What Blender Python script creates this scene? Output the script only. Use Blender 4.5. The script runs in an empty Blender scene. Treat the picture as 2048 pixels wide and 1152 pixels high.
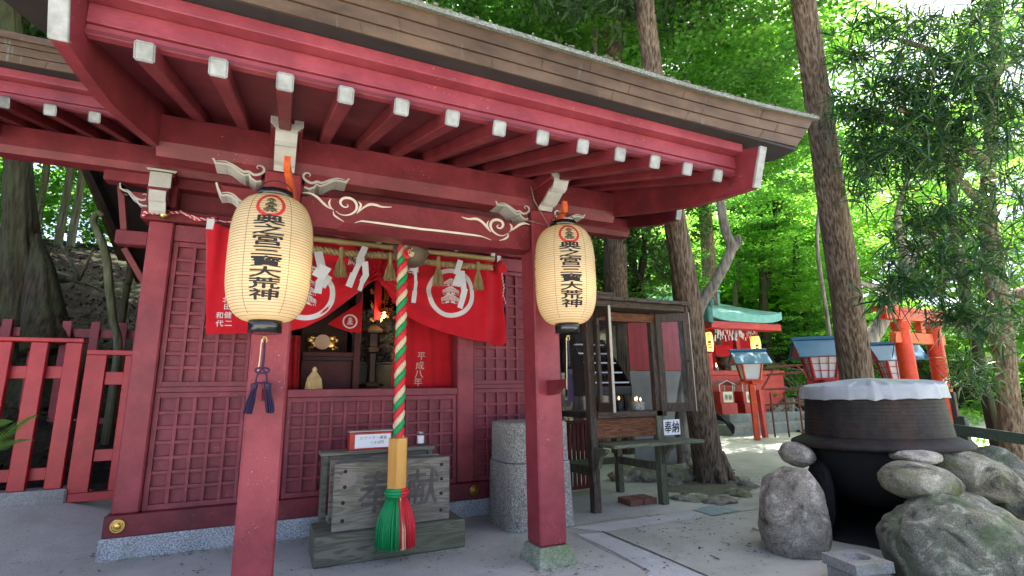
import bpy, bmesh, math, random
from mathutils import Vector, Matrix, noise

# ------------------------------------------------------------------ camera, sky, sun, exposure
S = bpy.context.scene
COL = S.collection
F_PX, YAW, PITCH, ROLL, EYE = 1020.54, math.radians(24.894), math.radians(11.718), math.radians(-1.003), 1.5
_cy, _sy, _cp, _sp = math.cos(YAW), math.sin(YAW), math.cos(PITCH), math.sin(PITCH)
_f = Vector((_sy*_cp, _cy*_cp, _sp)); _r = Vector((_cy, -_sy, 0)); _u = _r.cross(_f)
RT = math.cos(ROLL)*_r + math.sin(ROLL)*_u
UP = RT.cross(_f)
EYEP = Vector((0, 0, EYE))
cd = bpy.data.cameras.new('camera'); cam = bpy.data.objects.new('camera', cd); COL.objects.link(cam)
cd.sensor_width = 36; cd.lens = F_PX/2048*36; cd.clip_start = .05; cd.clip_end = 2000
m = Matrix((RT, UP, -_f)).transposed().to_4x4(); m.translation = EYEP; cam.matrix_world = m
S.camera = cam

SUN = Vector((.30, .20, .93)).normalized()          # towards the sun
w = bpy.data.worlds.new('World'); S.world = w; w.use_nodes = True
nt = w.node_tree; bg = nt.nodes['Background']
sk = nt.nodes.new('ShaderNodeTexSky'); sk.sky_type = 'NISHITA'; sk.sun_disc = False
sk.sun_elevation = math.asin(SUN.z); sk.sun_rotation = math.atan2(SUN.x, SUN.y)
sk.air_density = .5; sk.dust_density = 4.0; sk.ozone_density = .5
nt.links.new(sk.outputs[0], bg.inputs[0]); bg.inputs[1].default_value = .15
sl = bpy.data.lights.new('sun', 'SUN'); sl.energy = 5.0; sl.angle = math.radians(.53); sl.color = (1, .95, .86)
so = bpy.data.objects.new('sun', sl); COL.objects.link(so)
so.rotation_euler = SUN.to_track_quat('Z', 'Y').to_euler(); so.location = SUN*60
S.view_settings.view_transform = 'Standard'; S.view_settings.look = 'None'
S.view_settings.exposure = 2.65; S.view_settings.gamma = 1; S.view_settings.use_curve_mapping = False
S.render.engine = 'CYCLES'
try:
    S.cycles.use_denoising = True; S.cycles.denoiser = 'OPENIMAGEDENOISE'
    S.cycles.max_bounces = 8; S.cycles.diffuse_bounces = 5; S.cycles.transmission_bounces = 6
    S.cycles.transparent_max_bounces = 8; S.cycles.sample_clamp_indirect = 6; S.cycles.caustics_reflective = False
    S.cycles.caustics_refractive = False
except Exception: pass

# ------------------------------------------------------------------ measuring helpers: a sight line met with a plane of the place
def ray(px, py): return RT*((px-1024)/F_PX) + UP*(-(py-576)/F_PX) + _f
def aY(px, py, y): d = ray(px, py); return EYEP + d*(y/d.y)
def aX(px, py, x): d = ray(px, py); return EYEP + d*(x/d.x)
def aZ(px, py, z=0.): d = ray(px, py); return EYEP + d*((z-EYE)/d.z)
def aD(px, py, dist): return EYEP + ray(px, py)*dist

def sm(a, b, x):
    t = min(1, max(0, (x-a)/(b-a))); return t*t*(3-2*t)

# ------------------------------------------------------------------ objects
BASE = {}
def tag(o, label=None, cat=None, group=None, kind=None):
    if label: o['label'] = label
    if cat: o['category'] = cat
    if group: o['group'] = group
    if kind: o['kind'] = kind
    return o
def thing(name, label, cat, loc=(0, 0, 0), group=None):
    o = bpy.data.objects.new(name, None); COL.objects.link(o); o.location = loc; o.empty_display_size = .1
    BASE[o.name] = Vector(loc)
    return tag(o, label, cat, group)
def copy_tree(o, loc=None, rotz=None, parent=None, label=None, scale=None):
    c = o.copy(); COL.objects.link(c)
    if parent is not None: c.parent = parent
    if loc is not None: c.location = loc
    if rotz is not None: c.rotation_euler.z = rotz
    if scale is not None: c.scale = (scale,)*3
    if label: c['label'] = label
    for ch in list(o.children): copy_tree(ch, parent=c)
    return c

class MB:
    def __init__(s): s.bm = bmesh.new()
    def face(s, pts):
        vs = [s.bm.verts.new(p) for p in pts]
        try: return s.bm.faces.new(vs)
        except ValueError: return None
    def hexa(s, p, bev=0):
        """8 points: bottom 4 counter-clockwise, then top 4"""
        v = [s.bm.verts.new(q) for q in p]
        fs = [s.bm.faces.new([v[i] for i in q]) for q in ((3,2,1,0),(4,5,6,7),(0,1,5,4),(1,2,6,5),(2,3,7,6),(3,0,4,7))]
        if bev:
            es = list({e for f in fs for e in f.edges})
            bmesh.ops.bevel(s.bm, geom=es, offset=bev, segments=1, affect='EDGES', profile=.5)
        return s
    def box(s, x0, x1, y0, y1, z0, z1, bev=.004):
        return s.hexa([(x0,y0,z0),(x1,y0,z0),(x1,y1,z0),(x0,y1,z0),(x0,y0,z1),(x1,y0,z1),(x1,y1,z1),(x0,y1,z1)], bev)
    def obox(s, c, size, M=None, bev=.004):
        M = M or Matrix(); c = Vector(c); a, b, d = [q/2 for q in size]
        return s.hexa([c + M.to_3x3() @ Vector(q) for q in ((-a,-b,-d),(a,-b,-d),(a,b,-d),(-a,b,-d),(-a,-b,d),(a,-b,d),(a,b,d),(-a,b,d))], bev)
    def bar(s, p, q, w, h, up=(0,0,1), bev=.003):
        p, q = Vector(p), Vector(q); d = (q-p); L = d.length; d.normalize()
        side = d.cross(Vector(up)).normalized(); u = side.cross(d)
        a, b = side*w/2, u*h/2
        return s.hexa([p-a-b, p+a-b, q+a-b, q-a-b, p-a+b, p+a+b, q+a+b, q-a+b], bev)
    def prism(s, pts, vec, bev=0):
        vec = Vector(vec); a = [s.bm.verts.new(p) for p in pts]; b = [s.bm.verts.new(Vector(p)+vec) for p in pts]; n = len(a)
        fs = [s.bm.faces.new(a[::-1]), s.bm.faces.new(b)]
        fs += [s.bm.faces.new((a[i], a[(i+1) % n], b[(i+1) % n], b[i])) for i in range(n)]
        if bev:
            es = list({e for f in fs[:2] for e in f.edges})
            bmesh.ops.bevel(s.bm, geom=es, offset=bev, segments=1, affect='EDGES')
        return s
    def tube(s, pts, r, n=8, cap=True, rough=0, seed=0, fr=(3, .6)):
        pts = [Vector(p) for p in pts]; N = len(pts); rs = r if isinstance(r, (list, tuple)) else [r]*N
        ref = Vector((0.123, 1, 0.31)); rings = []
        for i, p in enumerate(pts):
            t = (pts[min(N-1, i+1)] - pts[max(0, i-1)]).normalized()
            a = (ref - t*ref.dot(t))
            if a.length < .05: a = Vector((1, 0, 0)) - t*t.x
            a.normalize(); ref = a; b = t.cross(a); ring = []
            for k in range(n):
                an = 2*math.pi*k/n; rr = rs[i]
                if rough:
                    q = Vector((math.cos(an)*fr[0]+seed*7.1, math.sin(an)*fr[0]+seed*3.3, (p.z+p.x*.3)*fr[1]))
                    rr *= 1 + rough*(noise.noise(q) + .5*noise.noise(q*2.7))
                ring.append(s.bm.verts.new(p + (a*math.cos(an) + b*math.sin(an))*rr))
            rings.append(ring)
        for i in range(N-1):
            for k in range(n):
                s.bm.faces.new((rings[i][k], rings[i][(k+1) % n], rings[i+1][(k+1) % n], rings[i+1][k]))
        if cap:
            s.bm.faces.new(rings[0][::-1]); s.bm.faces.new(rings[-1])
        return s
    def lathe(s, prof, c=(0,0,0), n=32, M=None, wob=None, cap=True):
        M = M or Matrix(); c = Vector(c); rings = []
        for r, z in prof:
            ring = []
            for k in range(n):
                an = 2*math.pi*k/n; rr = max(r, 1e-4)*(wob(an, z) if wob else 1)
                ring.append(s.bm.verts.new(c + M.to_3x3() @ Vector((rr*math.cos(an), rr*math.sin(an), z))))
            rings.append(ring)
        for i in range(len(rings)-1):
            for k in range(n):
                s.bm.faces.new((rings[i][k], rings[i][(k+1) % n], rings[i+1][(k+1) % n], rings[i+1][k]))
        if cap and prof[0][0] > 1e-3: s.bm.faces.new(rings[0][::-1])
        if cap and prof[-1][0] > 1e-3: s.bm.faces.new(rings[-1])
        return s
    def grid(s, f, nu, nv, flip=False):
        V = [[s.bm.verts.new(f(i/nu, j/nv)) for j in range(nv+1)] for i in range(nu+1)]
        for i in range(nu):
            for j in range(nv):
                q = (V[i][j], V[i+1][j], V[i+1][j+1], V[i][j+1])
                s.bm.faces.new(q[::-1] if flip else q)
        return s
    def rock(s, c, size, seed, sub=4, amp=.22, M=None, flat=.0, sc=1.3):
        M = M or Matrix(); c = Vector(c); sz = Vector(size)
        r = bmesh.ops.create_icosphere(s.bm, subdivisions=sub, radius=1)
        for v in r['verts']:
            d = v.co.normalized(); o = d*sc + Vector((seed*5.3, seed*2.1, seed*9.7))
            k = 1 + amp*noise.noise(o) + amp*.45*noise.noise(o*2.3) + amp*.20*noise.noise(o*5.5) + amp*.10*noise.noise(o*13) - amp*.55*max(0, .28-abs(noise.noise(o*1.6+Vector((9,4,2)))))
            q = d*k
            e = abs(d.x)**3.2+abs(d.y)**3.2+abs(d.z)**3.2     # a little boxy
            q *= (1/e)**(1/3.2)*flat + (1-flat)
            v.co = c + M.to_3x3() @ Vector((q.x*sz.x, q.y*sz.y, q.z*sz.z))
        return s
    def parted(s, key):
        """the loose pieces sorted by a key of their centre, each group a builder of its own"""
        seen, groups = set(), {}
        for v0 in s.bm.verts:
            if v0 in seen: continue
            st, isl = [v0], []; seen.add(v0)
            while st:
                v = st.pop(); isl.append(v)
                for e in v.link_edges:
                    q = e.other_vert(v)
                    if q not in seen: seen.add(q); st.append(q)
            c = sum((v.co for v in isl), Vector())/len(isl); groups.setdefault(key(c), []).append(isl)
        out = []
        for k in sorted(groups):
            n = MB(); mp = {}; fs = set()
            for isl in groups[k]:
                for v in isl: mp[v] = n.bm.verts.new(v.co); fs.update(v.link_faces)
            for f_ in fs: n.bm.faces.new([mp[v] for v in f_.verts])
            out.append(n)
        s.bm.free(); return out
    def build(s, name, mat, parent=None, smooth=False, normals=True):
        if normals: bmesh.ops.recalc_face_normals(s.bm, faces=s.bm.faces)
        if parent is not None:
            b = BASE[parent.name]
            if b.length: bmesh.ops.translate(s.bm, verts=s.bm.verts, vec=-b)
        me = bpy.data.meshes.new(name); s.bm.to_mesh(me); s.bm.free()
        for p in me.polygons: p.use_smooth = smooth
        me.materials.append(mat)
        o = bpy.data.objects.new(name, me); COL.objects.link(o)
        if parent is not None: o.parent = parent; BASE[o.name] = BASE[parent.name]
        else: BASE[o.name] = Vector()
        return o
def struct(o): o['kind'] = 'structure'; return o

# ------------------------------------------------------------------ materials
def lin(h):
    h = h.lstrip('#'); v = [int(h[i:i+2], 16)/255 for i in (0, 2, 4)]
    return tuple(x/12.92 if x <= .04045 else ((x+.055)/1.055)**2.4 for x in v) + (1,)
def C4(c): return lin(c) if isinstance(c, str) else (tuple(c) + (1,))[:4]
class Mt:
    def __init__(s, name):
        s.m = bpy.data.materials.new(name); s.m.use_nodes = True; s.t = s.m.node_tree; s.N = s.t.nodes
        s.b = s.N['Principled BSDF']; s.out = s.N['Material Output']
        s.tc = s.N.new('ShaderNodeTexCoord'); s.bumpin = None
    def l(s, a, b): s.t.links.new(a, b)
    def map(s, scale=(1,1,1), rot=(0,0,0)):
        n = s.N.new('ShaderNodeMapping'); n.inputs['Scale'].default_value = scale; n.inputs['Rotation'].default_value = rot
        s.l(s.tc.outputs['Object'], n.inputs[0]); return n.outputs[0]
    def noise(s, scale, vec=None, detail=4, rough=.6, dist=0):
        n = s.N.new('ShaderNodeTexNoise'); n.inputs['Scale'].default_value = scale; n.inputs['Detail'].default_value = detail
        n.inputs['Roughness'].default_value = rough; n.inputs['Distortion'].default_value = dist
        s.l(vec or s.tc.outputs['Object'], n.inputs['Vector']); return n.outputs['Fac']
    def ramp(s, fac, stops):
        n = s.N.new('ShaderNodeValToRGB'); e = n.color_ramp.elements
        while len(e) < len(stops): e.new(.5)
        for q, (p, c) in zip(e, stops): q.position = p; q.color = C4(c)
        s.l(fac, n.inputs[0]); return n.outputs[0]
    def mix(s, fac, a, b, mode='MIX'):
        n = s.N.new('ShaderNodeMix'); n.data_type = 'RGBA'; n.blend_type = mode
        for i, v in ((0, fac), (6, a), (7, b)):
            if hasattr(v, 'links') or isinstance(v, bpy.types.NodeSocket): s.l(v, n.inputs[i])
            else: n.inputs[i].default_value = v if i == 0 else C4(v)
        return n.outputs[2]
    def math(s, op, a, b=0.):
        n = s.N.new('ShaderNodeMath'); n.operation = op
        for i, v in ((0, a), (1, b)):
            if isinstance(v, bpy.types.NodeSocket): s.l(v, n.inputs[i])
            else: n.inputs[i].default_value = v
        return n.outputs[0]
    def bump(s, h, strength=.3, dist=.01):
        n = s.N.new('ShaderNodeBump'); n.inputs['Strength'].default_value = strength; n.inputs['Distance'].default_value = dist
        s.l(h, n.inputs['Height'])
        if s.bumpin: s.l(s.bumpin, n.inputs['Normal'])
        s.bumpin = n.outputs[0]; s.l(n.outputs[0], s.b.inputs['Normal']); return s
    def col(s, c):
        if isinstance(c, bpy.types.NodeSocket): s.l(c, s.b.inputs['Base Color'])
        else: s.b.inputs['Base Color'].default_value = C4(c)
        return s
    def pr(s, rough=.6, metal=0, spec=.5):
        s.b.inputs['Roughness'].default_value = rough; s.b.inputs['Metallic'].default_value = metal
        s.b.inputs['Specular IOR Level'].default_value = spec; return s

def simple(name, c1, c2=None, scale=6, rough=.6, metal=0, bump=.1, bscale=None, stretch=(1,1,1), spec=.4, bd=.004):
    q = Mt(name); v = q.map(stretch)
    q.col(q.ramp(q.noise(scale, v), [(.3, c1), (.7, c2 or c1)])).pr(rough, metal, spec)
    if bump: q.bump(q.noise(bscale or scale*6, v), bump, bd)
    return q.m
def paint(name, base, dark, light, rough=.42, chips=.0, grain=(1,1,1), dirt=None):
    """brushed paint on timber: faint streaks, worn tone patches, chipped flecks"""
    q = Mt(name); v = q.map(grain)
    a = q.ramp(q.noise(2.6, detail=8, rough=.68), [(.34, dark), (.5, base), (.66, light)])
    st = q.ramp(q.noise(24, v, detail=4), [(.35, (.80,)*3), (.65, (1.08,)*3)])
    c = q.mix(1, a, st, 'MULTIPLY')
    if chips:
        k = q.ramp(q.noise(55, detail=2), [(.72-chips*.05, (0,0,0)), (.74-chips*.05, (1,1,1))])
        k2 = q.ramp(q.noise(3.1, detail=2), [(.5, (0,0,0)), (.62, (1,1,1))])
        c = q.mix(q.math('MULTIPLY', k, k2), c, '#b08a80')
    if dirt:
        d = q.ramp(q.noise(1.4, detail=6, rough=.7), [(.5, (0,0,0)), (.75, (.6,.6,.6))])
        c = q.mix(d, c, dirt)
    q.col(c).pr(rough, 0, .4)
    q.b.inputs['Roughness'].default_value = rough
    q.bump(q.noise(24, v, detail=4), .22, .004).bump(q.noise(5), .1, .01)
    return q.m
def wood(name, c1, c2, c3, along='x', scale=1., rough=.75, moss=None, rings=True):
    q = Mt(name); k = {'x': (.6, 7, 7), 'y': (7, .6, 7), 'z': (7, 7, .6)}[along]
    v = q.map(k)
    n1 = q.noise(2.2*scale, v, detail=3, dist=1.1)
    f = n1
    if rings:
        wv = q.math('SINE', q.math('MULTIPLY', n1, 46.))
        f = q.math('ADD', q.math('MULTIPLY', wv, .2), q.math('ADD', q.math('MULTIPLY', q.noise(9*scale, v), .5), .25))
    c = q.ramp(f, [(.25, c1), (.5, c2), (.78, c3)])
    if moss:
        c = q.mix(q.ramp(q.noise(2.4, detail=6, rough=.7), [(.45, (0,0,0)), (.7, (.75,)*3)]), c, moss)
    q.col(c).pr(rough, 0, .25); q.bump(f, .25, .004).bump(q.noise(30*scale, v), .2, .003)
    return q.m
def stone(name, c1, c2, c3, speck=180, moss=None, rough=.85, bump=.3, mossn=(.5,.7)):
    q = Mt(name)
    s1 = q.ramp(q.noise(speck, detail=2, rough=.8), [(.34, c1), (.5, c2), (.64, c3)])
    big = q.ramp(q.noise(3, detail=5), [(.3, (.72,)*3), (.7, (1.1,)*3)])
    c = q.mix(1, s1, big, 'MULTIPLY')
    if moss: c = q.mix(q.ramp(q.noise(4, detail=7, rough=.72), [(mossn[0], (0,0,0)), (mossn[1], (.85,)*3)]), c, moss)
    q.col(c).pr(rough, 0, .3); q.bump(q.noise(60, detail=5), bump, .006).bump(q.noise(9, detail=5), bump, .02)
    return q.m
def cloth(name, c1, c2, rough=.85, weave=.05):
    q = Mt(name); q.col(q.ramp(q.noise(4), [(.3, c1), (.7, c2)])).pr(rough, 0, .15)
    q.b.inputs['Sheen Weight'].default_value = .15
    q.bump(q.noise(9, detail=3), .15, .01)
    return q.m
def leafmat(name, stops, trans=.5, rough=.45, tint=(1.75, 1.95, 1.05)):
    q = Mt(name); g = q.N.new('ShaderNodeNewGeometry')
    c = q.ramp(g.outputs['Random Per Island'], stops)
    q.col(c).pr(rough, 0, .35)
    t = q.N.new('ShaderNodeBsdfTranslucent'); q.l(q.mix(1, c, tint, 'MULTIPLY'), t.inputs[0])
    mx = q.N.new('ShaderNodeMixShader'); mx.inputs[0].default_value = trans
    q.l(q.b.outputs[0], mx.inputs[1]); q.l(t.outputs[0], mx.inputs[2]); q.l(mx.outputs[0], q.out.inputs[0])
    return q.m
def bark(name, c1, c2, c3, sc=1., moss=None, deep=.6):
    q = Mt(name); v = q.map((15*sc, 15*sc, 1.1*sc))
    n = q.noise(2.4, v, detail=8, rough=.7, dist=.5)
    vo = q.N.new('ShaderNodeTexVoronoi'); vo.inputs['Scale'].default_value = 2.2; q.l(v, vo.inputs['Vector'])
    f = q.math('ADD', q.math('MULTIPLY', n, .75), q.math('MULTIPLY', vo.outputs['Distance'], .30))
    c = q.ramp(f, [(.36, c1), (.5, c2), (.64, c3)])
    c = q.mix(1, c, q.ramp(q.noise(1.3, detail=4), [(.3, (.7,.7,.72)), (.7, (1.15,1.1,1.05))]), 'MULTIPLY')
    if moss: c = q.mix(q.ramp(q.noise(1.6, detail=6), [(.42, (0,0,0)), (.66, (.8,)*3)]), c, moss)
    q.col(c).pr(.9, 0, .2); q.bump(f, deep, .03)
    return q.m

M = {}
M['red'] = paint('red_paint', (.155,.016,.023), (.105,.010,.016), (.21,.027,.036), rough=.55, chips=.45, grain=(1,14,14), dirt=(.05,.010,.012))  # darkened for the beams: shade under the eaves is put into the colour
M['redf'] = paint('sun_faded_red_paint', (.215,.030,.042), (.16,.02,.03), (.27,.046,.06), rough=.5, chips=.3, grain=(1,14,14), dirt=(.09,.018,.024))  # same red left lighter: light on the fascia is put into the colour
M['redv'] = paint('red_post_paint', (.245,.031,.042), (.175,.021,.031), (.305,.046,.058), rough=.52, chips=.55, grain=(14,14,1), dirt=(.11,.022,.027))
M['redw'] = paint('faded_red_paint', (.215,.034,.048), (.155,.024,.036), (.27,.050,.067), rough=.55, chips=.7, grain=(14,14,1), dirt=(.10,.024,.03))
M['reddark'] = paint('aged_dark_red_paint', (.115,.013,.019), (.075,.009,.014), (.15,.02,.027), rough=.6, grain=(14,1,14))  # darker red for the eave boarding, with the shade there painted in
M['redfence'] = paint('bright_red_paint', (.37,.018,.026), (.29,.013,.021), (.44,.028,.036), rough=.38, chips=.4, grain=(12,12,1))
M['vermil'] = paint('vermilion_paint', (.62,.055,.012), (.52,.035,.012), (.72,.09,.02), rough=.3)
M['redhok'] = paint('old_red_paint', (.48,.035,.035), (.36,.025,.03), (.56,.06,.055), rough=.5, chips=.8)
M['orange'] = paint('orange_paint', (.62,.11,.03), (.55,.08,.03), (.68,.15,.05), rough=.4)
M['white'] = simple('white_paint', (.15,.152,.14), (.285,.29,.28), 14, .55, bump=.15)
M['whitew'] = simple('worn_white_paint', (.34,.335,.305), (.46,.45,.42), 7, .6, bump=.25, bscale=40)
M['scroll'] = simple('cream_white_paint', (.56,.51,.43), (.66,.62,.55), 9, .6, bump=.1)
q = Mt('weathered_copper'); v = q.map((1.2, 3, 3))
c = q.ramp(q.noise(2.2, v, detail=6, rough=.65), [(.28, (.036,.020,.010)), (.5, (.074,.042,.022)), (.74, (.118,.073,.042))])
st = q.map((5.5, 1.2, .8))
g = q.ramp(q.noise(2.1, st, detail=7, rough=.75), [(.60, (0,0,0)), (.72, (.7,.7,.7))])
c = q.mix(g, c, (.18,.27,.24)); q.col(c).pr(.5, .25, .4); q.bump(q.noise(4, detail=4), .12, .01); M['copper'] = q.m
M['guttermoss'] = stone('mossy_roof_edge', (.07,.075,.062), (.14,.15,.13), (.22,.235,.21), 70, moss=(.10,.10,.06))
M['cu_green'] = simple('green_copper', (.10,.30,.27), (.20,.42,.37), 5, .5, .1, .1)
M['cu_blue'] = simple('blue_green_copper', (.17,.36,.42), (.30,.50,.55), 2, .36, .25, .1)  # copper of the roof slopes: the sky's reflection is painted in as blue
M['lampblue'] = simple('blue_sheet_metal', (.02,.105,.19), (.035,.15,.26), 3, .4, .1, .05)
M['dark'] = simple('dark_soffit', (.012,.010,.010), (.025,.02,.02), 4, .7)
M['black'] = simple('black_lacquer', (.006,.006,.007), (.012,.011,.012), 3, .16, bump=.02, spec=.6)
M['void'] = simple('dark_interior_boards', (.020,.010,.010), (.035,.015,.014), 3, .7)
M['soot'] = simple('soot', (.0012,.0012,.0013), (.004,.004,.0045), 6, .85, bump=.4, bscale=20)
M['granite'] = stone('granite', (.11,.12,.125), (.35,.37,.375), (.58,.605,.61), 60, moss=(.16,.18,.10), mossn=(.58,.76))
M['granite2'] = stone('grey_granite', (.085,.08,.065), (.29,.28,.245), (.50,.485,.43), 62, moss=(.17,.19,.10), mossn=(.57,.75))
M['footing'] = stone('mossy_footing', (.14,.15,.12), (.28,.30,.24), (.42,.44,.36), 70, moss=(.12,.17,.06), mossn=(.42,.6))
M['conc'] = stone('concrete', (.19,.19,.18), (.26,.26,.245), (.33,.33,.31), 60, moss=(.14,.16,.10), bump=.12)
M['gold'] = simple('brass', (.62,.42,.12), (.75,.55,.2), 5, .28, 1, .05)
M['greywood'] = wood('weathered_grey_wood', (.105,.092,.074), (.175,.157,.128), (.25,.228,.19), 'x', .55, moss=(.135,.135,.085))
M['greywoodb'] = wood('mossy_plank_wood', (.075,.073,.055), (.12,.122,.09), (.165,.168,.125), 'x', .5, moss=(.095,.115,.06))
M['kwood'] = wood('dark_aged_wood', (.034,.023,.017), (.075,.052,.040), (.125,.095,.075), 'z', 1, moss=(.06,.055,.045))
M['kwoodx'] = wood('dark_aged_rail_wood', (.022,.014,.010), (.060,.040,.028), (.11,.08,.06), 'x', 1, moss=(.07,.065,.055))
M['kboard'] = wood('brown_board', (.06,.022,.010), (.13,.05,.022), (.19,.085,.045), 'x', 1)
M['mossw'] = wood('mossy_wood', (.06,.056,.04), (.11,.108,.076), (.165,.165,.115), 'z', 1, moss=(.075,.10,.04))
M['mosswx'] = wood('mossy_shelf_wood', (.06,.06,.042), (.12,.124,.085), (.18,.185,.135), 'x', 1, moss=(.10,.13,.06))
M['bluewood'] = wood('honey_wood_block', (.46,.22,.045), (.58,.30,.07), (.66,.37,.10), 'z', .7, rough=.45, rings=False)
M['paper'] = None
M['cloth'] = cloth('red_cotton', (.40,.006,.014), (.50,.010,.021))
M['cloth2'] = cloth('deep_red_cotton', (.34,.006,.012), (.44,.009,.016))
M['clothw'] = cloth('white_print', (.50,.48,.46), (.58,.57,.56))
M['washi'] = simple('white_paper', (.50,.50,.52), (.58,.58,.60), 3, .8, bump=.05)
M['sheet'] = cloth('white_plastic_sheet', (.25,.27,.295), (.33,.35,.375), rough=.38)
M['straw'] = simple('rice_straw', (.20,.14,.06), (.36,.27,.13), 30, .8, bump=.5, bscale=90, stretch=(1,1,.3))
M['straw2'] = simple('dry_golden_straw', (.46,.32,.13), (.66,.50,.26), 26, .8, bump=.5, bscale=60, stretch=(1,1,.2))
M['bamboo'] = simple('aged_bamboo', (.20,.15,.06), (.34,.26,.12), 5, .4, bump=.1, stretch=(.4,3,3))
M['ropeg'] = simple('green_rope_yarn', (.0,.23,.06), (.01,.32,.10), 60, .55, bump=.4, bscale=160, stretch=(1,1,.25))
M['roper'] = simple('red_rope_yarn', (.55,.015,.03), (.70,.03,.045), 60, .55, bump=.4, bscale=160, stretch=(1,1,.25))
M['ropew'] = simple('straw_white_rope_yarn', (.52,.42,.25), (.68,.58,.38), 60, .65, bump=.4, bscale=160, stretch=(1,1,.25))
M['purple'] = simple('purple_silk', (.013,.005,.026), (.024,.009,.045), 60, .6, bump=.4, bscale=120, stretch=(1,1,.2))
M['bellm'] = simple('aged_bell_bronze', (.13,.095,.062), (.21,.16,.11), 4, .55, .35, .12)
M['iron'] = simple('cast_iron', (.009,.0085,.009), (.024,.021,.020), 12, .62, .2, .3, 50)
q = Mt('rusty_cast_iron'); c = q.ramp(q.noise(9, detail=8, rough=.7), [(.35, (.006,.0055,.006)), (.65, (.022,.019,.018))])
c = q.mix(q.ramp(q.noise(3.2, q.map((1,1,.35)), detail=8, rough=.72), [(.50, (0,0,0)), (.68, (.75,)*3)]), c, (.050,.026,.016))
c = q.mix(q.ramp(q.noise(26, detail=3), [(.66, (0,0,0)), (.72, (.6,)*3)]), c, (.075,.062,.05))
q.col(c).pr(.68, .15, .35); q.bump(q.noise(40, detail=6), .45, .005).bump(q.noise(7, detail=5), .3, .015); M['iron2'] = q.m
M['bronze'] = simple('dark_bronze', (.035,.024,.017), (.07,.05,.035), 8, .5, .4, .2)
M['relief'] = stone('carved_grey_stone', (.05,.058,.055), (.12,.135,.125), (.22,.24,.225), 60, bump=.5)
M['plinth'] = stone('green_grey_plinth', (.08,.10,.085), (.16,.19,.155), (.23,.26,.22), 60, bump=.2)
M['brick'] = simple('old_brick', (.13,.05,.035), (.22,.095,.07), 14, .85, bump=.4)
M['ink'] = simple('ink', (.010,.010,.011), (.016,.015,.016), 3, .7, bump=0)
M['inkfade'] = simple('faded_ink', (.062,.058,.054), (.11,.10,.088), 12, .8, bump=0)
M['inkred'] = simple('red_ink', (.42,.018,.022), (.50,.03,.03), 3, .7, bump=0)
M['signw'] = simple('white_sign', (.72,.75,.80), (.78,.81,.85), 2, .4, bump=0)
M['pencil'] = simple('grey_pen', (.16,.15,.15), (.2,.19,.19), 2, .7, bump=0)
M['alu'] = simple('dull_aluminium', (.28,.29,.31), (.40,.42,.44), 5, .4, .7, .05)
M['boxred'] = paint('scarlet_box_paint', (.50,.035,.015), (.42,.025,.012), (.56,.05,.02), rough=.4)
M['rail'] = wood('green_painted_rail', (.028,.045,.030), (.05,.072,.05), (.085,.105,.08), 'x', 1)
M['rustrail'] = simple('rusty_red_rail', (.10,.030,.022), (.19,.06,.045), 9, .7, .2, .2)
M['bark'] = bark('cedar_bark', (.036,.025,.016), (.105,.076,.054), (.21,.165,.12), 1)
M['barkd'] = bark('dark_mossy_bark', (.011,.009,.006), (.034,.028,.019), (.070,.058,.042), .7, moss=(.045,.06,.025))
M['barkp'] = bark('pale_grey_bark', (.10,.09,.075), (.20,.18,.15), (.32,.30,.26), .6, deep=.25)
M['barkg'] = bark('green_grey_bark', (.045,.045,.028), (.10,.10,.065), (.17,.17,.12), .6, moss=(.07,.09,.035), deep=.3)
q = Mt('clear_glass'); q.pr(.04, 0, .5); q.col((.12,.13,.13)); q.b.inputs['Alpha'].default_value = .14; M['glass'] = q.m
q = Mt('frosted_glass'); q.pr(.5); q.col((.62,.64,.66)); q.b.inputs['Emission Color'].default_value = (1,.97,.9,1); M['frost'] = q.m
def glow(name, c, e):
    q = Mt(name); q.col(c); q.b.inputs['Emission Color'].default_value = C4(c); q.b.inputs['Emission Strength'].default_value = e; return q.m
M['flame'] = glow('candle_flame', (1., .42, .10), 3)
M['bulb'] = glow('warm_bulb', (1., .62, .25), 8)
# lantern paper: warm, translucent, with dark hoop lines that are part of its ribs
q = Mt('lantern_paper'); q.col(q.ramp(q.noise(14), [(.3, (.56,.48,.33)), (.7, (.65,.575,.41))])).pr(.75, 0, .2)
q.bump(q.noise(90), .06, .002)
t = q.N.new('ShaderNodeBsdfTranslucent'); t.inputs[0].default_value = (.80,.66,.42,1)
mx = q.N.new('ShaderNodeMixShader'); mx.inputs[0].default_value = .42
q.l(q.b.outputs[0], mx.inputs[1]); q.l(t.outputs[0], mx.inputs[2]); q.l(mx.outputs[0], q.out.inputs[0]); M['paper'] = q.m
M['hoop'] = simple('bamboo_hoop', (.20,.14,.06), (.26,.19,.09), 4, .7, bump=0)
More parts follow.
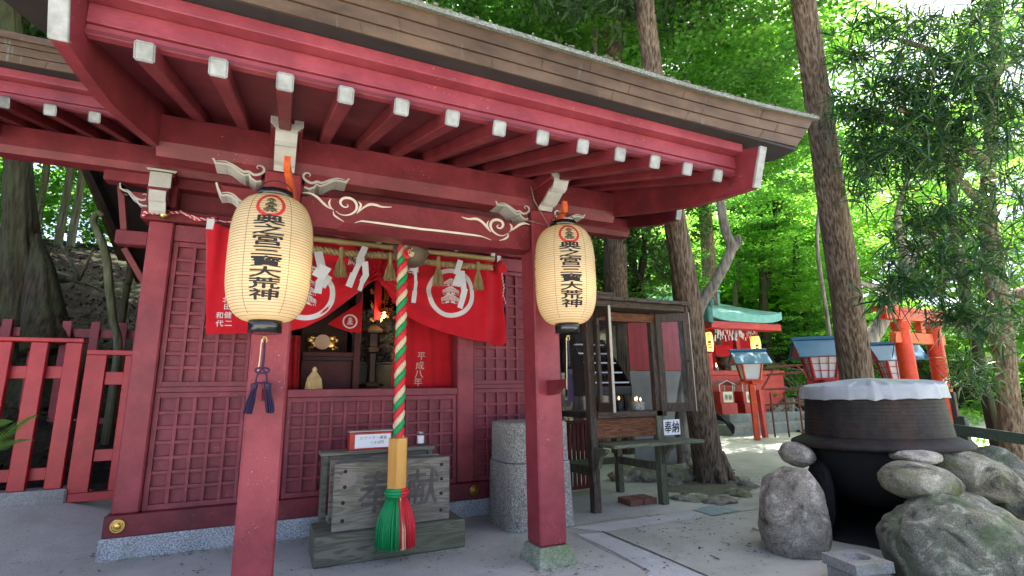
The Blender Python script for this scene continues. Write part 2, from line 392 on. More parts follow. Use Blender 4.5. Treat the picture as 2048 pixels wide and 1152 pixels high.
# boulder skins
def boulder(name, a, b, c, moss, mn):
    q = Mt(name)
    n = q.noise(2.6, detail=12, rough=.72, dist=1.2)
    col = q.ramp(n, [(.38, a), (.47, b), (.53, b), (.60, c)])
    sp = q.ramp(q.noise(120, detail=2, rough=.8), [(.35, (.5,)*3), (.62, (1.35,)*3)])
    col = q.mix(1, col, sp, 'MULTIPLY')
    col = q.mix(q.ramp(q.noise(3.3, detail=7, rough=.7, dist=.8), [(mn, (0,0,0)), (mn+.14, (.85,)*3)]), col, moss)
    li = q.ramp(q.noise(7, detail=5, rough=.7), [(.62, (0,0,0)), (.70, (.7,)*3)])
    col = q.mix(li, col, (.34,.35,.29))
    q.col(col).pr(.85, 0, .3); q.bump(q.noise(48, detail=8, rough=.78), .9, .022).bump(q.noise(11, detail=8, rough=.66), .8, .04)
    return q.m
M['rockA'] = boulder('grey_boulder', (.085,.072,.055), (.285,.255,.205), (.52,.475,.40), (.12,.12,.075), .57)
M['rockB'] = boulder('mossy_boulder', (.040,.042,.034), (.165,.168,.13), (.40,.395,.31), (.085,.13,.06), .48)
M['rockC'] = boulder('lichen_boulder', (.07,.065,.05), (.265,.25,.19), (.50,.475,.375), (.16,.185,.065), .5)
# ground
q = Mt('pavement'); n = q.noise(.7, detail=8, rough=.6)
c = q.ramp(n, [(.34, (.31,.312,.265)), (.5, (.39,.392,.345)), (.66, (.45,.45,.405))])
c = q.mix(1, c, q.ramp(q.noise(95, detail=3, rough=.75), [(.35, (.72,)*3), (.65, (1.16,)*3)]), 'MULTIPLY')
c = q.mix(q.ramp(q.noise(.9, detail=7, rough=.7), [(.50, (0,0,0)), (.72, (.6,)*3)]), c, (.23,.25,.19))
c = q.mix(q.ramp(q.noise(14, detail=2), [(.73, (0,0,0)), (.77, (.7,)*3)]), c, (.06,.05,.04))
q.col(c).pr(.9, 0, .25); q.bump(q.noise(50, detail=5), .2, .006).bump(q.noise(3, detail=4), .2, .02); M['pave'] = q.m
q = Mt('slab'); c = q.ramp(q.noise(1.5, detail=7), [(.36, (.35,.36,.34)), (.64, (.46,.47,.45))])
c = q.mix(1, c, q.ramp(q.noise(110, detail=3, rough=.75), [(.35, (.80,)*3), (.65, (1.1,)*3)]), 'MULTIPLY')
q.col(c).pr(.9, 0, .25); q.bump(q.noise(60, detail=4), .2, .005); M['slab'] = q.m
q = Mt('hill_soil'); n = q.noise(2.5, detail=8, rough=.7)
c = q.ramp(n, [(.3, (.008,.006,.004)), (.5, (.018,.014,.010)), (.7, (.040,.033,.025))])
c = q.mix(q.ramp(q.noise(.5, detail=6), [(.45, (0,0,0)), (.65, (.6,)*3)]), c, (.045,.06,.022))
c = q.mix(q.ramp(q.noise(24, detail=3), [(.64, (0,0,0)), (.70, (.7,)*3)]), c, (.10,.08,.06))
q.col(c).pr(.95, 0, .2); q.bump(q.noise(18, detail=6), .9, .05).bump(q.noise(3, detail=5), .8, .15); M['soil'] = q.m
# ------------------------------------------------------------------ writing and crests as thin geometry
_G = {}
def glyph(ch, bold=0.):
    k = (ch, bold)
    if k not in _G:
        fc = bpy.data.curves.new('t', 'FONT'); fc.body = ch; fc.size = 1; fc.resolution_u = 3; fc.offset = bold
        o = bpy.data.objects.new('t', fc); me = bpy.data.meshes.new_from_object(o)
        vs = [(v.co.x, v.co.y) for v in me.vertices]; fs = [tuple(p.vertices) for p in me.polygons]
        bpy.data.objects.remove(o); bpy.data.curves.remove(fc); bpy.data.meshes.remove(me)
        _G[k] = (vs, fs)
    return _G[k]
def _em():
    vs, _ = glyph('国'); ys = [v[1] for v in vs]; xs = [v[0] for v in vs]
    return (max(xs)-min(xs))/.84, (max(ys)+min(ys))/2
EM, EMC = _em()
LIFT = [0.]
def put(mb, ch, u, v, w, h, f, bold=0., cut=0, skew=0.):
    """one character centred on (u,v), em box w x h, mapped by f(u,v); bold strokes are laid on as close layers"""
    if bold:
        k = bold*1.1*w
        for i, (a, c_) in enumerate(((0,0),(k,0),(-k,0),(0,k*.7),(0,-k*.7))):
            put(mb, ch, u+a, v+c_, w, h, (lambda p, q, i=i: f(p, q)-(EYEP-f(p, q)).normalized()*-.0003*i), 0., cut, skew)
        return
    vs, fs = glyph(ch, bold)
    if not vs: return
    xs = [a for a, b in vs]; cx = (max(xs)+min(xs))/2
    P = [((a-cx)/EM*w, (b-EMC)/EM*h) for a, b in vs]
    t = bmesh.new(); tv = [t.verts.new((u+a+skew*b, v+b, 0)) for a, b in P]
    for q in fs:
        try: t.faces.new([tv[i] for i in q])
        except ValueError: pass
    if cut:
        n = int(w/cut)+1
        for i in range(-n, n+1):
            bmesh.ops.bisect_plane(t, geom=list(t.verts)+list(t.edges)+list(t.faces), plane_co=(u+i*cut, 0, 0), plane_no=(1, 0, 0))
            bmesh.ops.bisect_plane(t, geom=list(t.verts)+list(t.edges)+list(t.faces), plane_co=(0, v+i*cut, 0), plane_no=(0, 1, 0))
    t.verts.index_update(); mp = [mb.bm.verts.new(f(q.co.x, q.co.y)) for q in t.verts]
    for q in t.faces:
        try: mb.bm.faces.new([mp[a.index] for a in q.verts])
        except ValueError: pass
    t.free()
def column(mb, s, u, v, w, h, step, f, **k):
    for i, ch in enumerate(s): put(mb, ch, u, v-i*step, w, h, f, **k)
def ringm(mb, u, v, r0, r1, f, n=40, sy=1.):
    for i in range(n):
        a, b = 2*math.pi*i/n, 2*math.pi*(i+1)/n
        mb.face([f(u+r*math.cos(t), v+sy*r*math.sin(t)) for r, t in ((r0,a),(r1,a),(r1,b),(r0,b))])
def pine_crest(mb, u, v, R, f):
    """three stacked pine-tree tiers"""
    def tier(cx, cy, w):
        lobes = [(0, .30*w, .40*w), (-.30*w, .17*w, .34*w), (.30*w, .17*w, .34*w), (-.62*w, 0, .30*w), (.62*w, 0, .30*w)]
        def top(x):
            z = -.1*w
            for a, b, r in lobes:
                d = r*r-(x-a)**2
                if d > 0: z = max(z, b + math.sqrt(d)*.75)
            return z
        def bot(x): return -.22*w*(abs(x)/w)**1.5 - .02*w
        n = 44; X = [-.9*w + 1.8*w*i/n for i in range(n+1)]
        for i in range(n):
            a, b = X[i], X[i+1]
            ta, tb, ba, bb = top(a), top(b), bot(a), bot(b)
            ma, mb_ = ba + (ta-ba)*.80, bb + (tb-bb)*.80
            mb.face([f(cx+a, cy+ma), f(cx+b, cy+mb_), f(cx+b, cy+tb), f(cx+a, cy+ta)])
            if i % 3: mb.face([f(cx+a, cy+ba), f(cx+b, cy+bb), f(cx+b, cy+mb_), f(cx+a, cy+ma)])
        for s in (-1, 1):
            mb.face([f(cx+s*.10*w, cy-.06*w), f(cx+s*.42*w, cy-.13*w), f(cx+s*.50*w, cy-.36*w), f(cx+s*.06*w, cy-.24*w)])
            for k in (-1, 0, 1):
                x = cx+s*(.70+.12*k)*w
                mb.face([f(x-.02*w, cy-.24*w), f(x+.02*w, cy-.24*w), f(x+(.02+.05*k)*w, cy-.40*w), f(x-(.02-.05*k)*w, cy-.40*w)])
    tier(u, v+R*.42, R*.44); tier(u+R*.02, v-R*.04, R*.52); tier(u-R*.02, v-R*.52, R*.60)
def ribbon(mb, pts, wd, f, n=4, ends=(.15, .15), th=.004, nrm=Vector((0, -1, 0))):
    """a tapering raised stroke along 2-D points"""
    P = [Vector((a, b, 0)) for a, b in pts]; Q = []
    for i in range(len(P)-1):
        p0, p1, p2, p3 = P[max(0, i-1)], P[i], P[i+1], P[min(len(P)-1, i+2)]
        for k in range(n):
            t = k/n
            Q.append(.5*((2*p1) + (-p0+p2)*t + (2*p0-5*p1+4*p2-p3)*t*t + (-p0+3*p1-3*p2+p3)*t**3))
    Q.append(P[-1]); N = len(Q); L, R_ = [], []
    for i, p in enumerate(Q):
        d = (Q[min(N-1, i+1)]-Q[max(0, i-1)]); d.normalize(); s = Vector((-d.y, d.x, 0)); t = i/(N-1)
        ww = wd/2*(ends[0] + (1-ends[0])*min(1, t/.35) if t < .5 else ends[1] + (1-ends[1])*min(1, (1-t)/.35))
        L.append(p+s*ww); R_.append(p-s*ww)
    A = [mb.bm.verts.new(f(p.x, p.y)) for p in L]; B = [mb.bm.verts.new(f(p.x, p.y)) for p in R_]
    A2 = [mb.bm.verts.new(v.co+nrm*th) for v in A]; B2 = [mb.bm.verts.new(v.co+nrm*th) for v in B]
    F = mb.bm.faces.new
    for i in range(N-1):
        F((A2[i], B2[i], B2[i+1], A2[i+1])); F((A[i], A2[i], A2[i+1], A[i+1])); F((B[i], B[i+1], B2[i+1], B2[i]))
def XZ(y): return lambda x, z: Vector((x, y, z))

# ------------------------------------------------------------------ the shrine hall with its porch
XC = 1.18
SH = thing('shrine_hall', 'large red timber shrine hall with white-tipped rafters and copper-edged porch roof', 'shrine', (XC, 6.5, 0))
def part(name, mb, mat, parent=None, label=None, smooth=False):
    o = mb.build(name, mat, parent or SH, smooth)
    if label: o['label'] = label
    return o
mir = lambda x: 2*XC - x
# stone base and sill beam
b = MB(); b.box(-1.42, mir(-1.42), 6.45, 9.6, -.05, .195, .012); part('stone_base', b, M['granite'])
b = MB(); b.box(-1.40, mir(-1.40), 6.468, 9.55, .197, .40, .006); sill = part('sill_beam', b, M['red'])
for x in (-1.30, 2.41):
    b = MB(); b.lathe([(.068,-.004),(.068,.008),(.060,.020),(.050,.020),(.042,.010),(.034,.010),(.030,.026),(.020,.034),(0,.036)], (x+.02, 6.467, .305), 32, Matrix.Rotation(math.pi/2, 4, 'X'))
    o = b.build('boss', M['gold'], sill)
# columns
for x in (-1.36, mir(-1.36)-.23, -.08, 2.205):
    b = MB(); b.box(x, x+.235, 6.50, 6.735, .402, 3.44, .016); part('column', b, M['redv'])
b = MB(); b.box(-1.36, -1.13, 9.2, 9.43, .402, 3.44, .01); part('column', b, M['redv'])
# lattice panels
def lattice(x0, x1, z0, z1, y, cell=.150, bar=.036, edge=.05):
    b = MB(); b.box(x0, x1, y+.052, y+.07, z0, z1, 0)
    b.box(x0, x0+edge, y, y+.051, z0, z1, .003); b.box(x1-edge, x1, y, y+.051, z0, z1, .003)
    b.box(x0+edge, x1-edge, y, y+.051, z0, z0+edge*1.1, .003); b.box(x0+edge, x1-edge, y, y+.051, z1-edge*1.1, z1, .003)
    ix0, ix1, iz0, iz1 = x0+edge, x1-edge, z0+edge*1.1, z1-edge*1.1
    nx = max(1, round((ix1-ix0)/cell)); nz = max(1, round((iz1-iz0)/cell)); dx = (ix1-ix0)/nx; dz = (iz1-iz0)/nz
    for i in range(1, nx): jx = random.uniform(-.004,.004); b.box(ix0+i*dx-bar/2+jx, ix0+i*dx+bar/2+jx, y+random.uniform(.001,.005), y+.0515, iz0, iz1, .003)
    for j in range(1, nz): jz = random.uniform(-.004,.004); b.box(ix0, ix1, y+.0065+random.uniform(0,.003), y+.051, iz0+j*dz-bar/2+jz, iz0+j*dz+bar/2+jz, .003)
    return b
for (x0, x1, z0, z1, y) in ((-1.123, -.082, .402, 1.575, 6.565), (-1.123, -.082, 1.635, 3.24, 6.565), (2.442, 3.484, .402, 1.575, 6.565), (2.442, 3.484, 1.635, 3.24, 6.565), (.157, 2.203, .402, 1.50, 6.54)):
    part('lattice_panel', lattice(x0, x1, z0, z1, y), M['redw'])
for (x0, x1, y) in ((-1.123, -.082, 6.55), (2.442, 3.484, 6.55)):
    b = MB(); b.box(x0, x1, y, y+.09, 1.577, 1.633, .004); part('cross_rail', b, M['redw']); b = MB(); b.box(x0, x1, y-.01, y+.1, 3.243, 3.43, .004); part('cross_rail', b, M['redw'])
b = MB(); b.box(.157, 2.203, 6.515, 6.64, 1.502, 1.592, .006); part('window_sill', b, M['redw'])
b = MB(); b.box(.157, 2.203, 6.53, 6.70, 3.26, 3.435, .006); part('lintel', b, M['red'])
# head beam, upper wall
b = MB(); b.box(-1.44, mir(-1.44), 6.46, 6.76, 3.442, 3.575, .014); part('head_beam', b, M['red'])
b = MB(); b.box(-1.30, mir(-1.30), 6.60, 6.66, 3.577, 4.3, 0); part('upper_wall', b, M['red'])
b = MB(); b.box(-1.36, -1.30, 6.74, 9.2, .402, 4.6, 0); b.box(mir(-1.30), mir(-1.36), 6.74, 9.4, .402, 4.6, 0); [part('side_wall', q, M['redw']) for q in b.parted(lambda c: c.x > XC)]
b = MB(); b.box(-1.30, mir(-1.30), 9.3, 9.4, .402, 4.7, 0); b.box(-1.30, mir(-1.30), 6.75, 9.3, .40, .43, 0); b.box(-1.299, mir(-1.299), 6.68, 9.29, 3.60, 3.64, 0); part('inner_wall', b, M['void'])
for (x, z0, z1) in ((-1.25, 3.577, 3.72), (mir(-1.25), 3.577, 3.72)):
    b = MB(); b.box(x-.55, x+.55, 6.42, 6.58, z1+.10, z1+.26, .01); b.box(x-.14, x+.14, 6.36, 6.62, z0, z1+.10, .01); part('bracket_arm', b, M['red'])
# purlins (keta)
def chamfer_beam(x0, x1, y0, y1, z0, z1, c, taper=.05):
    b = MB(); pr = [(y0, z0+c), (y0, z1), (y1, z1), (y1, z0+c), (y1-c*.6, z0), (y0+c*.6, z0)]
    b.prism([(x0, y, z) for y, z in pr], (x1-x0, 0, 0), .004); return b
part('porch_purlin', chamfer_beam(-.94, mir(-.94), 4.36, 4.64, 3.335, 3.655, .10), M['red'])
part('main_purlin', chamfer_beam(-2.66, mir(-2.66), 6.30, 6.56, 3.93, 4.21, .07), M['red'])
# rafters: one plane rises from the porch eave over the hall
SL = .333
for i in range(13):
    x = -.67 + .3083*i; b = MB()
    n = Vector((0, -SL, 1)).normalized()
    p0 = Vector((x, 2.69, 3.135)); p1 = Vector((x, 5.25, 3.135+SL*2.56))
    b.bar(p0, p1, .084, .092, bev=.007); r = part('rafter', b, M['red'])
    c = MB(); c.bar(p0-Vector((0, .0035, .0035*SL)), p0+Vector((0, .004, .004*SL)), .086, .094, bev=.010); c.build('rafter_tip', M['white'], r)
for i in range(-2, 20):
    x = -1.92 + .3083*i
    if -.95 < x < mir(-.95)+.1 or x > mir(-2.45): continue
    b = MB(); p0 = Vector((x, 5.3, 3.975)); p1 = Vector((x, 6.75, 3.975+.29*1.45)); b.bar(p0, p1, .084, .092, bev=.007); r = part('rafter', b, M['red'])
    c = MB(); c.bar(p0-Vector((0, .0035, .001)), p0+Vector((0, .004, .001)), .090, .098, bev=.010); c.build('rafter_tip', M['white'], r)
for x in (-2.23, -2.50):
    b = MB(); p0 = Vector((x, 5.3, 3.975)); p1 = Vector((x, 6.75, 3.975+.29*1.45)); b.bar(p0, p1, .084, .092, bev=.007); r = part('rafter', b, M['red'])
    c = MB(); c.bar(p0-Vector((0, .0035, .001)), p0+Vector((0, .004, .001)), .090, .098, bev=.010); c.build('rafter_tip', M['white'], r)
# boarding over the rafters
def eave_board(x0, x1, y0, z0, y1, z1, t=.02):
    b = MB(); b.hexa([(x0,y0,z0),(x1,y0,z0),(x1,y1,z1),(x0,y1,z1),(x0,y0,z0+t),(x1,y0,z0+t),(x1,y1,z1+t),(x0,y1,z1+t)]); return b
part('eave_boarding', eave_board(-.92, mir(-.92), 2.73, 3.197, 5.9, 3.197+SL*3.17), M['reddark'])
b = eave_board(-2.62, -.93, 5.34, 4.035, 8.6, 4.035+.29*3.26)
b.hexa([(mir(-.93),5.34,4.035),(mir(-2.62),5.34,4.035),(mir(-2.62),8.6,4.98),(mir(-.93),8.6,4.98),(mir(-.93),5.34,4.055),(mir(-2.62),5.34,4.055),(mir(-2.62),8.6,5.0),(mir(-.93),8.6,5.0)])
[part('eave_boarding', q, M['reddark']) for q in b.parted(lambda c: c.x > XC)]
b = eave_board(-2.62, mir(-2.62), 8.6, 4.98, 12.6, 3.98); part('rear_boarding', b, M['dark'])
# fascia boards
def fascia(x0, x1, dy, dz):
    out = []
    for (y, z0, z1, d) in ((2.735, 3.195, 3.248, .05), (2.722, 3.252, 3.353, .06), (2.639, 3.355, 3.427, .15)):
        b = MB(); b.box(x0, x1, y+dy, y+d+dy, z0+dz, z1+dz, .004); out.append(b)
    return out
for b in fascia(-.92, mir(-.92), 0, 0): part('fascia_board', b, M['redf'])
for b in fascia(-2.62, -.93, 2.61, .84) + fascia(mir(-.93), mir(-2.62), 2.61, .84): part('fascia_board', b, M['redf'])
# bargeboards with white-painted ends
def barge(x0, x1, prof_bot, prof_top):
    b = MB(); pts = [(x0, y, z) for y, z in prof_bot] + [(x0, y, z) for y, z in reversed(prof_top)]
    b.prism(pts, (x1-x0, 0, 0), .005); return b
pb = [(2.58,3.035),(2.85,3.06),(3.25,3.112),(3.77,3.237),(4.3,3.375),(4.8,3.53),(5.4,3.75),(5.9,3.93)]
pt = [(2.478,3.335),(3.2,3.54),(4.0,3.79),(5.0,4.10),(5.9,4.40)]
for s in (0, 1):
    x0, x1 = (-.985, -.92) if s == 0 else (mir(-.92), mir(-.985))
    o = part('bargeboard', barge(x0, x1, pb, pt), M['red'])
    c = MB(); e = .003
    c.hexa([(x0-e,2.58-.004,3.033),(x1+e,2.58-.004,3.033),(x1+e,2.60,3.039),(x0-e,2.60,3.039),(x0-e,2.478-.004,3.335),(x1+e,2.478-.004,3.335),(x1+e,2.498,3.341),(x0-e,2.498,3.341)], .004)
    c.build('bargeboard_end', M['white'], o)
mb2 = [(5.22,3.86),(5.6,3.90),(6.4,4.10),(7.4,4.42),(8.6,4.80)]; mt2 = [(5.12,4.15),(6.4,4.50),(7.4,4.80),(8.6,5.15)]
rb = [(8.6,4.80),(9.5,4.60),(10.6,4.32),(12.5,3.86)]; rt = [(8.6,5.15),(12.6,4.15)]
for s in (0, 1):
    x0, x1 = (-2.70, -2.62) if s == 0 else (mir(-2.62), mir(-2.70))
    o = part('bargeboard', barge(x0, x1, mb2, mt2), M['red'])
    c = MB(); e = .003
    c.hexa([(x0-e,5.216,3.858),(x1+e,5.216,3.858),(x1+e,5.24,3.864),(x0-e,5.24,3.864),(x0-e,5.116,4.15),(x1+e,5.116,4.15),(x1+e,5.14,4.156),(x0-e,5.14,4.156)], .004)
    c.build('bargeboard_end', M['white'], o)
    part('bargeboard', barge(x0, x1, rb, rt), M['dark'])
# copper-clad roof edge in three courses, roof skin, dark soffit
def roofedge(x0, x1, dy, dz, name='copper_eave'):
    n = 48
    def lift(t, u=1): return (.028+.045*u)*max(0, (abs(2*t-1)-.35)/.65)**2
    b = MB()
    lv = [(2.541, 3.427), (2.518, 3.493), (2.495, 3.561), (2.470, 3.638)]
    for k in range(3):
        (ya, za), (yb, zb) = lv[k], lv[k+1]
        ya -= .005; yb += .005     # each course laps over the one below
        A, B = [], []
        for i in range(n+1):
            t = i/n; u = k/3; uu = (k+1)/3
            spread0, spread1 = .10+.17*u, .10+.17*uu
            xa = x0-spread0 + (x1-x0+2*spread0)*t; xb = x0-spread1 + (x1-x0+2*spread1)*t
            A.append(Vector((xa, ya+dy, za+.004+dz+lift(t, u)))); B.append(Vector((xb, yb+dy, zb+dz+lift(t, uu))))
        V = [[b.bm.verts.new(p) for p in row] for row in (A, B, [q+Vector((0,.10,0)) for q in B], [q+Vector((0,.10,0)) for q in A])]
        for i in range(n):
            for r in range(4): b.bm.faces.new((V[r][i], V[r][i+1], V[(r+1) % 4][i+1], V[(r+1) % 4][i]))
        b.bm.faces.new([V[r][0] for r in range(4)]); b.bm.faces.new([V[r][n] for r in (3,2,1,0)])
        # upright seams of the copper sheets
        random.seed(k+int(x0*10))
        xx = x0+.2+.25*k
        while xx < x1:
            i = int((xx-x0)/(x1-x0)*n); i = min(max(i, 0), n-1)
            b.bar(A[i]-Vector((0,.0015,0)), B[i]-Vector((0,.0015,0)), .006, .004, (0,1,0), 0); xx += .62+.25*random.random()
    o = part(name, b, M['copper'])
    return o
def roofskin(x0, x1, y0, z0, pts, t=.05):
    """sheet over the roof, following (y,z) points"""
    b = MB(); P = [(y0, z0)] + pts
    pr = [(x0, y, z) for y, z in P] + [(x0, y, z-t) for y, z in reversed(P)]
    b.prism(pr, (x1-x0, 0, 0), .01); return b
ce = roofedge(-1.33, mir(-1.33), 0, 0)
def porchskin():
    b = MB(); P = [(2.44,3.656),(2.70,3.725),(3.2,3.87),(4.2,4.25),(5.2,4.66)]; n = 48; x0, x1 = -1.63, mir(-1.63)
    def lf(i, y): return .073*max(0, (abs(2*i/n-1)-.35)/.65)**2*max(0, 1-(y-2.44)/2.5)
    for dz in (0, -.03):
        for i in range(n):
            for (ya, za), (yb, zb) in zip(P, P[1:]):
                xa, xb = x0+(x1-x0)*i/n, x0+(x1-x0)*(i+1)/n; q = [Vector((xa,ya,za+dz+lf(i,ya))),Vector((xb,ya,za+dz+lf(i+1,ya))),Vector((xb,yb,zb+dz+lf(i+1,yb))),Vector((xa,yb,zb+dz+lf(i,yb)))]
                b.face(q if dz == 0 else q[::-1])
    for i in range(n):
        xa, xb = x0+(x1-x0)*i/n, x0+(x1-x0)*(i+1)/n; y, z = P[0]; b.face([Vector((xa,y,z-.03+lf(i,y))),Vector((xb,y,z-.03+lf(i+1,y))),Vector((xb,y,z+lf(i+1,y))),Vector((xa,y,z+lf(i,y)))])
    for i, x in ((0,x0),(n,x1)):
        b.face([Vector((x,y,z+lf(i,y))) for y, z in P]+[Vector((x,y,z-.03+lf(i,y))) for y, z in reversed(P)])
    bmesh.ops.remove_doubles(b.bm, verts=b.bm.verts, dist=.0003); return b
o = part('porch_roof', porchskin(), M['guttermoss'])
# litter and lichen along the gutter line
random.seed(5); b = MB()
for i in range(900):
    x = random.uniform(-1.55, mir(-1.6)); p = Vector((x, 2.44+random.random()*.16, 3.662+random.random()*.02)); p.z += (p.y-2.44)*.25 + .073*max(0, (abs(2*(x+1.63)/5.62-1)-.35)/.65)**2 - .006
    b.obox(p, (random.uniform(.006,.03), random.uniform(.005,.02), random.uniform(.003,.012)), Matrix.Rotation(random.random()*3, 4, 'Z'), 0)
part('roof_moss', b, stone('roof_moss', (.06,.055,.04), (.13,.12,.09), (.22,.20,.16), 80))
roofedge(-2.95, -1.65, 2.61, .84); roofedge(mir(-1.65), mir(-2.95), 2.61, .84)
part('main_roof', roofskin(-3.15, mir(-3.15), 5.06, 4.497, [(6.5,4.98),(8.6,5.75),(10.6,5.2),(12.9,4.45)], .06), M['copper'])
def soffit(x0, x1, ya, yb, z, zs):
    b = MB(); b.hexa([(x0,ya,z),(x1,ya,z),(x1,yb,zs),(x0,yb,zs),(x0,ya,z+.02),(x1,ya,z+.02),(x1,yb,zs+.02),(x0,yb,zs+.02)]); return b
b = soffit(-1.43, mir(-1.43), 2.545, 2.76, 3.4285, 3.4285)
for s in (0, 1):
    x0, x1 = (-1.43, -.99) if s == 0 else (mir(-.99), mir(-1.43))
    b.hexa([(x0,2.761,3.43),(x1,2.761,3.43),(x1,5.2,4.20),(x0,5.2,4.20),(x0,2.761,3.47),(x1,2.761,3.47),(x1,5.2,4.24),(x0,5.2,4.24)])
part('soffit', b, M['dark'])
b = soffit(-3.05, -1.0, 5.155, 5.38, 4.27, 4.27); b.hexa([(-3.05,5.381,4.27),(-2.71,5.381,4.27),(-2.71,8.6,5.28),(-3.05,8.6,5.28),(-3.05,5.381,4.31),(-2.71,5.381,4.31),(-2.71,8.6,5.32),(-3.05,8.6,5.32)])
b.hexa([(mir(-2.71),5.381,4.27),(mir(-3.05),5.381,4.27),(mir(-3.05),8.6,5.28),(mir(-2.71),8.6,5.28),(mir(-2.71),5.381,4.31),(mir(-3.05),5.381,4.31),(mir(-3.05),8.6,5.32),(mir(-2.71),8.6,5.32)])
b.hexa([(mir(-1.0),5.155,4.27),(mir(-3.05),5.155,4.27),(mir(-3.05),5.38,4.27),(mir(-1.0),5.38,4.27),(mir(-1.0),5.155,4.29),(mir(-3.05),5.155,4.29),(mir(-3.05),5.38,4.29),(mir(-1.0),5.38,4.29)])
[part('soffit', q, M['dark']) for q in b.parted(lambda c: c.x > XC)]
# porch posts with stone feet
for x in (-.04, 2.40):
    b = MB(); z0, z1 = .152, 3.335; h = .137
    b.box(x-h, x+h, 4.5-h, 4.5+h, z0, z1, .016); part('porch_post', b, M['redv'])
    b = MB(); h0, h1 = .206, .155
    b.hexa([(x-h0,4.47-h0,-.02),(x+h0,4.47-h0,-.02),(x+h0,4.5+h0,-.02),(x-h0,4.5+h0,-.02),(x-h1,4.5-h1,.15),(x+h1,4.5-h1,.15),(x+h1,4.5+h1,.15),(x-h1,4.5+h1,.15)], .008); part('post_base', b, M['footing'])
    # little bracket on the face of the post
    b = MB(); y = 4.362
    b.prism([(x-.03, y, 1.62), (x-.03, y-.36, 1.62), (x-.03, y-.36, 1.565), (x-.03, y-.26, 1.56), (x-.03, y-.18, 1.525), (x-.03, y-.13, 1.49), (x-.03, y, 1.48)], (.06, 0, 0), .003); part('post_bracket', b, M['red'])
    # lantern hook
    b = MB(); b.bar((x+.09, 4.37, 3.10), (x+.02, 3.985, 3.225), .046, .062); b.box(x-.003, x+.043, 3.965, 4.0, 3.19, 3.30, .003); part('lantern_hook', b, M['orange'])
# carved tie beam between the posts
b = MB(); N = 30; y0, y1 = 4.40, 4.60
def cam(t): return .035*(1-(2*t-1)**2)
xa, xb = .098, 2.262
pts_t = [(xa+(xb-xa)*i/N, 3.16+cam(i/N)*1.3) for i in range(N+1)]
def low(t):
    e = min(t, 1-t); return 2.905 + .0*t - .02*sm(.16, .22, e)
pts_b = [(xa+(xb-xa)*i/N, low(i/N)) for i in range(N+1)]
b.prism([(x, y0, z) for x, z in pts_b] + [(x, y0, z) for x, z in reversed(pts_t)], (0, y1-y0, 0), .012)
tie = part('tie_beam', b, M['red'])
b = MB()      # raised lower moulding
b.prism([(xa+.30+ (xb-xa-.60)*i/N, 4.385, low(.5)+.004) for i in range(N+1)] + [(xa+.36+(xb-xa-.72)*(N-i)/N, 4.398, 2.965) for i in range(N+1)], (0, .03, 0), .003)
b.build('tie_moulding', M['red'], tie)
def px2(pts, ox, oy, s, y): 
    r = []
    for a, c in pts:
        p = aY(ox+a/s, oy+c/s, y); r.append((p.x, p.z))
    return r
b = MB(); yy = 4.398
for pts, wd in (([(275,665),(340,668),(400,700),(450,750),(500,790),(545,808)], .020), ([(520,715),(505,745),(510,775),(530,800)], .016),
    ([(560,820),(600,848),(650,856),(700,842),(735,810),(738,765),(710,725),(660,708),(620,715),(600,745),(615,775),(645,788),(668,778),(655,762)], .021),
    ([(540,815),(545,850),(580,880),(632,912)], .015), ([(752,740),(775,765),(765,800),(738,845)], .018), ([(738,845),(800,790),(850,765),(900,768),(960,785),(1038,786)], .022)):
    ribbon(b, px2(pts, 540, 230, 4.267, yy), wd, XZ(yy))
for pts, wd in (([(495,835),(560,855),(640,855),(700,890),(745,945),(778,980)], .024), ([(755,870),(740,900),(745,930),(760,950)], .017),
    ([(935,995),(890,1015),(840,1005),(790,965),(772,915),(790,875),(830,862),(875,875),(893,910),(875,940),(845,940),(835,920),(855,912)], .026),
    ([(955,900),(975,925),(970,960),(948,985)], .018), ([(948,985),(1000,945),(1060,905),(1110,898),(1150,910)], .024), ([(940,990),(940,1020),(910,1045),(855,1062)], .018)):
    ribbon(b, px2(pts, 820, 260, 4.8, yy), wd, XZ(yy))
[q.build('carved_scroll', M['scroll'], tie) for q in b.parted(lambda c: c.x > XC)]
b = MB(); y2 = 4.384
ln = px2([(722,922),(770,908),(850,913),(1280,972)], 540, 230, 4.267, y2) + px2([(250,965),(600,1008),(700,1026),(778,1058)], 820, 260, 4.8, y2)
ribbon(b, ln, .019, XZ(y2)); b.build('carved_line', M['scroll'], tie)
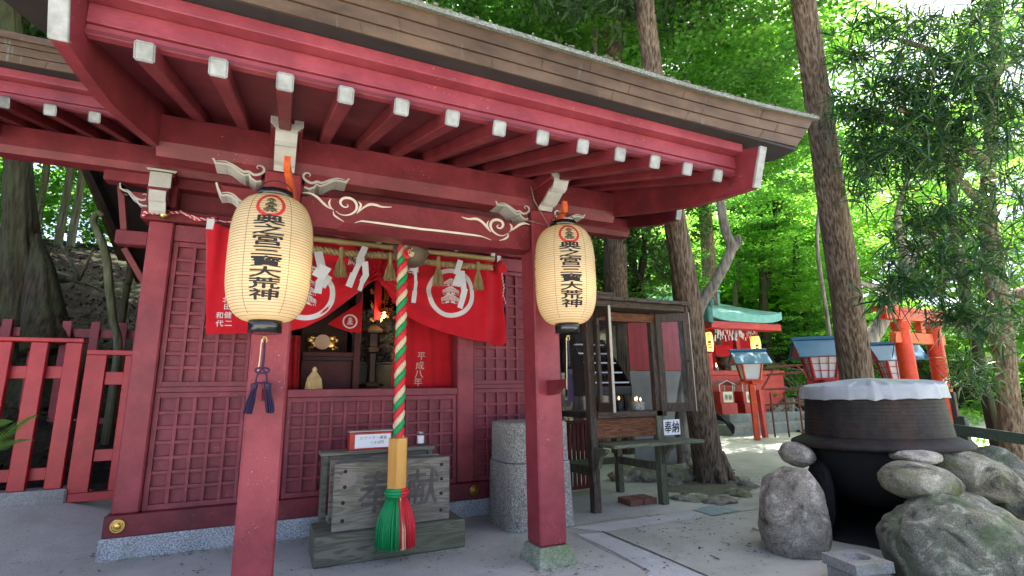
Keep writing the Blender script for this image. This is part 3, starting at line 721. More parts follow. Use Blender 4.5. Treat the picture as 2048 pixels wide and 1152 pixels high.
# scalloped bracket arms and noses (white underside)
def curl(b, u, z, s, x, y, k=.05):
    pts = [(u+.13, z-.045), (u+.08, z-.055), (u+.03, z-.04), (u, z), (u+.015, z+.04), (u+.05, z+.05), (u+.075, z+.03), (u+.06, z+.008), (u+.04, z+.018)]
    ribbon(b, [(x+s*a, c) for a, c in pts], .014, XZ(y))
def carved_arm(x, s, prof, ztop, y0, y1, cu=None, label='bracket_arm'):
    b = MB(); u0 = prof[-1][0]
    pts = [(x+s*u, y0, z) for u, z in prof] + [(x+s*u0, y0, ztop), (x+s*prof[0][0], y0, ztop+.0)]
    b.prism(pts, (0, y1-y0, 0), 0); o = part(label, b, M['red'])
    c = MB(); t = .015
    top = [(x+s*u, y0-.004, z+.002) for u, z in prof]; bot = []
    for i, (u, z) in enumerate(prof):
        a = prof[max(0, i-1)]; d = prof[min(len(prof)-1, i+1)]
        n = Vector((d[1]-a[1], -(d[0]-a[0]))).normalized()
        if n.y > 0: n = -n
        bot.append((x+s*(u+n.x*t), y0-.004, z+n.y*t))
    for i in range(len(top)-1):
        c.hexa([bot[i], bot[i+1], Vector(bot[i+1])+Vector((0,y1-y0,0)), Vector(bot[i])+Vector((0,y1-y0,0)), top[i], top[i+1], Vector(top[i+1])+Vector((0,y1-y0,0)), Vector(top[i])+Vector((0,y1-y0,0))])
    # thin white outline climbing into a curl on the face
    if cu:
        pts2 = [(x+s*a, z) for a, z in cu]; ribbon(c, pts2, .020, XZ(y0-.0005))
    c.build('white_carving', M['whitew'], o)
armp = [(.545,3.41),(.515,3.385),(.495,3.345),(.455,3.348),(.42,3.350),(.385,3.34),(.35,3.315),(.315,3.288),(.285,3.275),(.255,3.288),(.235,3.255),(.20,3.235),(.165,3.245)]
armc = [(.50,3.355),(.46,3.362),(.42,3.362),(.36,3.335),(.30,3.30),(.26,3.305),(.22,3.285),(.175,3.30),(.15,3.33),(.16,3.362),(.19,3.372),(.205,3.352),(.192,3.342)]
for x in (-.04, 2.40):
    for s in (-1, 1): carved_arm(x, s, armp, 3.41, 4.40, 4.60, armc)
nosp = [(.475,3.185),(.455,3.13),(.435,3.085),(.40,3.098),(.36,3.09),(.325,3.06),(.295,3.02),(.265,3.005),(.245,3.02),(.225,2.97),(.195,2.955),(.139,2.965)]
nosc = [(.44,3.10),(.40,3.112),(.355,3.10),(.31,3.06),(.27,3.035),(.235,3.03),(.205,3.05),(.20,3.085),(.225,3.105),(.25,3.092),(.24,3.076)]
for x, s in ((-.04, -1), (2.40, 1)): carved_arm(x, s, nosp, 3.165, 4.42, 4.58, nosc, 'beam_nose')
# forward arms on the post heads: white U-shaped block under a rafter, scalloped white underside
for x in (-.04, 2.40):
    b = MB(); b.box(x-.115, x+.115, 3.985, 4.358, 3.525, 3.662, .012); b.hexa([(x-.085,4.0,3.50),(x+.085,4.0,3.50),(x+.085,4.358,3.34),(x-.085,4.358,3.34),(x-.085,4.0,3.524),(x+.085,4.0,3.524),(x+.085,4.358,3.524),(x-.085,4.358,3.524)])
    o = part('head_block', b, M['red'])
    c = MB(); y = 3.983
    for q in ([(-.118,3.56),(-.08,3.522),(.08,3.522),(.118,3.56),(.118,3.575),(-.118,3.575)], [(-.118,3.576),(-.05,3.576),(-.05,3.665),(-.118,3.665)], [(.05,3.576),(.118,3.576),(.118,3.665),(.05,3.665)]):
        c.prism([(x+u, y, z) for u, z in q], (0, -.008, 0), .001)
    c.build('white_block_face', M['whitew'], o)
    c = MB(); pr = [(3.99,3.505),(4.03,3.445),(4.07,3.428),(4.10,3.435),(4.16,3.40),(4.23,3.362),(4.27,3.352),(4.30,3.362),(4.34,3.325)]
    for i in range(len(pr)-1):
        (ya, za), (yb, zb) = pr[i], pr[i+1]; hw = .078
        c.hexa([(x-hw,ya,za),(x+hw,ya,za),(x+hw,yb,zb),(x-hw,yb,zb),(x-hw,ya,za+.03),(x+hw,ya,za+.03),(x+hw,yb,zb+.03),(x-hw,yb,zb+.03)])
    c.build('white_carving', M['whitew'], o)
# white carvings at the hall corners under the main purlin
for x in (-1.245, mir(-1.245)):
    b = MB(); b.box(x-.12, x+.12, 6.22, 6.58, 3.86, 3.925, .006); b.box(x-.085, x+.085, 6.20, 6.58, 3.577, 3.858, .006); o = part('head_block', b, M['red'])
    c = MB(); y = 6.198
    c.prism([(x-.10, y, 3.72),(x+.10, y, 3.72),(x+.10, y, 3.89),(x-.10, y, 3.89)], (0,-.016,0), .006)
    c.prism([(x-.13, y+.016, 3.905),(x+.13, y+.016, 3.905),(x+.14, y+.016, 3.928),(x-.14, y+.016, 3.928)], (0,-.022,0), .002)
    pr = [(6.12,3.66),(6.13,3.60),(6.15,3.555),(6.17,3.54),(6.19,3.50),(6.21,3.46),(6.24,3.44)]
    for i in range(len(pr)-1):
        (ya, za), (yb, zb) = pr[i], pr[i+1]; hw = .075
        c.hexa([(x-hw,ya,za),(x+hw,ya,za),(x+hw,yb,zb),(x-hw,yb,zb),(x-hw,ya+.04,za+.02),(x+hw,ya+.04,za+.02),(x+hw,yb+.04,zb+.02),(x-hw,yb+.04,zb+.02)])
    c.build('white_carving', M['whitew'], o)
    s = -1 if x < XC else 1
    pr = [(.40,3.80),(.39,3.745),(.36,3.725),(.32,3.715),(.28,3.66),(.235,3.635),(.215,3.60),(.175,3.58),(.139,3.585)]
    carved_arm(x, s, pr, 3.72, 6.44, 6.56, [(.37,3.735),(.32,3.725),(.27,3.67),(.22,3.64),(.175,3.64),(.15,3.665),(.155,3.70),(.18,3.71),(.195,3.695)])
# struts and tie at the left gable
b = MB(); b.box(-1.66, -1.365, 6.56, 6.70, 3.16, 3.32, .01); b.box(mir(-1.365), mir(-1.66), 6.56, 6.70, 3.16, 3.32, .01); [part('tie_beam', q, M['red']) for q in b.parted(lambda c: c.x > XC)]
b = MB(); b.bar((-1.70, 6.65, 3.9), (-1.62, 6.75, 3.31), .06, .08, (0,1,0)); part('gable_strut', b, M['red']); b = MB(); b.bar((-1.62, 6.8, 3.17), (-1.38, 6.9, 2.75), .06, .08, (0,1,0)); part('gable_strut', b, M['red'])
# lamp wires on the porch
b = MB(); b.tube([aY(1062,372,4.34), aY(1068,400,4.34), aY(1085,430,4.33), aY(1098,452,4.30), aY(1093,462,4.25), aY(1089,480,4.15)], .006, 6)
b.tube([aY(1020,438,4.38), aY(1060,442,4.34), aY(1090,450,4.30)], .005, 6); part('lamp_cable', b, simple('grey_cable', (.18,.16,.14), (.24,.2,.18), 5, .6), smooth=True)
# ------------------------------------------------------------------ big paper lanterns
def big_lantern(loc, label, face, turn=0.):
    L = thing('paper_lantern', label, 'lantern', loc, 'big cream paper lanterns on the porch posts')
    R, H, r0 = .282, .915, .115
    def rad(t):                       # t 0..1 from the bottom
        e = abs(2*t-1); return r0 + (R-r0)*max(0, 1-e**3.6)**.52
    b = MB(); prof = []; NR = 46
    for i in range(NR*4+1):
        t = i/(NR*4); prof.append((rad(t) + .002*abs(math.sin(math.pi*NR*t)) - .002, H*t))
    c = Vector(loc)
    b.lathe(prof, c, 64, cap=False)
    body = b.build('paper_shade', M['paper'], L, True)
    b = MB()
    for i in range(1, NR):
        t = i/NR; r = rad(t)+.0002; z = H*t
        b.lathe([(r-.0012, z-.0014), (r+.0008, z-.0012), (r+.0008, z+.0012), (r-.0012, z+.0014)], c, 56, cap=False)
    for k in range(6):
        an = face + math.radians(30+60*k)
        b.tube([c+Vector((math.cos(an)*(rad(i/30)+.001), math.sin(an)*(rad(i/30)+.001), H*i/30)) for i in range(1, 30)], .0016, 4, False)
    b.build('hoop', M['hoop'], body)
    b = MB(); b.lathe([(.0,H+.055),(.122,H+.055),(.126,H+.05),(.126,H-.012),(.11,H-.012)], c, 48); b.build('top_ring', M['black'], L, True)
    b = MB(); b.lathe([(.105,.006),(.111,.0),(.111,-.085),(.100,-.088),(.0,-.080)], c, 48); b.build('bottom_ring', M['black'], L, True)
    b = MB(); hx = Vector((math.cos(face+math.pi/2), math.sin(face+math.pi/2), 0))
    b.tube([c+hx*(.115*math.cos(a))+Vector((0,0,H+.05+.10*math.sin(a))) for a in [math.pi*i/14 for i in range(15)]], .004, 6, False); b.build('wire_handle', M['black'], L, True)
    def onto(u, v, o=.0035):          # u across (m), v up from base, on the paper
        t = min(.995, max(.005, v/H)); r = rad(t)+o; an = face + u/R
        return c + Vector((math.cos(an)*r, math.sin(an)*r, v))
    b = MB(); column(b, '奥之宮三寳大荒神', 0, .668, .215, .076, .0745, onto, bold=.015, cut=.02); b.build('lettering', M['ink'], body)
    b = MB(); ringm(b, 0, .785, .080, .104, onto, 48, .92); b.build('red_circle', M['inkred'], body)
    b = MB(); pine_crest(b, 0, .786, .086, lambda u, v: onto(u, v, .0042)); b.build('pine_crest', M['ink'], body)
    b = MB()
    column(b, '平成八年一月吉日', -turn, .66, .034, .036, .052, lambda u, v: onto(u, v), bold=.01, cut=.02); b.build('side_lettering', M['ink'], body)
    lp = bpy.data.lights.new('lantern_bulb', 'POINT'); lp.energy = .55; lp.color = (1, .66, .32); lp.shadow_soft_size = .05
    lo = bpy.data.objects.new('lantern_bulb', lp); COL.objects.link(lo); lo.parent = L; lo.location = Vector((math.cos(face+.55), math.sin(face+.55), 0))*.10+Vector((0, 0, .32))
    return L
camdir = lambda p: math.atan2(-p[1], -p[0])
pL, pR = (-.08, 4.0, 2.035), (2.405, 4.0, 2.118)
big_lantern(pL, 'lit cream paper lantern with black characters hanging before the left porch post', camdir(pL)-.10, -.40)
big_lantern(pR, 'lit cream paper lantern hanging before the right porch post, beside the wooden kiosk', camdir(pR)+.20, .41)
def tassel(loc, label, twin):
    T = thing('silk_tassel', label, 'tassel', loc, 'purple tassels under the lanterns'); c = Vector(loc)
    b = MB(); b.lathe([(.002,-.03),(.016,-.026),(.016,-.02),(.003,-.016)], c, 12); b.tube([c+Vector((.015*math.cos(a), 0, -.045+.018*math.sin(a))) for a in [math.tau*i/12 for i in range(13)]], .0035, 5, False)
    b.build('brass_ring', M['gold'], T, True)
    b = MB(); random.seed(3)
    def head(x, z, ln, tilt):
        p = c+Vector((x, 0, z))
        b.lathe([(.004,0),(.022,-.006),(.024,-.03),(.018,-.045)], p, 12)
        for i in range(46):
            a = random.random()*math.tau; r = random.random()**.5
            p0 = p+Vector((.017*r*math.cos(a), .017*r*math.sin(a), -.04)); p1 = p+Vector((tilt+.030*r*math.cos(a), .030*r*math.sin(a), -ln*random.uniform(.9,1)))
            b.tube([p0, (p0+p1)/2+Vector((.004*math.cos(a), 0, 0)), p1], .0034, 4)
    if twin:
        b.tube([c+Vector((0,0,-.05)), c+Vector((.003,0,-.16)), c+Vector((0,0,-.235))], .009, 6)
        for s in (-1, 1):
            b.tube([c+Vector((s*.045*math.sin(a)*(1 if a < 3.2 else 1), 0, -.235+.02*math.cos(a*1.0)-.02)) for a in [math.pi*i/8 for i in range(9)]], .007, 6)
            b.tube([c+Vector((0,0,-.24)), c+Vector((s*.03,-.005,-.29)), c+Vector((s*.036,0,-.335)), c+Vector((-s*.0,-.012,-.345))], .007, 6)
            head(s*.042, -.34, .21, s*.028)
    else:
        b.tube([c+Vector((0,0,-.05)), c+Vector((.002,0,-.2)), c+Vector((0,0,-.30))], .006, 6)
        b.lathe([(.0,.02),(.012,.012),(.014,0),(.006,-.012)], c+Vector((0,0,-.27)), 12)
        head(0, -.32, .30, 0)
    b.build('fringe', M['purple'], T)
    b = MB(); b.tube([c+Vector((-.02,0,-.04)), c+Vector((-.022,.0,-.2)), c+Vector((-.028,.01,-.5 if not twin else -.26))], .004, 5); b.build('straw_cord', M['ropew'], T)
tassel((-.075, 3.99, 1.945), 'twin purple silk tassel with bow knot hanging below the left lantern', True)
tassel((2.405, 3.99, 2.03), 'single long purple silk tassel hanging below the right lantern', False)

# ------------------------------------------------------------------ red curtain
CY = 6.30
def cz(px, py): p = aY(px, py, CY); return p.x, p.z
def fold(x, z):
    ax, az = 1.10, 2.93                       # the gathered point
    d = math.hypot(x-ax, z-az) + .02; an = math.atan2(z-az, x-ax)
    g = math.exp(-d/.75)
    s = .032*math.sin(an*17 + .6*math.sin(d*4))*g + .014*math.sin(x*23+.7*math.sin(z*4))*sm(2.3, 2.6, x)*2.2
    s += .010*math.sin(x*9.3+z*2.1) + .006*math.sin(x*19-z*3.2) + .012*math.sin(an*9)*math.exp(-d/1.6)
    s += .022*math.sin(x*34)*sm(-.45, -.75, x)*sm(2.4, 3.2, z)
    return s*1.45
hem = [cz(*p) for p in [(411,668),(450,668),(500,668),(548,667),(575,664),(610,655),(645,638),(680,612),(712,588),(738,568),(757,556)]]
hem2 = [cz(*p) for p in [(757,556),(772,580),(792,608),(820,635),(850,652),(885,664),(920,674),(955,682),(985,688),(1000,692),(1011,686)]]
def poly(ps, t):
    L = [0]
    for a, b_ in zip(ps, ps[1:]): L.append(L[-1]+math.hypot(b_[0]-a[0], b_[1]-a[1]))
    s = t*L[-1]
    for i in range(len(ps)-1):
        if s <= L[i+1]+1e-9:
            k = (s-L[i])/(L[i+1]-L[i]); return ps[i][0]+(ps[i+1][0]-ps[i][0])*k, ps[i][1]+(ps[i+1][1]-ps[i][1])*k
    return ps[-1]
tl, tmid, trr = cz(412, 452), cz(757, 500), cz(990, 527)
zt = 3.365
def cpt(u, v):
    if u < .5:
        k = u*2; bx, bz = poly(hem, k); tx = -.80 + (1.10+.80)*k; tz = 3.43-.075*min(1, k*6)
    else:
        k = u*2-1; bx, bz = poly(hem2, k); tx = 1.10 + (2.72-1.10)*k; tz = 3.355
        if k > .93: tx += (k-.93)*.3
    vv = v; x = tx+(bx-tx)*vv; z = tz+(bz-tz)*vv - .02*math.sin(math.pi*v)*0
    return Vector((x, CY-fold(x, z), z))
CU = thing('shrine_curtain', 'bright red crested curtain drawn up in the middle across the shrine front', 'curtain', (1.0, CY, 2.2))
b = MB(); b.grid(cpt, 150, 44); o = b.build('curtain_cloth', M['cloth'], CU, True)
md = o.modifiers.new('thickness', 'SOLIDIFY'); md.thickness = .004
onC = lambda x, z: Vector((x, CY-fold(x, z)-.0075, z))
b = MB(); ex, ez = cz(902, 586); ringm(b, ex, ez, .265, .325, onC, 64)
o1 = b.build('white_circle', M['clothw'], CU)
b = MB(); pine_crest(b, ex-.005, ez+.03, .235, onC); b.build('pine_crest', M['clothw'], CU)
b = MB(); ex2, ez2 = cz(612, 586); ringm(b, ex2, ez2, .265, .325, onC, 64); b.build('white_circle', M['clothw'], CU)
b = MB(); pine_crest(b, ex2-.005, ez2+.03, .235, onC); b.build('pine_crest', M['clothw'], CU)
b = MB()
for ch, px, py, s in (('納',708,520,.15),('奉',826,540,.15),('北',453,600,.075),('田',455,614,.07),('和',439,631,.075),('代',439,647,.075),('健',456,631,.075),('二',457,647,.075)):
    x, z = cz(px, py); put(b, ch, x, z, s, s, onC, bold=.012, cut=.05)
b.build('lettering', M['clothw'], CU)
b = MB()
for px, py, dx in ((421,448,.075),(758,478,.06),(913,494,.05),(986,510,.06),(998,520,.06)):
    p = aY(px, py, CY-.03); b.obox(p, (dx, .012, .12), None, .003)
b.build('white_tab', M['washi'], CU)
b = MB(); p0 = aY(986, 530, CY-.02)
b.rock((2.74, CY-.05, 3.20), (.085, .06, .10), 4, 3, .35); b.build('knot', M['cloth'], CU, True)

def twisted(name, label, cat, path, r, strands, mats, turns, group=None, n=6, T=None, names=None):
    """rope of several twisted strands along a path"""
    T = T or thing(name, label, cat, path[-1], group)
    P = [Vector(p) for p in path]
    seg = [0]
    for a, c_ in zip(P, P[1:]): seg.append(seg[-1]+(c_-a).length)
    L = seg[-1]; N = int(turns*14)
    def at(s):
        for i in range(len(P)-1):
            if s <= seg[i+1]+1e-9:
                k = (s-seg[i])/(seg[i+1]-seg[i]); return P[i].lerp(P[i+1], k), (P[i+1]-P[i]).normalized()
        return P[-1], (P[-1]-P[-2]).normalized()
    for k in range(strands):
        b = MB(); Q = []
        for i in range(N+1):
            p, t = at(L*i/N); a = Vector((.1,-1,.2)); a = (a-t*a.dot(t)).normalized(); c_ = t.cross(a)
            an = math.tau*(turns*i/N + k/strands); Q.append(p + (a*math.cos(an)+c_*math.sin(an))*r*.52)
        b.tube(Q, r*.54, n); b.build((names or ['strand']*strands)[k], M[mats[k]], T, True)
    return T
# twisted red and white cord along the head beam
y = 6.40
cord = [aY(*q, yy_) for q, yy_ in (((432,436),y),((395,440),y),((362,424),y),((325,427),y),((290,425),y),((287,432),6.44))]
T = twisted('twisted_cord', 'thin red and white twisted cord strung along the beam above the curtain', 'cord', cord, .017, 3, ['roper','washi','roper'], 16)
cord2 = [aY(*q, 6.36) for q in ((360,425),(400,437),(440,442),(480,447),(640,462),(700,468),(762,476),(800,480),(860,487),(905,493),(940,486),(970,495),(1000,504),(1044,508))]
twisted('', '', '', cord2, .012, 2, ['roper','washi'], 46, T=T)
cord3 = [aY(*q, 6.2) for q in ((1003,545),(1008,575),(1006,590),(1012,608))]
T2 = twisted('twisted_cord', 'short red and white cord hanging at the right edge of the curtain', 'cord', cord3, .012, 2, ['roper','washi'], 9)
b = MB()
for px, py in ((327,427),(938,492)):
    p = aY(px, py, 6.335); b.lathe([(.0,-.03),(.045,-.028),(.055,-.012),(.03,.0),(.022,.01),(0,.012)], p, 20, Matrix.Rotation(math.pi/2, 4, 'X'))
b.build('cord_boss', M['gold'], T, True)

# bamboo pole and straw rope with tassels and paper streamers
PY_ = 6.12
pa, pb_ = aY(560, 470, PY_), aY(988, 518, PY_)
b = MB(); N = 24
pts = [Vector(pa).lerp(Vector(pb_), i/N) for i in range(N+1)]
b.tube(pts, [.033+(.005 if i % 6 == 0 else 0) for i in range(N+1)], 14); o = b.build('bamboo_pole', M['bamboo'], None, True)
tag(o, 'old bamboo pole tied level across the top of the curtain', 'pole')
ra, rb_ = aY(560, 487, 6.08), aY(984, 535, 6.08)
rp = [Vector(ra).lerp(Vector(rb_), i/12)+Vector((0, 0, -.03*math.sin(math.pi*i/12*2)**2)) for i in range(13)]
T = twisted('sacred_rope', 'thick straw rope with straw tassels hung under the bamboo pole', 'rope', rp, .042, 3, ['straw']*3, 17)
def straw_tassel(px, py, ln):
    p = aY(px, py, 6.04); b = MB(); random.seed(px)
    b.tube([p+Vector((0,0,.04)), p+Vector((0,0,-.10*ln/.3))], .022, 8, rough=.2)
    for i in range(70):
        a = random.random()*math.tau; r = random.random()**.5
        q0 = p+Vector((.018*r*math.cos(a), .018*r*math.sin(a), -.08*ln/.3)); q1 = p+Vector((.078*r*math.cos(a), .05*r*math.sin(a), -ln*random.uniform(.9,1.03)))
        b.tube([q0, q0.lerp(q1, .5)+Vector((.008*math.cos(a),0,.0)), q1], .0042, 4)
    b.build('straw_tassel', M['straw'], T)
for px, py, ln in ((683,502,.31),(781,512,.30),(877,520,.33),(956,530,.33)): straw_tassel(px, py, ln)
def streamer(loc, label, chain, seed):
    random.seed(seed); p = Vector(loc); b = MB()
    for (dx, dz, w_, h_, rot) in chain:
        Mx = Matrix.Rotation(rot, 4, 'Y') @ Matrix.Rotation(random.uniform(-.35, .35), 4, 'Z')
        b.obox(p+Vector((dx, random.uniform(-.02,.01), dz)), (w_, .0022, h_), Mx, 0)
    o = b.build('paper_streamer', M['washi']); tag(o, label, 'paper streamer', 'white folded paper streamers on the straw rope')
z_ = lambda px, py: aY(px, py, 6.0)
streamer(z_(724,520), 'white zigzag paper streamer beside the white character left of the gathered curtain', [(0,.08,.075,.19,.35),(-.02,-.02,.09,.10,.2),(-.06,-.12,.06,.18,.35),(-.11,-.25,.075,.17,.3),(.04,-.10,.07,.16,-.1),(.035,-.21,.07,.12,.45),(.0,-.31,.05,.13,.25)], 1)
streamer(z_(640,530), 'white broad paper streamer half hidden behind the left lantern', [(.0,.05,.10,.22,-.25),(.02,-.08,.15,.16,.5),(.05,-.17,.13,.15,.5),(.0,-.26,.08,.14,.1)], 2)
streamer(z_(828,545), 'narrow white paper streamer hanging below the bell', [(.0,.07,.10,.10,.1),(.02,-.05,.035,.20,-.05),(.018,-.18,.04,.15,.1),(.01,-.30,.055,.15,.1)], 3)
streamer(z_(918,560), 'white paper streamer hanging over the round crest of the curtain', [(-.015,.16,.07,.20,.3),(.015,.05,.11,.14,.0),(-.02,-.02,.10,.13,.3),(.06,-.05,.09,.17,-.1),(.06,-.17,.085,.14,.25),(.03,-.29,.07,.15,.3)], 4)

# ------------------------------------------------------------------ bell and bell rope
bx, by = 1.12, 5.10
cb = aY(822, 503, 5.24)
BE = thing('shrine_bell', 'large dull bronze hollow bell hung behind the tie beam', 'bell', cb)
b = MB(); prof = [(r*1.2, z*1.15) for r, z in [(.0,.16),(.06,.155),(.115,.12),(.142,.06),(.15,.012),(.162,.008),(.162,-.008),(.15,-.012),(.146,-.05),(.12,-.105),(.07,-.14),(.0,-.15)]]
b.lathe(prof, cb, 40, Matrix.Rotation(.12, 4, 'Y')); b.build('bell_shell', M['bellm'], BE, True)
b = MB(); b.tube([cb+Vector((-.13,-.02,-.06)), cb+Vector((0,-.135,-.075)), cb+Vector((.13,-.02,-.06))], .006, 6); b.tube([cb+Vector((0,0,.15)), cb+Vector((0,.0,.34))], .012, 8)
b.build('hanger', M['iron'], BE)
top = aY(806, 482, by); bot = aY(797, 880, by)
BR = twisted('bell_rope', 'thick red green and cream twisted bell rope with wooden block and two-coloured tassel', 'rope', [top+Vector((0,0,.30)), top, top.lerp(bot, .5), bot], .054, 3, ['ropeg','ropew','roper'], 9.5, n=12, names=['green_strand','cream_strand','red_strand'])
b = MB(); q1 = aY(797, 875, by); q2 = aY(794, 976, by); hz = q1.z-q2.z
b.lathe([(.088,0),(.098,.006),(.098,hz-.006),(.088,hz)], q2, 6, Matrix.Rotation(math.radians(12), 4, 'Z')); blk = b.build('wooden_block', M['bluewood'], BR)
for p in blk.data.polygons: p.use_smooth = False
# small brushed characters on the right-hand face of the block
b = MB(); fa = math.radians(12)-math.pi/6; ap = .098*math.cos(math.pi/6)+.001
def onblk(u, v):
    n = Vector((math.cos(fa), math.sin(fa), 0)); t = Vector((-n.y, n.x, 0)); return q2+n*ap+t*u+Vector((0,0,v))
for ch, u, v in (('石',.004,hz*.76),('田',.004,hz*.60),('敏',-.022,hz*.41),('子',-.022,hz*.27)): put(b, ch, u, v, .038, .042, onblk, bold=.01)
b.build('lettering', M['ink'], blk)
b = MB()
random.seed(8)
c0 = q2+Vector((0,0,-.0))
def half(mat, s, nm):
    b = MB()
    A = [math.pi/2+.15+i*(math.pi/10) for i in range(11)] if s < 0 else [-math.pi/2+.15+i*(math.pi/10) for i in range(11)]
    for zz, rr in ((-.012,.088),(-.036,.105),(-.06,.088)):
        b.tube([c0+Vector((rr*math.cos(a), rr*math.sin(a), zz)) for a in A], .017, 8)
    b.rock(c0+Vector((s*.045,0,-.04)), (.05,.085,.04), 2, 2, .05)
    for i in range(420):
        a = random.choice(A)+random.uniform(-.15,.15); r = random.random()**.4
        p0 = c0+Vector((.085*r*math.cos(a), .085*r*math.sin(a), -.075)); L_ = .44*random.uniform(.93,1.0)
        k = 1.95+random.uniform(-.15,.15)
        p1 = c0+Vector((.085*k*r*math.cos(a), .085*k*r*math.sin(a), -.075-L_*.55)); p2 = c0+Vector((.085*(k+.12)*r*math.cos(a), .085*(k+.12)*r*math.sin(a), -.075-L_))
        b.tube([p0, p0.lerp(p1,.5)+Vector((.012*r*math.cos(a), .012*r*math.sin(a), 0)), p1, p2], .0052, 5)
    b.build(nm, M[mat], BR, True)
half('ropeg', -1, 'green_tassel'); half('roper', 1, 'red_tassel')
b = MB()
for i in range(60):
    a = math.pi/2*(1 if i % 2 else -1)+.15+random.uniform(-.12,.12); r = random.random()**.3
    b.tube([c0+Vector((.09*r*math.cos(a), .09*r*math.sin(a), -.075)), c0+Vector((.19*r*math.cos(a), .185*r*math.sin(a), -.34)), c0+Vector((.2*r*math.cos(a), .19*r*math.sin(a), -.50))], .0042, 4)
b.build('gold_fringe', M['ropew'], BR)
b = MB(); kp = aY(812, 505, by-.06)
for i in range(26):
    a = random.random()*math.tau; b.tube([kp, kp+Vector((.035*math.cos(a), -.03, .05*math.sin(a)-.02))], .010, 5)
b.build('rope_knot', M['roper'], BR, True)
b = MB()
for i in range(14):
    a = random.random()*math.tau; b.tube([kp+Vector((.02,-.02,0)), kp+Vector((.05+.03*math.cos(a), -.03, .05*math.sin(a)))], .008, 5)
b.build('gold_knot', M['ropew'], BR, True)

# ------------------------------------------------------------------ offertory box and things on it
OB = thing('offertory_box', 'weathered grey wooden offertory box with brushed characters on a plank plinth', 'box', (1.15, 5.4, 0))
b = MB(); b.box(.432, 1.868, 5.245, 5.84, 0, .265, .012); part('plinth', b, M['greywoodb'], OB)
fx0, fx1, fy = .585, 1.725, 5.33
zf = aY(650, 935, fy).z; ztop = .875
b = MB(); b.box(fx0, fx1, fy, fy+.035, .267, ztop, .006); fb = part('front_board', b, M['greywood'], OB)
b = MB(); b.box(fx0, fx1, 5.70, 5.735, .267, ztop-.01, .005); part('back_board', b, M['greywood'], OB)
for x in (fx0+.05, fx1-.085):
    b = MB(); b.box(x, x+.035, fy+.036, 5.699, .267, ztop-.03, .004); part('side_board', b, M['greywood'], OB)
b = MB(); b.box(fx0+.086, fx1-.086, fy+.036, 5.69, .60, .62, 0); part('inner_board', b, M['greywoodb'], OB)
b = MB()
for x in (fx0+.10, fx1-.09):
    for z in (.36, .52, .66, .80):
        b.lathe([(0,.006),(.013,.005),(.018,.001),(.018,-.002)], (x+random.uniform(-.01,.01), fy-.001, z), 10, Matrix.Rotation(math.pi/2, 4, 'X'))
[q.build('nail', M['iron'], fb) for q in b.parted(lambda c: (round(c.x), round(c.z, 2)))]
onF = lambda u, v: Vector((u, fy-.0025, v))
b = MB()
p = aY(752, 1000-15, fy); put(b, '奉', p.x, p.z, .34, .40, onF, bold=.016, skew=.08)
p = aY(846, 975, fy); put(b, '献', p.x, p.z, .34, .36, onF, bold=.016, skew=.08)
b.build('lettering', M['inkfade'], fb)
b = MB(); p = aY(697, 958, fy); ringm(b, p.x, p.z, .0001, .075, onF, 40, .95); b.build('pale_disc', simple('bare_wood_patch', (.20,.17,.145), (.235,.20,.175), 20, .8), fb)
# shelf behind
SB = thing('wooden_shelf', 'grey plank shelf standing behind the offertory box', 'shelf', (1.1, 6.0, 0))
b = MB(); b.box(.50, 1.72, 5.86, 6.16, .895, .935, .006); part('shelf_top', b, M['greywood'], SB)
for x in (.53, 1.64):
    b = MB(); b.box(x, x+.05, 5.87, 6.14, 0, .894, .005); part('side_board', b, M['greywoodb'], SB)
b = MB(); b.box(.581, 1.639, 5.90, 5.93, .70, .894, .004); part('front_board', b, M['greywood'], SB)
# money box with a paper notice
pa = aY(698, 906, 5.90)
x0 = pa.x; x1 = x0+.45
CB = thing('coin_box', 'scarlet money box with a white notice on the plank shelf', 'money box', ((x0+x1)/2, 5.95, .936))
b = MB(); b.box(x0, x1, 5.895, 6.05, .936, 1.118, .006); part('box_body', b, M['boxred'], CB)
b = MB(); b.box(x0-.012, x1+.01, 5.885, 6.06, 1.12, 1.135, .004); part('lid', b, M['alu'], CB)
b = MB(); b.box(x0+.055, x1-.015, 5.889, 5.8945, .955, 1.095, .001); sg = part('notice', b, M['signw'], CB)
onS = lambda u, v: Vector((u, 5.8875, v))
b = MB()
for i, ch in enumerate('ロウソク・線香'): put(b, ch, x0+.125+i*.042, 1.057, .036, .036, onS, bold=.004)
for i, ch in enumerate('100円'): put(b, ch, x0+.235+i*.035, 1.008, .040, .040, onS, bold=.004, skew=.15 if i < 3 else 0)
b.build('lettering', M['pencil'], sg)
# glass jar
pj = aY(841, 888, 5.97); pj.z = .936
JA = thing('glass_jar', 'small clear glass jar with a paper label on the plank shelf', 'jar', pj)
b = MB(); b.lathe([(.0,.003),(.034,.003),(.038,.01),(.038,.125),(.030,.135)], pj, 24); part('jar_body', b, M['glass'], JA, smooth=True)
b = MB(); b.lathe([(.034,.136),(.036,.14),(.036,.156),(.0,.158)], pj, 24); part('lid', b, M['alu'], JA)
b = MB(); b.lathe([(.0389,.03),(.0389,.115)], pj, 24); o = part('label', b, M['signw'], JA)

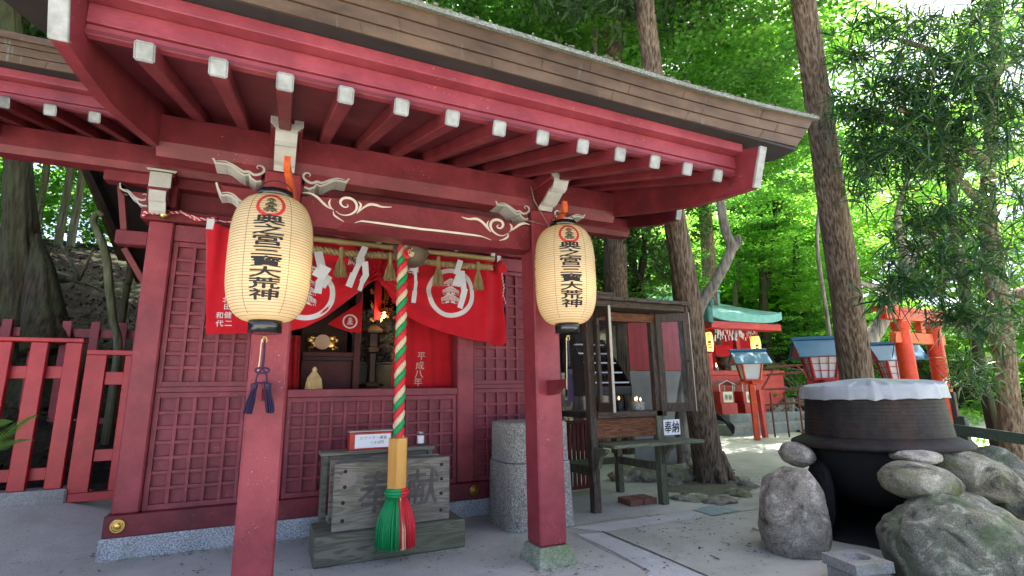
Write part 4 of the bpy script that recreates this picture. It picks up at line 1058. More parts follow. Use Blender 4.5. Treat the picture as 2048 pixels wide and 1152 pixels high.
# ------------------------------------------------------------------ inside the hall
b = MB(); yb = 6.86
def icl(u, v): x = .135+.13*u; return Vector((x+.02*v, 6.80-.02*math.sin(u*14), 2.25-.66*v))
b.grid(icl, 24, 10); o = b.build('side_curtain', M['cloth2'], None, True); o.modifiers.new('thickness', 'SOLIDIFY').thickness = .003
tag(o, 'narrow dark red curtain strip hanging inside the left edge of the shrine opening', 'curtain')
xa_, xb_ = aY(782, 775, 6.80).x, aY(905, 775, 6.80).x
def fo2(x, z): return .012*math.sin(x*21)+.006*math.sin(x*47+z*3)
def icr(u, v): x = xa_+(xb_-xa_)*u + .05*(1-v)*(1-u)+.06*(1-v)*u; z = 2.75-1.17*v; return Vector((x, 6.80-fo2(x, z), z))
IC = thing('inner_curtain', 'dark red inner curtain with four white characters inside the right of the opening', 'curtain', (1.9, 6.8, 1.6))
b = MB(); b.grid(icr, 40, 14); o = b.build('curtain_cloth', M['cloth2'], IC, True); o.modifiers.new('thickness', 'SOLIDIFY').thickness = .003
b = MB()
for ch, px, py in (('平',843,712),('成',840,731),('八',838,748),('年',836,764)):
    p = aY(px, py, 6.79); put(b, ch, p.x, p.z, .115, .115, lambda u, v: Vector((u, 6.79-fo2(u, v), v)), bold=.008)
b.build('lettering', simple('tan_print', (.40,.30,.24), (.46,.36,.3), 9, .8), IC)
# altar cabinet with mirror
AL = thing('altar_cabinet', 'dark red and black lacquer altar cabinet inside the shrine opening', 'altar', (.75, 7.3, .6))
xl, xr = aY(604, 720, 7.1).x, aY(720, 720, 7.1).x
zs = aY(650, 712, 7.1).z
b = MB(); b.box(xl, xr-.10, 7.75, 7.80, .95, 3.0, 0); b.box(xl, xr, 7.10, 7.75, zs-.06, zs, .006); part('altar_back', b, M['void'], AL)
b = MB(); b.box(xr-.09, xr, 7.08, 7.2, 1.35, 3.0, .008); b.box(xl, xr-.09, 7.07, 7.15, zs-.01, zs+.05, .006); b.box(xl, xr-.09, 7.09, 7.16, 1.40, 1.47, .006); b.box(xl, xr-.10, 7.16, 7.2, 1.47, zs-.06, 0); part('altar_frame', b, paint('dark_red_lacquer', (.06,.010,.009), (.04,.007,.007), (.08,.016,.014), rough=.7), AL)
pm = aY(645, 684, 7.4)
MI = thing('altar_mirror', 'round pale gold mirror on a gilt wave stand inside the altar', 'mirror', (pm.x, 7.4, zs))
b = MB(); b.lathe([(0,.012),(.098,.010),(.104,.0),(.098,-.01),(0,-.012)], (pm.x, 7.4, pm.z), 36, Matrix.Rotation(math.pi/2, 4, 'X')); part('mirror_disc', b, simple('dull_mirror_bronze', (.42,.28,.2), (.5,.35,.26), 4, .6, .0, .02), MI)
b = MB()
for s in (-1, 1):
    for k in range(5): b.rock((pm.x+s*(.13+.03*math.sin(k*2)), 7.41, pm.z+.06-.045*k*.8), (.045,.015,.03), k+s, 2, .5)
b.box(pm.x-.06, pm.x+.06, 7.38, 7.45, zs, zs+.05, .004); [part('gilt_stand', q, M['gold'], MI) for q in b.parted(lambda c: (c.x > pm.x-.08)+(c.x > pm.x+.08))]
for px in (618, 676):
    p = aY(px, 700, 7.3); p.z = zs
    o_ = thing('incense_stand', 'small brass incense stand %s the round altar mirror' % ('left of' if px < 640 else 'right of'), 'incense stand', p)
    b = MB(); b.lathe([(.0,.11),(.03,.11),(.012,.085),(.012,.05),(.05,.04),(.05,.0)], p, 16); part('stand_body', b, M['bronze'], o_, smooth=True)
    b = MB(); b.lathe([(.055,.112),(.06,.118),(.0,.122)], p, 16); part('gold_rim', b, M['gold'], o_)
# straw bundle on the sill
ps = aY(627, 778, 6.72); ps.z = 1.45
random.seed(4); b = MB(); q = aY(627, 775, 6.70); q.z = 1.56
b.lathe([(.075,-.05),(.092,.02),(.085,.12),(.055,.20),(.022,.245),(.03,.27),(.012,.30),(0,.305)], q, 20, None, lambda a, z: 1+.12*math.sin(a*7+z*30))
for i in range(150):
    a = random.random()*math.tau; r = .075+.03*random.random(); p0 = q+Vector((.025*math.cos(a), .025*math.sin(a), .24)); p1 = q+Vector((r*math.cos(a), r*math.sin(a), -.05+.1*random.random()))
    b.tube([p0, p0.lerp(p1,.5)+Vector((.02*math.cos(a), .02*math.sin(a), .02)), p1], .005, 4)
o = b.build('straw_bundle', M['straw2']); tag(o, 'golden dry straw bundle standing on the shrine window sill', 'straw bundle')
# bronze lantern, carved stone, plinths
pz = aY(742, 775, 7.5)
LN = thing('bronze_lantern', 'dark bronze standing lantern before the carved grey relief inside the shrine', 'lantern', (pz.x, 7.5, 1.0))
z0 = aY(742, 770, 7.5).z; sc = (aY(742, 665, 7.5).z-z0)
b = MB(); b.lathe([(.17,0),(.17,.03),(.07,.06),(.06,.3),(.08,.46),(.13,.48),(.14,.53),(.09,.55)], Vector((pz.x,7.5,z0-.02)), 6); part('stem', b, M['bronze'], LN)
b = MB(); b.lathe([(.09,.55),(.10,.56),(.10,.74),(.09,.75)], Vector((pz.x,7.5,z0-.02)), 6); part('light_box', b, M['bronze'], LN)
b = MB(); b.lathe([(.20,.745),(.21,.775),(.12,.84),(.05,.88),(.03,.93),(.0,.96)], Vector((pz.x,7.5,z0-.02)), 6); part('cap', b, M['bronze'], LN)
random.seed(12); b = MB()
ra_, rb2 = aY(722, 760, 8.0), aY(795, 640, 8.0)
for i in range(150):
    b.rock((random.uniform(ra_.x-.1, rb2.x+.2), 8.0+random.uniform(-.08,.05), random.uniform(ra_.z+.15, rb2.z+.1)), (random.uniform(.03,.09), .06, random.uniform(.03,.09)), i, 2, .6)
b.box(ra_.x-.15, rb2.x+.3, 8.05, 8.12, .8, rb2.z+.15, 0)
o = b.build('carved_relief', M['relief']); tag(o, 'knobbly grey carved stone relief at the back of the shrine', 'carving')
for (px, py, y, w_, h_, lb) in ((735,757,7.75,.26,.5,'grey-green stone plinth behind the bronze lantern at its left'),(765,757,7.8,.40,.5,'grey-green stone plinth behind the bronze lantern at its right')):
    p = aY(px, 728, y); b = MB(); b.box(p.x-w_/2, p.x+w_/2, y, y+.2, .43, p.z, .01); b.box(p.x-w_/2-.02, p.x+w_/2+.02, y-.02, y+.22, p.z+.002, p.z+.03, .006)
    o = b.build('stone_plinth', M['plinth']); tag(o, lb, 'plinth')
p0 = aY(605, 765, 6.95); b = MB(); b.box(p0.x, p0.x+.95, 6.95, 7.05, 1.45, 1.49, .004); b.box(p0.x, p0.x+1.0, 7.06, 7.4, .43, 1.40, .004); o = b.build('altar_step', M['plinth']); tag(o, 'grey-green step in front of the altar cabinet', 'step')
# small crested banner and hanging lamps
BN = thing('small_banner', 'small red triangular banner with a white crest hung before the altar', 'banner', aY(700, 660, 6.95))
b = MB(); q = [aY(*p, 6.95) for p in ((655,648),(726,600),(722,666),(700,664),(675,656))]
b.prism(q, (0,.006,0)); part('banner_cloth', b, M['cloth2'], BN)
b = MB(); c = aY(700, 643, 6.945); ringm(b, c.x, c.z, .075, .095, XZ(6.943), 36); pine_crest(b, c.x, c.z+.005, .07, XZ(6.943)); part('white_crest', b, M['clothw'], BN)
pl_ = aY(768, 632, 7.25)
HL = thing('hanging_lamp', 'small warm lit lamp hanging inside the shrine under the gathered curtain', 'lamp', pl_)
b = MB(); b.rock(pl_, (.022,.022,.028), 1, 2, 0); part('bulb', b, M['bulb'], HL, smooth=True)
b = MB(); b.tube([pl_+Vector((0,0,.03)), pl_+Vector((0,0,.9))], .006, 5); b.lathe([(.01,.03),(.05,.05),(.012,.09)], pl_, 12); part('lamp_cord', b, M['gold'], HL)
lp = bpy.data.lights.new('hall_lamp', 'POINT'); lp.energy = 2; lp.color = (1, .62, .28); lp.shadow_soft_size = .03
lo = bpy.data.objects.new('hall_lamp', lp); COL.objects.link(lo); lo.location = pl_+Vector((0,-.06,0))
GO = thing('gilt_ornament', 'gilt hanging altar ornament beside the warm lamp inside the shrine', 'ornament', aY(762, 600, 7.3))
b = MB(); random.seed(6)
for i in range(46): p = aY(random.uniform(742, 790), random.uniform(572, 640), 7.35); b.obox(p, (random.uniform(.01,.05), .006, random.uniform(.02,.07)), Matrix.Rotation(random.random()*3, 4, 'Y'), 0)
part('gilt_leaf', b, M['gold'], GO)
b = MB(); p = aY(756, 605, 7.3); b.box(p.x-.05, p.x+.05, 7.3, 7.34, p.z-.25, p.z+.35, .004); part('red_panel', b, M['cloth2'], GO)
# ------------------------------------------------------------------ stone drums beside the hall
ST = thing('stone_pillar', 'squarish grey granite pillar of two stacked blocks beside the right porch post', 'stone pillar', (2.90, 5.84, 0))
sq = lambda a, z: (abs(math.cos(a))**4+abs(math.sin(a))**4)**-.25*(1+.004*math.sin(a*9+z*17))
b = MB(); b.lathe([(.445,-.02),(.435,.12),(.422,.70),(.416,.716),(.39,.72)], (2.90, 5.84, 0), 72, None, sq); part('lower_block', b, M['granite2'], ST, smooth=False)
b = MB(); b.lathe([(.44,.722),(.462,.728),(.458,.74),(.452,1.155),(.44,1.168),(.40,1.175),(0,1.18)], (2.90, 5.84, 0), 72, None, lambda a, z: sq(a, z)*.885); part('upper_block', b, M['granite2'], ST)
# ------------------------------------------------------------------ red fence and gate at the left
FY = 8.0
def fz(px, py): p = aY(px, py, FY); return p.x, p.z
FE = thing('slat_fence', 'bright red slatted timber fence standing on a concrete block at the left', 'fence', (-2.6, FY, .5))
b = MB(); b.box(-4.9, -2.17, FY-.03, FY+.17, 2.215, 2.265, .006); part('top_rail', b, M['redfence'], FE)
for z0, z1 in ((1.78, 1.93), (.60, .74)):
    b = MB(); b.box(-4.9, -2.20, FY+.085, FY+.12, z0, z1, .005); part('rail', b, M['redfence'], FE)
for i in range(9):
    x = -2.35-.333*i; b = MB(); b.box(x, x+.165, FY, FY+.075, .50, 2.213, .007); part('slat', b, M['redfence'], FE)
b = MB(); b.box(-4.9, -2.12, FY-.02, FY+.30, -.1, .495, .02); o = b.build('concrete_block', M['conc']); tag(o, 'mossy low concrete block under the red slatted fence', 'concrete block')
GA = thing('slat_gate', 'bright red slatted timber gate between fence and shrine hall', 'gate', (-1.9, FY, .35))
for x0, x1, z0, z1, dy in ((-2.14,-1.2,2.07,2.13,0),(-2.14,-1.2,.33,.43,0)):
    b = MB(); b.box(x0, x1, FY+.02, FY+.10, z0, z1, .005); part('gate_rail', b, M['redfence'], GA)
for x0, x1 in ((-2.14,-1.93),(-1.74,-1.59),(-1.42,-1.27)):
    b = MB(); b.box(x0, x1, FY+.025, FY+.095, .431, 2.068, .006); part('gate_slat', b, M['redfence'], GA)
for z0, z1 in ((1.70, 1.86), (.78, .92)):
    b = MB(); b.box(-1.929, -1.2, FY+.055, FY+.09, z0, z1, .005); part('gate_rail', b, M['redfence'], GA)
FB = thing('slat_fence', 'second red slatted fence in shade behind the front red fence', 'fence', (-2.6, 10.2, .9))
for i in range(14):
    x = -5.6+.36*i; b = MB(); b.box(x, x+.12, 10.2, 10.27, .85, 2.75, .006); part('slat', b, M['redv'], FB)
for z in (2.5, 1.1):
    b = MB(); b.box(-5.7, -.9, 10.28, 10.33, z, z+.14, .005); part('rail', b, M['redv'], FB)
# fern in the corner
random.seed(21); FN = thing('fern_plant', 'green arching fern fronds at the left edge in front of the red fence', 'plant', (-2.35, 5.0, .2))
GRN = leafmat('fern_leaf', [(0, (.05,.12,.02)), (1, (.12,.22,.05))], .4)
for (p0, p1, p2) in (((-30,905),(30,850),(72,830)),((-30,910),(25,875),(66,880)),((-30,860),(5,838),(22,842))):
    b = MB(); A, B, C_ = (aD(*p, 4.2) for p in (p0, p1, p2)); N = 30; P = [A*(1-i/N)**2+B*2*(i/N)*(1-i/N)+C_*(i/N)**2 for i in range(N+1)]
    b.tube(P, .004, 4)
    for i in range(4, N):
        for s in (-1, 1):
            t = (P[i]-P[i-1]).normalized(); sd = t.cross(Vector((0,.4,1))).normalized()*s; L_ = .075*(1-i/N)+.02
            q = P[i]+sd*L_+t*L_*.7; w_ = t*.008; b.face([P[i]-w_, P[i]+w_, q]); 
    b.build('frond', GRN, FN, normals=False)
# ------------------------------------------------------------------ candle kiosk
KI = thing('candle_kiosk', 'dark wooden candle kiosk on legs with open glazed doors beside the stone pillar', 'kiosk', (4.4, 6.2, 0))
b = MB(); b.box(3.80, 3.91, 5.82, 5.93, 0, 2.62, .008); part('corner_post', b, M['kwood'], KI)
b = MB(); b.box(4.88, 4.99, 5.80, 5.91, 0, 1.24, .008); part('corner_post', b, M['mossw'], KI)
b = MB(); b.box(4.93, 5.03, 5.86, 5.95, 1.242, 2.62, .006); part('corner_post', b, M['kwood'], KI)
for x in (3.86, 4.90):
    b = MB(); b.box(x, x+.10, 6.80, 6.90, 0, 2.60, .008); part('corner_post', b, M['mossw'], KI)
for q_ in ((3.962, 4.898, 6.83, 6.87, .42, .52), (3.87, 3.94, 5.935, 6.80, .42, .54), (4.92, 4.97, 5.915, 6.80, .42, .53)): b = MB(); b.box(*q_, .005); part('stretcher', b, M['mossw'], KI)
b = MB(); b.box(3.92, 5.42, 5.50, 6.00, .80, .845, .008); part('table_shelf', b, M['mosswx'], KI)
for x in (3.83, 4.91):
    b = MB(); y = 5.815
    b.prism([(x, y, .798), (x, y-.26, .798), (x, y-.24, .75), (x, y-.14, .71), (x, y-.09, .64), (x, y-.07, .55), (x, y, .52)], (.06, 0, 0), .004); part('shelf_bracket', b, M['mossw'], KI)
b = MB(); b.box(3.912, 5.0, 5.85, 5.90, .90, 1.155, .004); part('front_board', b, M['kboard'], KI)
b = MB(); b.box(3.90, 5.06, 5.80, 6.85, 1.16, 1.24, .006); part('floor_sill', b, M['kwoodx'], KI)
b = MB(); b.box(3.912, 5.03, 5.845, 5.92, 2.48, 2.60, .005); part('lintel', b, M['kboard'], KI)
b = MB(); b.hexa([(3.62,5.52,2.71),(5.42,5.52,2.71),(5.42,7.1,2.71),(3.62,7.1,2.71),(3.62,5.52,2.745),(5.42,5.52,2.745),(5.42,7.1,2.90),(3.62,7.1,2.90)], .004)
b.box(3.70, 5.35, 5.60, 6.98, 2.625, 2.708, .006)
for i in range(9):
    x = 3.62+.2*i; b.box(x, x+.195, 5.50, 5.519, 2.70+.006*(i % 2), 2.752, .003)
b.box(3.66, 4.25, 5.75, 6.6, 2.80, 2.86, .006)
part('roof', b, M['kwoodx'], KI)
for q_ in ((5.035, 5.045, 5.95, 6.80), (3.965, 4.90, 6.84, 6.85), (3.835, 3.845, 5.94, 6.80)): b = MB(); b.box(*q_, 1.242, 2.6, 0); part('glass_wall', b, M['glass'], KI)
b = MB(); b.box(3.90, 4.45, 5.95, 6.80, 2.45, 2.60, 0); b.hexa([(3.92,6.3,2.2),(4.5,6.3,2.45),(4.5,6.82,2.45),(3.92,6.82,2.1),(3.92,6.3,2.5),(4.5,6.3,2.5),(4.5,6.82,2.5),(3.92,6.82,2.5)]); b.box(3.93, 4.52, 6.70, 6.82, 1.8, 2.5, 0); part('soot_hood', b, M['soot'], KI)
# doors
def door(hinge, ang, wd, z0, z1, nm_lab):
    D = Matrix.Rotation(ang, 3, 'Z'); h = Vector(hinge)
    def L_(x, y, z): return h + D @ Vector((x, y, 0)) + Vector((0, 0, z))
    def bx_(b, x0, x1, z_0, z_1, t=.02):
        b.hexa([L_(x0,-t,z_0),L_(x1,-t,z_0),L_(x1,t,z_0),L_(x0,t,z_0),L_(x0,-t,z_1),L_(x1,-t,z_1),L_(x1,t,z_1),L_(x0,t,z_1)], .004)
    b = MB(); bx_(b, 0, .085, z0, z1); bx_(b, wd-.085, wd, z0, z1); bx_(b, .086, wd-.086, z0, z0+.12, .018); bx_(b, .086, wd-.086, z1-.12, z1, .018)
    d = part('door', b, M['kwood'], KI); 
    b = MB(); bx_(b, .086, wd-.086, z0+.121, z1-.121, .003); b.build('door_glass', M['glass'], d)
    b = MB(); bx_(b, wd+.001, wd+.012, z0, z1, .018); b.build('door_edge', simple('pale_bare_wood', (.38,.35,.28), (.5,.46,.38), 8, .7), d)
    b = MB(); b.rock(L_(wd-.05, -.03, (z0+z1)/2), (.012,.02,.012), 2, 2, 0); b.build('door_knob', M['iron'], d)
door((4.99, 5.82, 0), math.radians(-38), .46, 1.22, 2.60, 'right')
door((3.93, 5.80, 0), math.radians(-98), .42, 1.25, 2.60, 'left')
# stepped candle rack
RK = thing('candle_rack', 'black stepped candle rack with pale metal rails inside the kiosk', 'rack', (4.35, 6.4, 1.24))
sx = lambda px, py: aX(px, py, 4.55)
b = MB(); A = [(5.98,1.45),(5.98,1.60),(6.62,2.30),(6.78,2.30),(6.78,1.45)]
for x in (4.00, 4.60): b = MB(); b.prism([(x, y_, z_) for y_, z_ in A], (.02,0,0)); part('side_plate', b, M['black'], RK)
for i in range(5):
    y_ = 6.02+.14*i; z_ = 1.62+.145*i
    b = MB(); b.box(4.021, 4.599, y_, y_+.12, z_, z_+.012, .002); s_ = part('rack_step', b, M['black'], RK)
    b = MB(); b.box(4.021, 4.599, y_-.012, y_-.002, z_, z_+.022, .002); b.build('rail', M['alu'], s_)
b = MB(); b.box(4.021, 4.599, 5.985, 5.997, 1.46, 1.58, .002); b.box(4.05,4.08,6.0,6.03,1.242,1.45,0); b.box(4.5,4.53,6.0,6.03,1.242,1.45,0); part('rack_leg', b, M['black'], RK)
pc = aY(1275, 815, 6.0); pc.z = 1.241
CP = thing('candle_pot', 'grey ash pot with burning candle stubs on the kiosk sill', 'pot', pc)
b = MB(); b.lathe([(.085,0),(.095,.01),(.10,.11),(.09,.115),(.088,.10),(0,.10)], pc, 28); part('pot_body', b, M['granite2'], CP)
for dx, dy, h in ((-.03,0,.03),(.02,.03,.04),(.045,-.02,.025)):
    b = MB(); b.lathe([(.012,.10),(.012,.10+h),(0,.102+h)], pc+Vector((dx,dy,0)), 10); s_ = part('candle', b, M['washi'], CP)
    b = MB(); b.lathe([(0,.105+h),(.010,.118+h),(.006,.14+h),(0,.155+h)], pc+Vector((dx,dy,0)), 8); b.build('flame', M['flame'], s_)
pc = aY(1238, 800, 6.05); pc.z = 1.241
o = thing('candle_dish', 'dark dish with a small candle flame behind the kiosk door', 'dish', pc)
b = MB(); b.lathe([(.05,0),(.06,.14),(.05,.145),(0,.14)], pc, 20); part('dish_body', b, M['iron'], o); b = MB(); b.lathe([(0,.15),(.012,.165),(.005,.19),(0,.2)], pc, 8); part('flame', b, M['flame'], o)
p0 = aY(1334, 866, 5.84)
SG = thing('votive_sign', 'white sign with two black characters fixed to the right leg of the kiosk', 'sign', (5.13, 5.84, .9))
b = MB(); b.box(5.01, 5.31, 5.835, 5.85, .895, 1.105, .003); part('sign_board', b, M['signw'], SG)
b = MB(); onG = lambda u, v: Vector((u, 5.8335, v)); put(b, '奉', 5.09, 1.0, .135, .17, onG, bold=.02, skew=.1); put(b, '納', 5.225, 1.0, .135, .17, onG, bold=.02, skew=.1); part('lettering', b, M['ink'], SG)
b = MB(); b.box(5.0, 5.06, 5.86, 5.9, .845, 1.16, .003); part('sign_post', b, M['mossw'], SG)
# bricks under the kiosk
BK = thing('brick_step', 'low red brick step on the paving under the kiosk', 'brick step', (4.7, 6.1, 0))
for k, (x, y, z) in enumerate(((4.44,5.93,.0),(4.665,5.925,.0),(4.45,6.04,.0),(4.68,6.035,.0),(4.46,6.15,0),(4.69,6.15,0))):
    b = MB(); b.box(x, x+.215, y, y+.10, z, z+.075, .006); part('brick', b, M['brick'], BK)
# red slatted screen behind the kiosk, red boards added in place of reflections in its glass
RS = thing('slat_screen', 'dark red slatted screen standing between the stone pillar and the kiosk', 'screen', (4.45, 7.2, 0))
for i in range(6):
    x = 4.27+.078*i; b = MB(); b.box(x, x+.05, 7.2, 7.23, .08, 1.02, .004); part('slat', b, M['red'], RS)
for z in (.03, 1.02):
    b = MB(); b.box(4.24, 4.74, 7.19, 7.24, z, z+.05, .004); part('rail', b, M['red'], RS)
RW = thing('board_wall', 'red board wall with a pale metal skirt behind the kiosk', 'wall', (6.6, 8.4, 0))
xw0, xw1 = aY(1258, 700, 8.4).x, aY(1372, 700, 8.4).x
b = MB()
for i in range(9): b.box(xw0+(xw1-xw0)*i/9, xw0+(xw1-xw0)*(i+1)/9-.002, 8.4, 8.43, 1.92, 3.1, .001)
part('red_boards', b, M['redfence'], RW)
b = MB(); b.box(xw0, xw1, 8.41, 8.44, .05, 1.91, .004); part('metal_skirt', b, simple('dull_grey_sheet', (.16,.165,.16), (.24,.245,.235), 3, .55), RW)

# ------------------------------------------------------------------ cauldron on its ring of boulders
pcx, pcy = 6.02, 3.60
CA = thing('iron_cauldron', 'huge black iron cauldron with a wide rim set into a boulder hearth', 'cauldron', (pcx, pcy, 0))
RR = .80; zr = .92
b = MB(); b.lathe([(0,.28),(.30,.30),(.52,.42),(.64,.60),(.69,.80),(.695,zr-.03)], (pcx, pcy, 0), 56); part('kettle_bowl', b, M['soot'], CA, smooth=True)
b = MB(); b.lathe([(.64,zr-.035),(RR+.02,zr-.03),(RR+.028,zr+.0),(RR+.015,zr+.018),(RR-.05,zr+.045),(.69,zr+.075),(.66,zr+.08)], (pcx, pcy, 0), 72); part('rim_flange', b, M['iron2'], CA, smooth=True)
b = MB(); prof = [(.672,zr+.07)]
for i in range(11): prof += [(.676-.004*i, zr+.085+.037*i), (.676-.004*i, zr+.116+.037*i), (.6735-.004*i, zr+.1175+.037*i), (.6735-.004*i, zr+.1205+.037*i)]
prof += [(.615, 1.47), (.0, 1.475)]
b.lathe(prof, (pcx, pcy, 0), 72); part('upper_wall', b, M['iron2'], CA, smooth=False)
# white sheet over the top
FOLDS = [(.35,.020,.09),(1.0,.016,.06),(1.7,.022,.08),(2.5,.018,.07),(3.05,.022,.06),(3.42,.020,.05),(3.74,.055,.07),(3.95,.022,.05),(4.30,.026,.08),(4.66,.020,.05),(5.05,.030,.09),(5.5,.018,.06),(5.9,.024,.07)]
def ripple(a, k=1.):
    return sum(h*max(0, 1-abs(((a-c_+math.pi) % math.tau)-math.pi)/(w_*k)) for c_, h, w_ in FOLDS)
def sheet(u, v):
    a = math.tau*u; R0 = .668; top = lambda r: 1.605 - .085*(r/R0)**1.6 + .010*noise.noise(Vector((math.cos(a)*r*2.4, math.sin(a)*r*2.4, 3)))
    if v < .62:
        r = R0*v/.62; z = top(r) + ripple(a, 1+.8*(1-r/R0))*sm(.15, R0, r)*.75 - .006*abs(noise.noise(Vector((math.cos(a)*r*9, math.sin(a)*r*9, 2))))
    else:
        t = (v-.62)/.38; rp = ripple(a, 1+.5*t); rd = min(1, t*4)
        r = R0 + .010*rd + (.55*rp+.010*noise.noise(Vector((math.cos(a)*5, math.sin(a)*5, t*1.5))))*t + .004*noise.noise(Vector((math.cos(a)*14, math.sin(a)*14, t*4)))*t
        z = top(R0) + ripple(a)*.75*(1-t) - .135*t - .4*rp*t - .010*noise.noise(Vector((math.cos(a)*3, math.sin(a)*3, 0)))*t
    return Vector((pcx+r*math.cos(a), pcy+r*math.sin(a), z))
b = MB(); b.grid(sheet, 360, 48); bmesh.ops.remove_doubles(b.bm, verts=b.bm.verts, dist=.0005); o = b.build('white_sheet', M['sheet'], None, True)
o.modifiers.new('thickness', 'SOLIDIFY').thickness = .004
tag(o, 'crumpled white plastic sheet covering the top of the cauldron', 'sheet')
CSK = [ # label, centre px, distance, half sizes (across, depth, up), seed, skin, boxy, tilt
 ('tall upright grey boulder at the left front of the hearth', (1588,1035), 4.85, (.295,.30,.47), 3, 'rockA', .55, .03),
 ('small dark boulder under the rim at the left of the hearth', (1592,905), 5.55, (.16,.22,.13), 5, 'rockA', .1, .2),
 ('smooth oval pale boulder lying under the rim at the right', (1835,957), 4.45, (.31,.28,.16), 8, 'rockC', .05, .08),
 ('flat grey stone wedged beneath the rim above the oval boulder', (1830,908), 4.80, (.18,.22,.065), 9, 'rockA', .3, .0),
 ('huge mossy green boulder filling the right front of the hearth', (1905,1115), 4.0, (.42,.46,.47), 12, 'rockB', .55, -.3),
 ('long slanting speckled boulder right of the oval boulder', (1940,945), 4.95, (.42,.34,.21), 14, 'rockC', .3, .42),
 ('dark sloping boulder at the far right under the rim', (1990,945), 5.15, (.20,.30,.28), 17, 'rockB', .2, .35),
 ('pale rounded boulder behind the huge mossy boulder', (1958,1032), 4.55, (.30,.30,.17), 19, 'rockC', .1, .5),
 ('low pale green boulder at the right edge of the photo', (2030,1075), 4.25, (.26,.30,.16), 22, 'rockC', .2, .35),
 ('small grey stone at the right edge under the fence', (2028,1005), 4.8, (.16,.2,.10), 23, 'rockB', .2, .4),
 ('pale stone at the lower right corner of the hearth', (2042,1130), 3.9, (.28,.26,.16), 27, 'rockC', .2, .3),
 ('dark stone at the back left inside of the hearth', (1640,990), 5.35, (.10,.22,.38), 29, 'soot', .2, .1),
 ('speckled boulder between the oval boulder and the huge mossy boulder', (1905,1005), 4.75, (.30,.28,.15), 31, 'rockB', .2, .2),
 ('low pale stone under the rail at the far right of the hearth', (2050,1010), 5.0, (.30,.25,.22), 33, 'rockC', .2, .2),
]
AMP = {3: .15, 8: .07, 12: .15, 14: .10, 9: .12}
for lab, (px, py), dist, sz, seed, skin, flat, tilt in CSK:
    c = aD(px, py, dist); z0 = c.z-sz[2]
    Mx = Matrix.Rotation(-YAW-.1, 4, 'Z') @ Matrix.Rotation(tilt, 4, 'Y')
    b = MB(); b.rock(c-Vector((0,0,.02)), sz, seed, 6 if sz[2] > .3 else 5, AMP.get(seed, .13), Mx, flat, .95); o = b.build('boulder', M[skin], None, True); tag(o, lab, 'boulder', 'boulders of the cauldron hearth')
b = MB(); b.lathe([(.70,-.02),(.72,.2),(.66,.55),(.70,.87),(.62,.87),(.58,.5),(.62,-.02)], (pcx+.10, pcy+.10, 0), 40, None, lambda a, z: 1+.04*math.sin(a*5)+.03*math.sin(a*11+z*5))
bmesh.ops.delete(b.bm, geom=[f for f in b.bm.faces if (f.calc_center_median()-Vector((pcx,pcy,0))).xy.normalized().dot(Vector((-.86,-.5))) > .62], context='FACES')
o = b.build('hearth_wall', M['soot'], None, True); tag(o, 'sooty inner wall of the hearth beneath the cauldron', 'hearth wall')
b = MB(); b.lathe([(.72,-.01),(.70,.02),(.4,.05),(0,.06)], (pcx-.06, pcy-.04, 0), 40, None, lambda a, z: 1+.05*math.sin(a*7)); o = b.build('ash_bed', M['soot'], None, True); tag(o, 'black ash bed on the ground inside the hearth', 'ash')  # low black mound added so the hearth floor reads as deep shade
# small stone block with a hollow in front of the hearth
pz = aZ(1708, 1135, 0)
SB2 = thing('hollow_block', 'square grey stone block with a round hollow on the ground before the hearth', 'stone block', pz)
Mx = Matrix.Rotation(math.radians(-14), 3, 'Z'); c = aD(1712, 1112, 4.05); 
def lb(x, y, z): return Vector((c.x, c.y, 0)) + Mx @ Vector((x, y, 0)) + Vector((0, 0, z))
b = MB(); h0, h1 = .17, .155
b.hexa([lb(-h1,-h1,-.02),lb(h1,-h1,-.02),lb(h1,h1,-.02),lb(-h1,h1,-.02),lb(-h1,-h1,.105),lb(h1,-h1,.105),lb(h1,h1,.105),lb(-h1,h1,.105)], .012); part('block_base', b, M['conc'], SB2)
b = MB(); n = 32; ring_o, ring_i = [], []
for i in range(n):
    a = math.tau*i/n; k = h0/max(abs(math.cos(a)), abs(math.sin(a))); ring_o.append((k*math.cos(a), k*math.sin(a))); ring_i.append((.10*math.cos(a), .10*math.sin(a)))
lv = [[lb(x,y,.108) for x,y in ring_o], [lb(x,y,.185) for x,y in ring_o], [lb(x,y,.192) for x,y in ring_i], [lb(x*.8,y*.8,.13) for x,y in ring_i]]
V = [[b.bm.verts.new(p) for p in r] for r in lv]
for r in range(3):
    for i in range(n): b.bm.faces.new((V[r][i], V[r][(i+1) % n], V[r+1][(i+1) % n], V[r+1][i]))
b.bm.faces.new(V[3][::-1]); b.bm.faces.new(V[0]); part('block_top', b, M['conc'], SB2)
# ------------------------------------------------------------------ green rail fence behind the hearth
GF = thing('rail_fence', 'green painted low timber rail fence behind the boulder hearth', 'fence', (8.6, 4.0, 0))
ra_, rb2 = aD(1905, 858, 7.2), aD(2150, 893, 6.0)
b = MB(); b.bar(ra_, rb2, .05, .14); part('rail', b, M['rail'], GF)
r2a, r2b = aD(1905, 965, 7.2), aD(2150, 1010, 6.0)
b = MB(); b.bar(r2a, r2b, .05, .14); part('rail', b, M['rail'], GF)
for px in (1935, 2120):
    p = aD(px, 850, 7.12 if px < 2000 else 6.1); b = MB(); b.box(p.x-.05, p.x+.05, p.y, p.y+.10, -.05, p.z+.12, .006); part('fence_post', b, M['rail'], GF)
b = MB(); p = aD(1912, 830, 7.9); b.bar(Vector((p.x,p.y,0)), p+Vector((0,0,.35)), .07, .07, (0,1,0)); o = b.build('wooden_stake', M['kwood']); tag(o, 'dark wooden stake standing behind the cauldron at its right', 'stake')
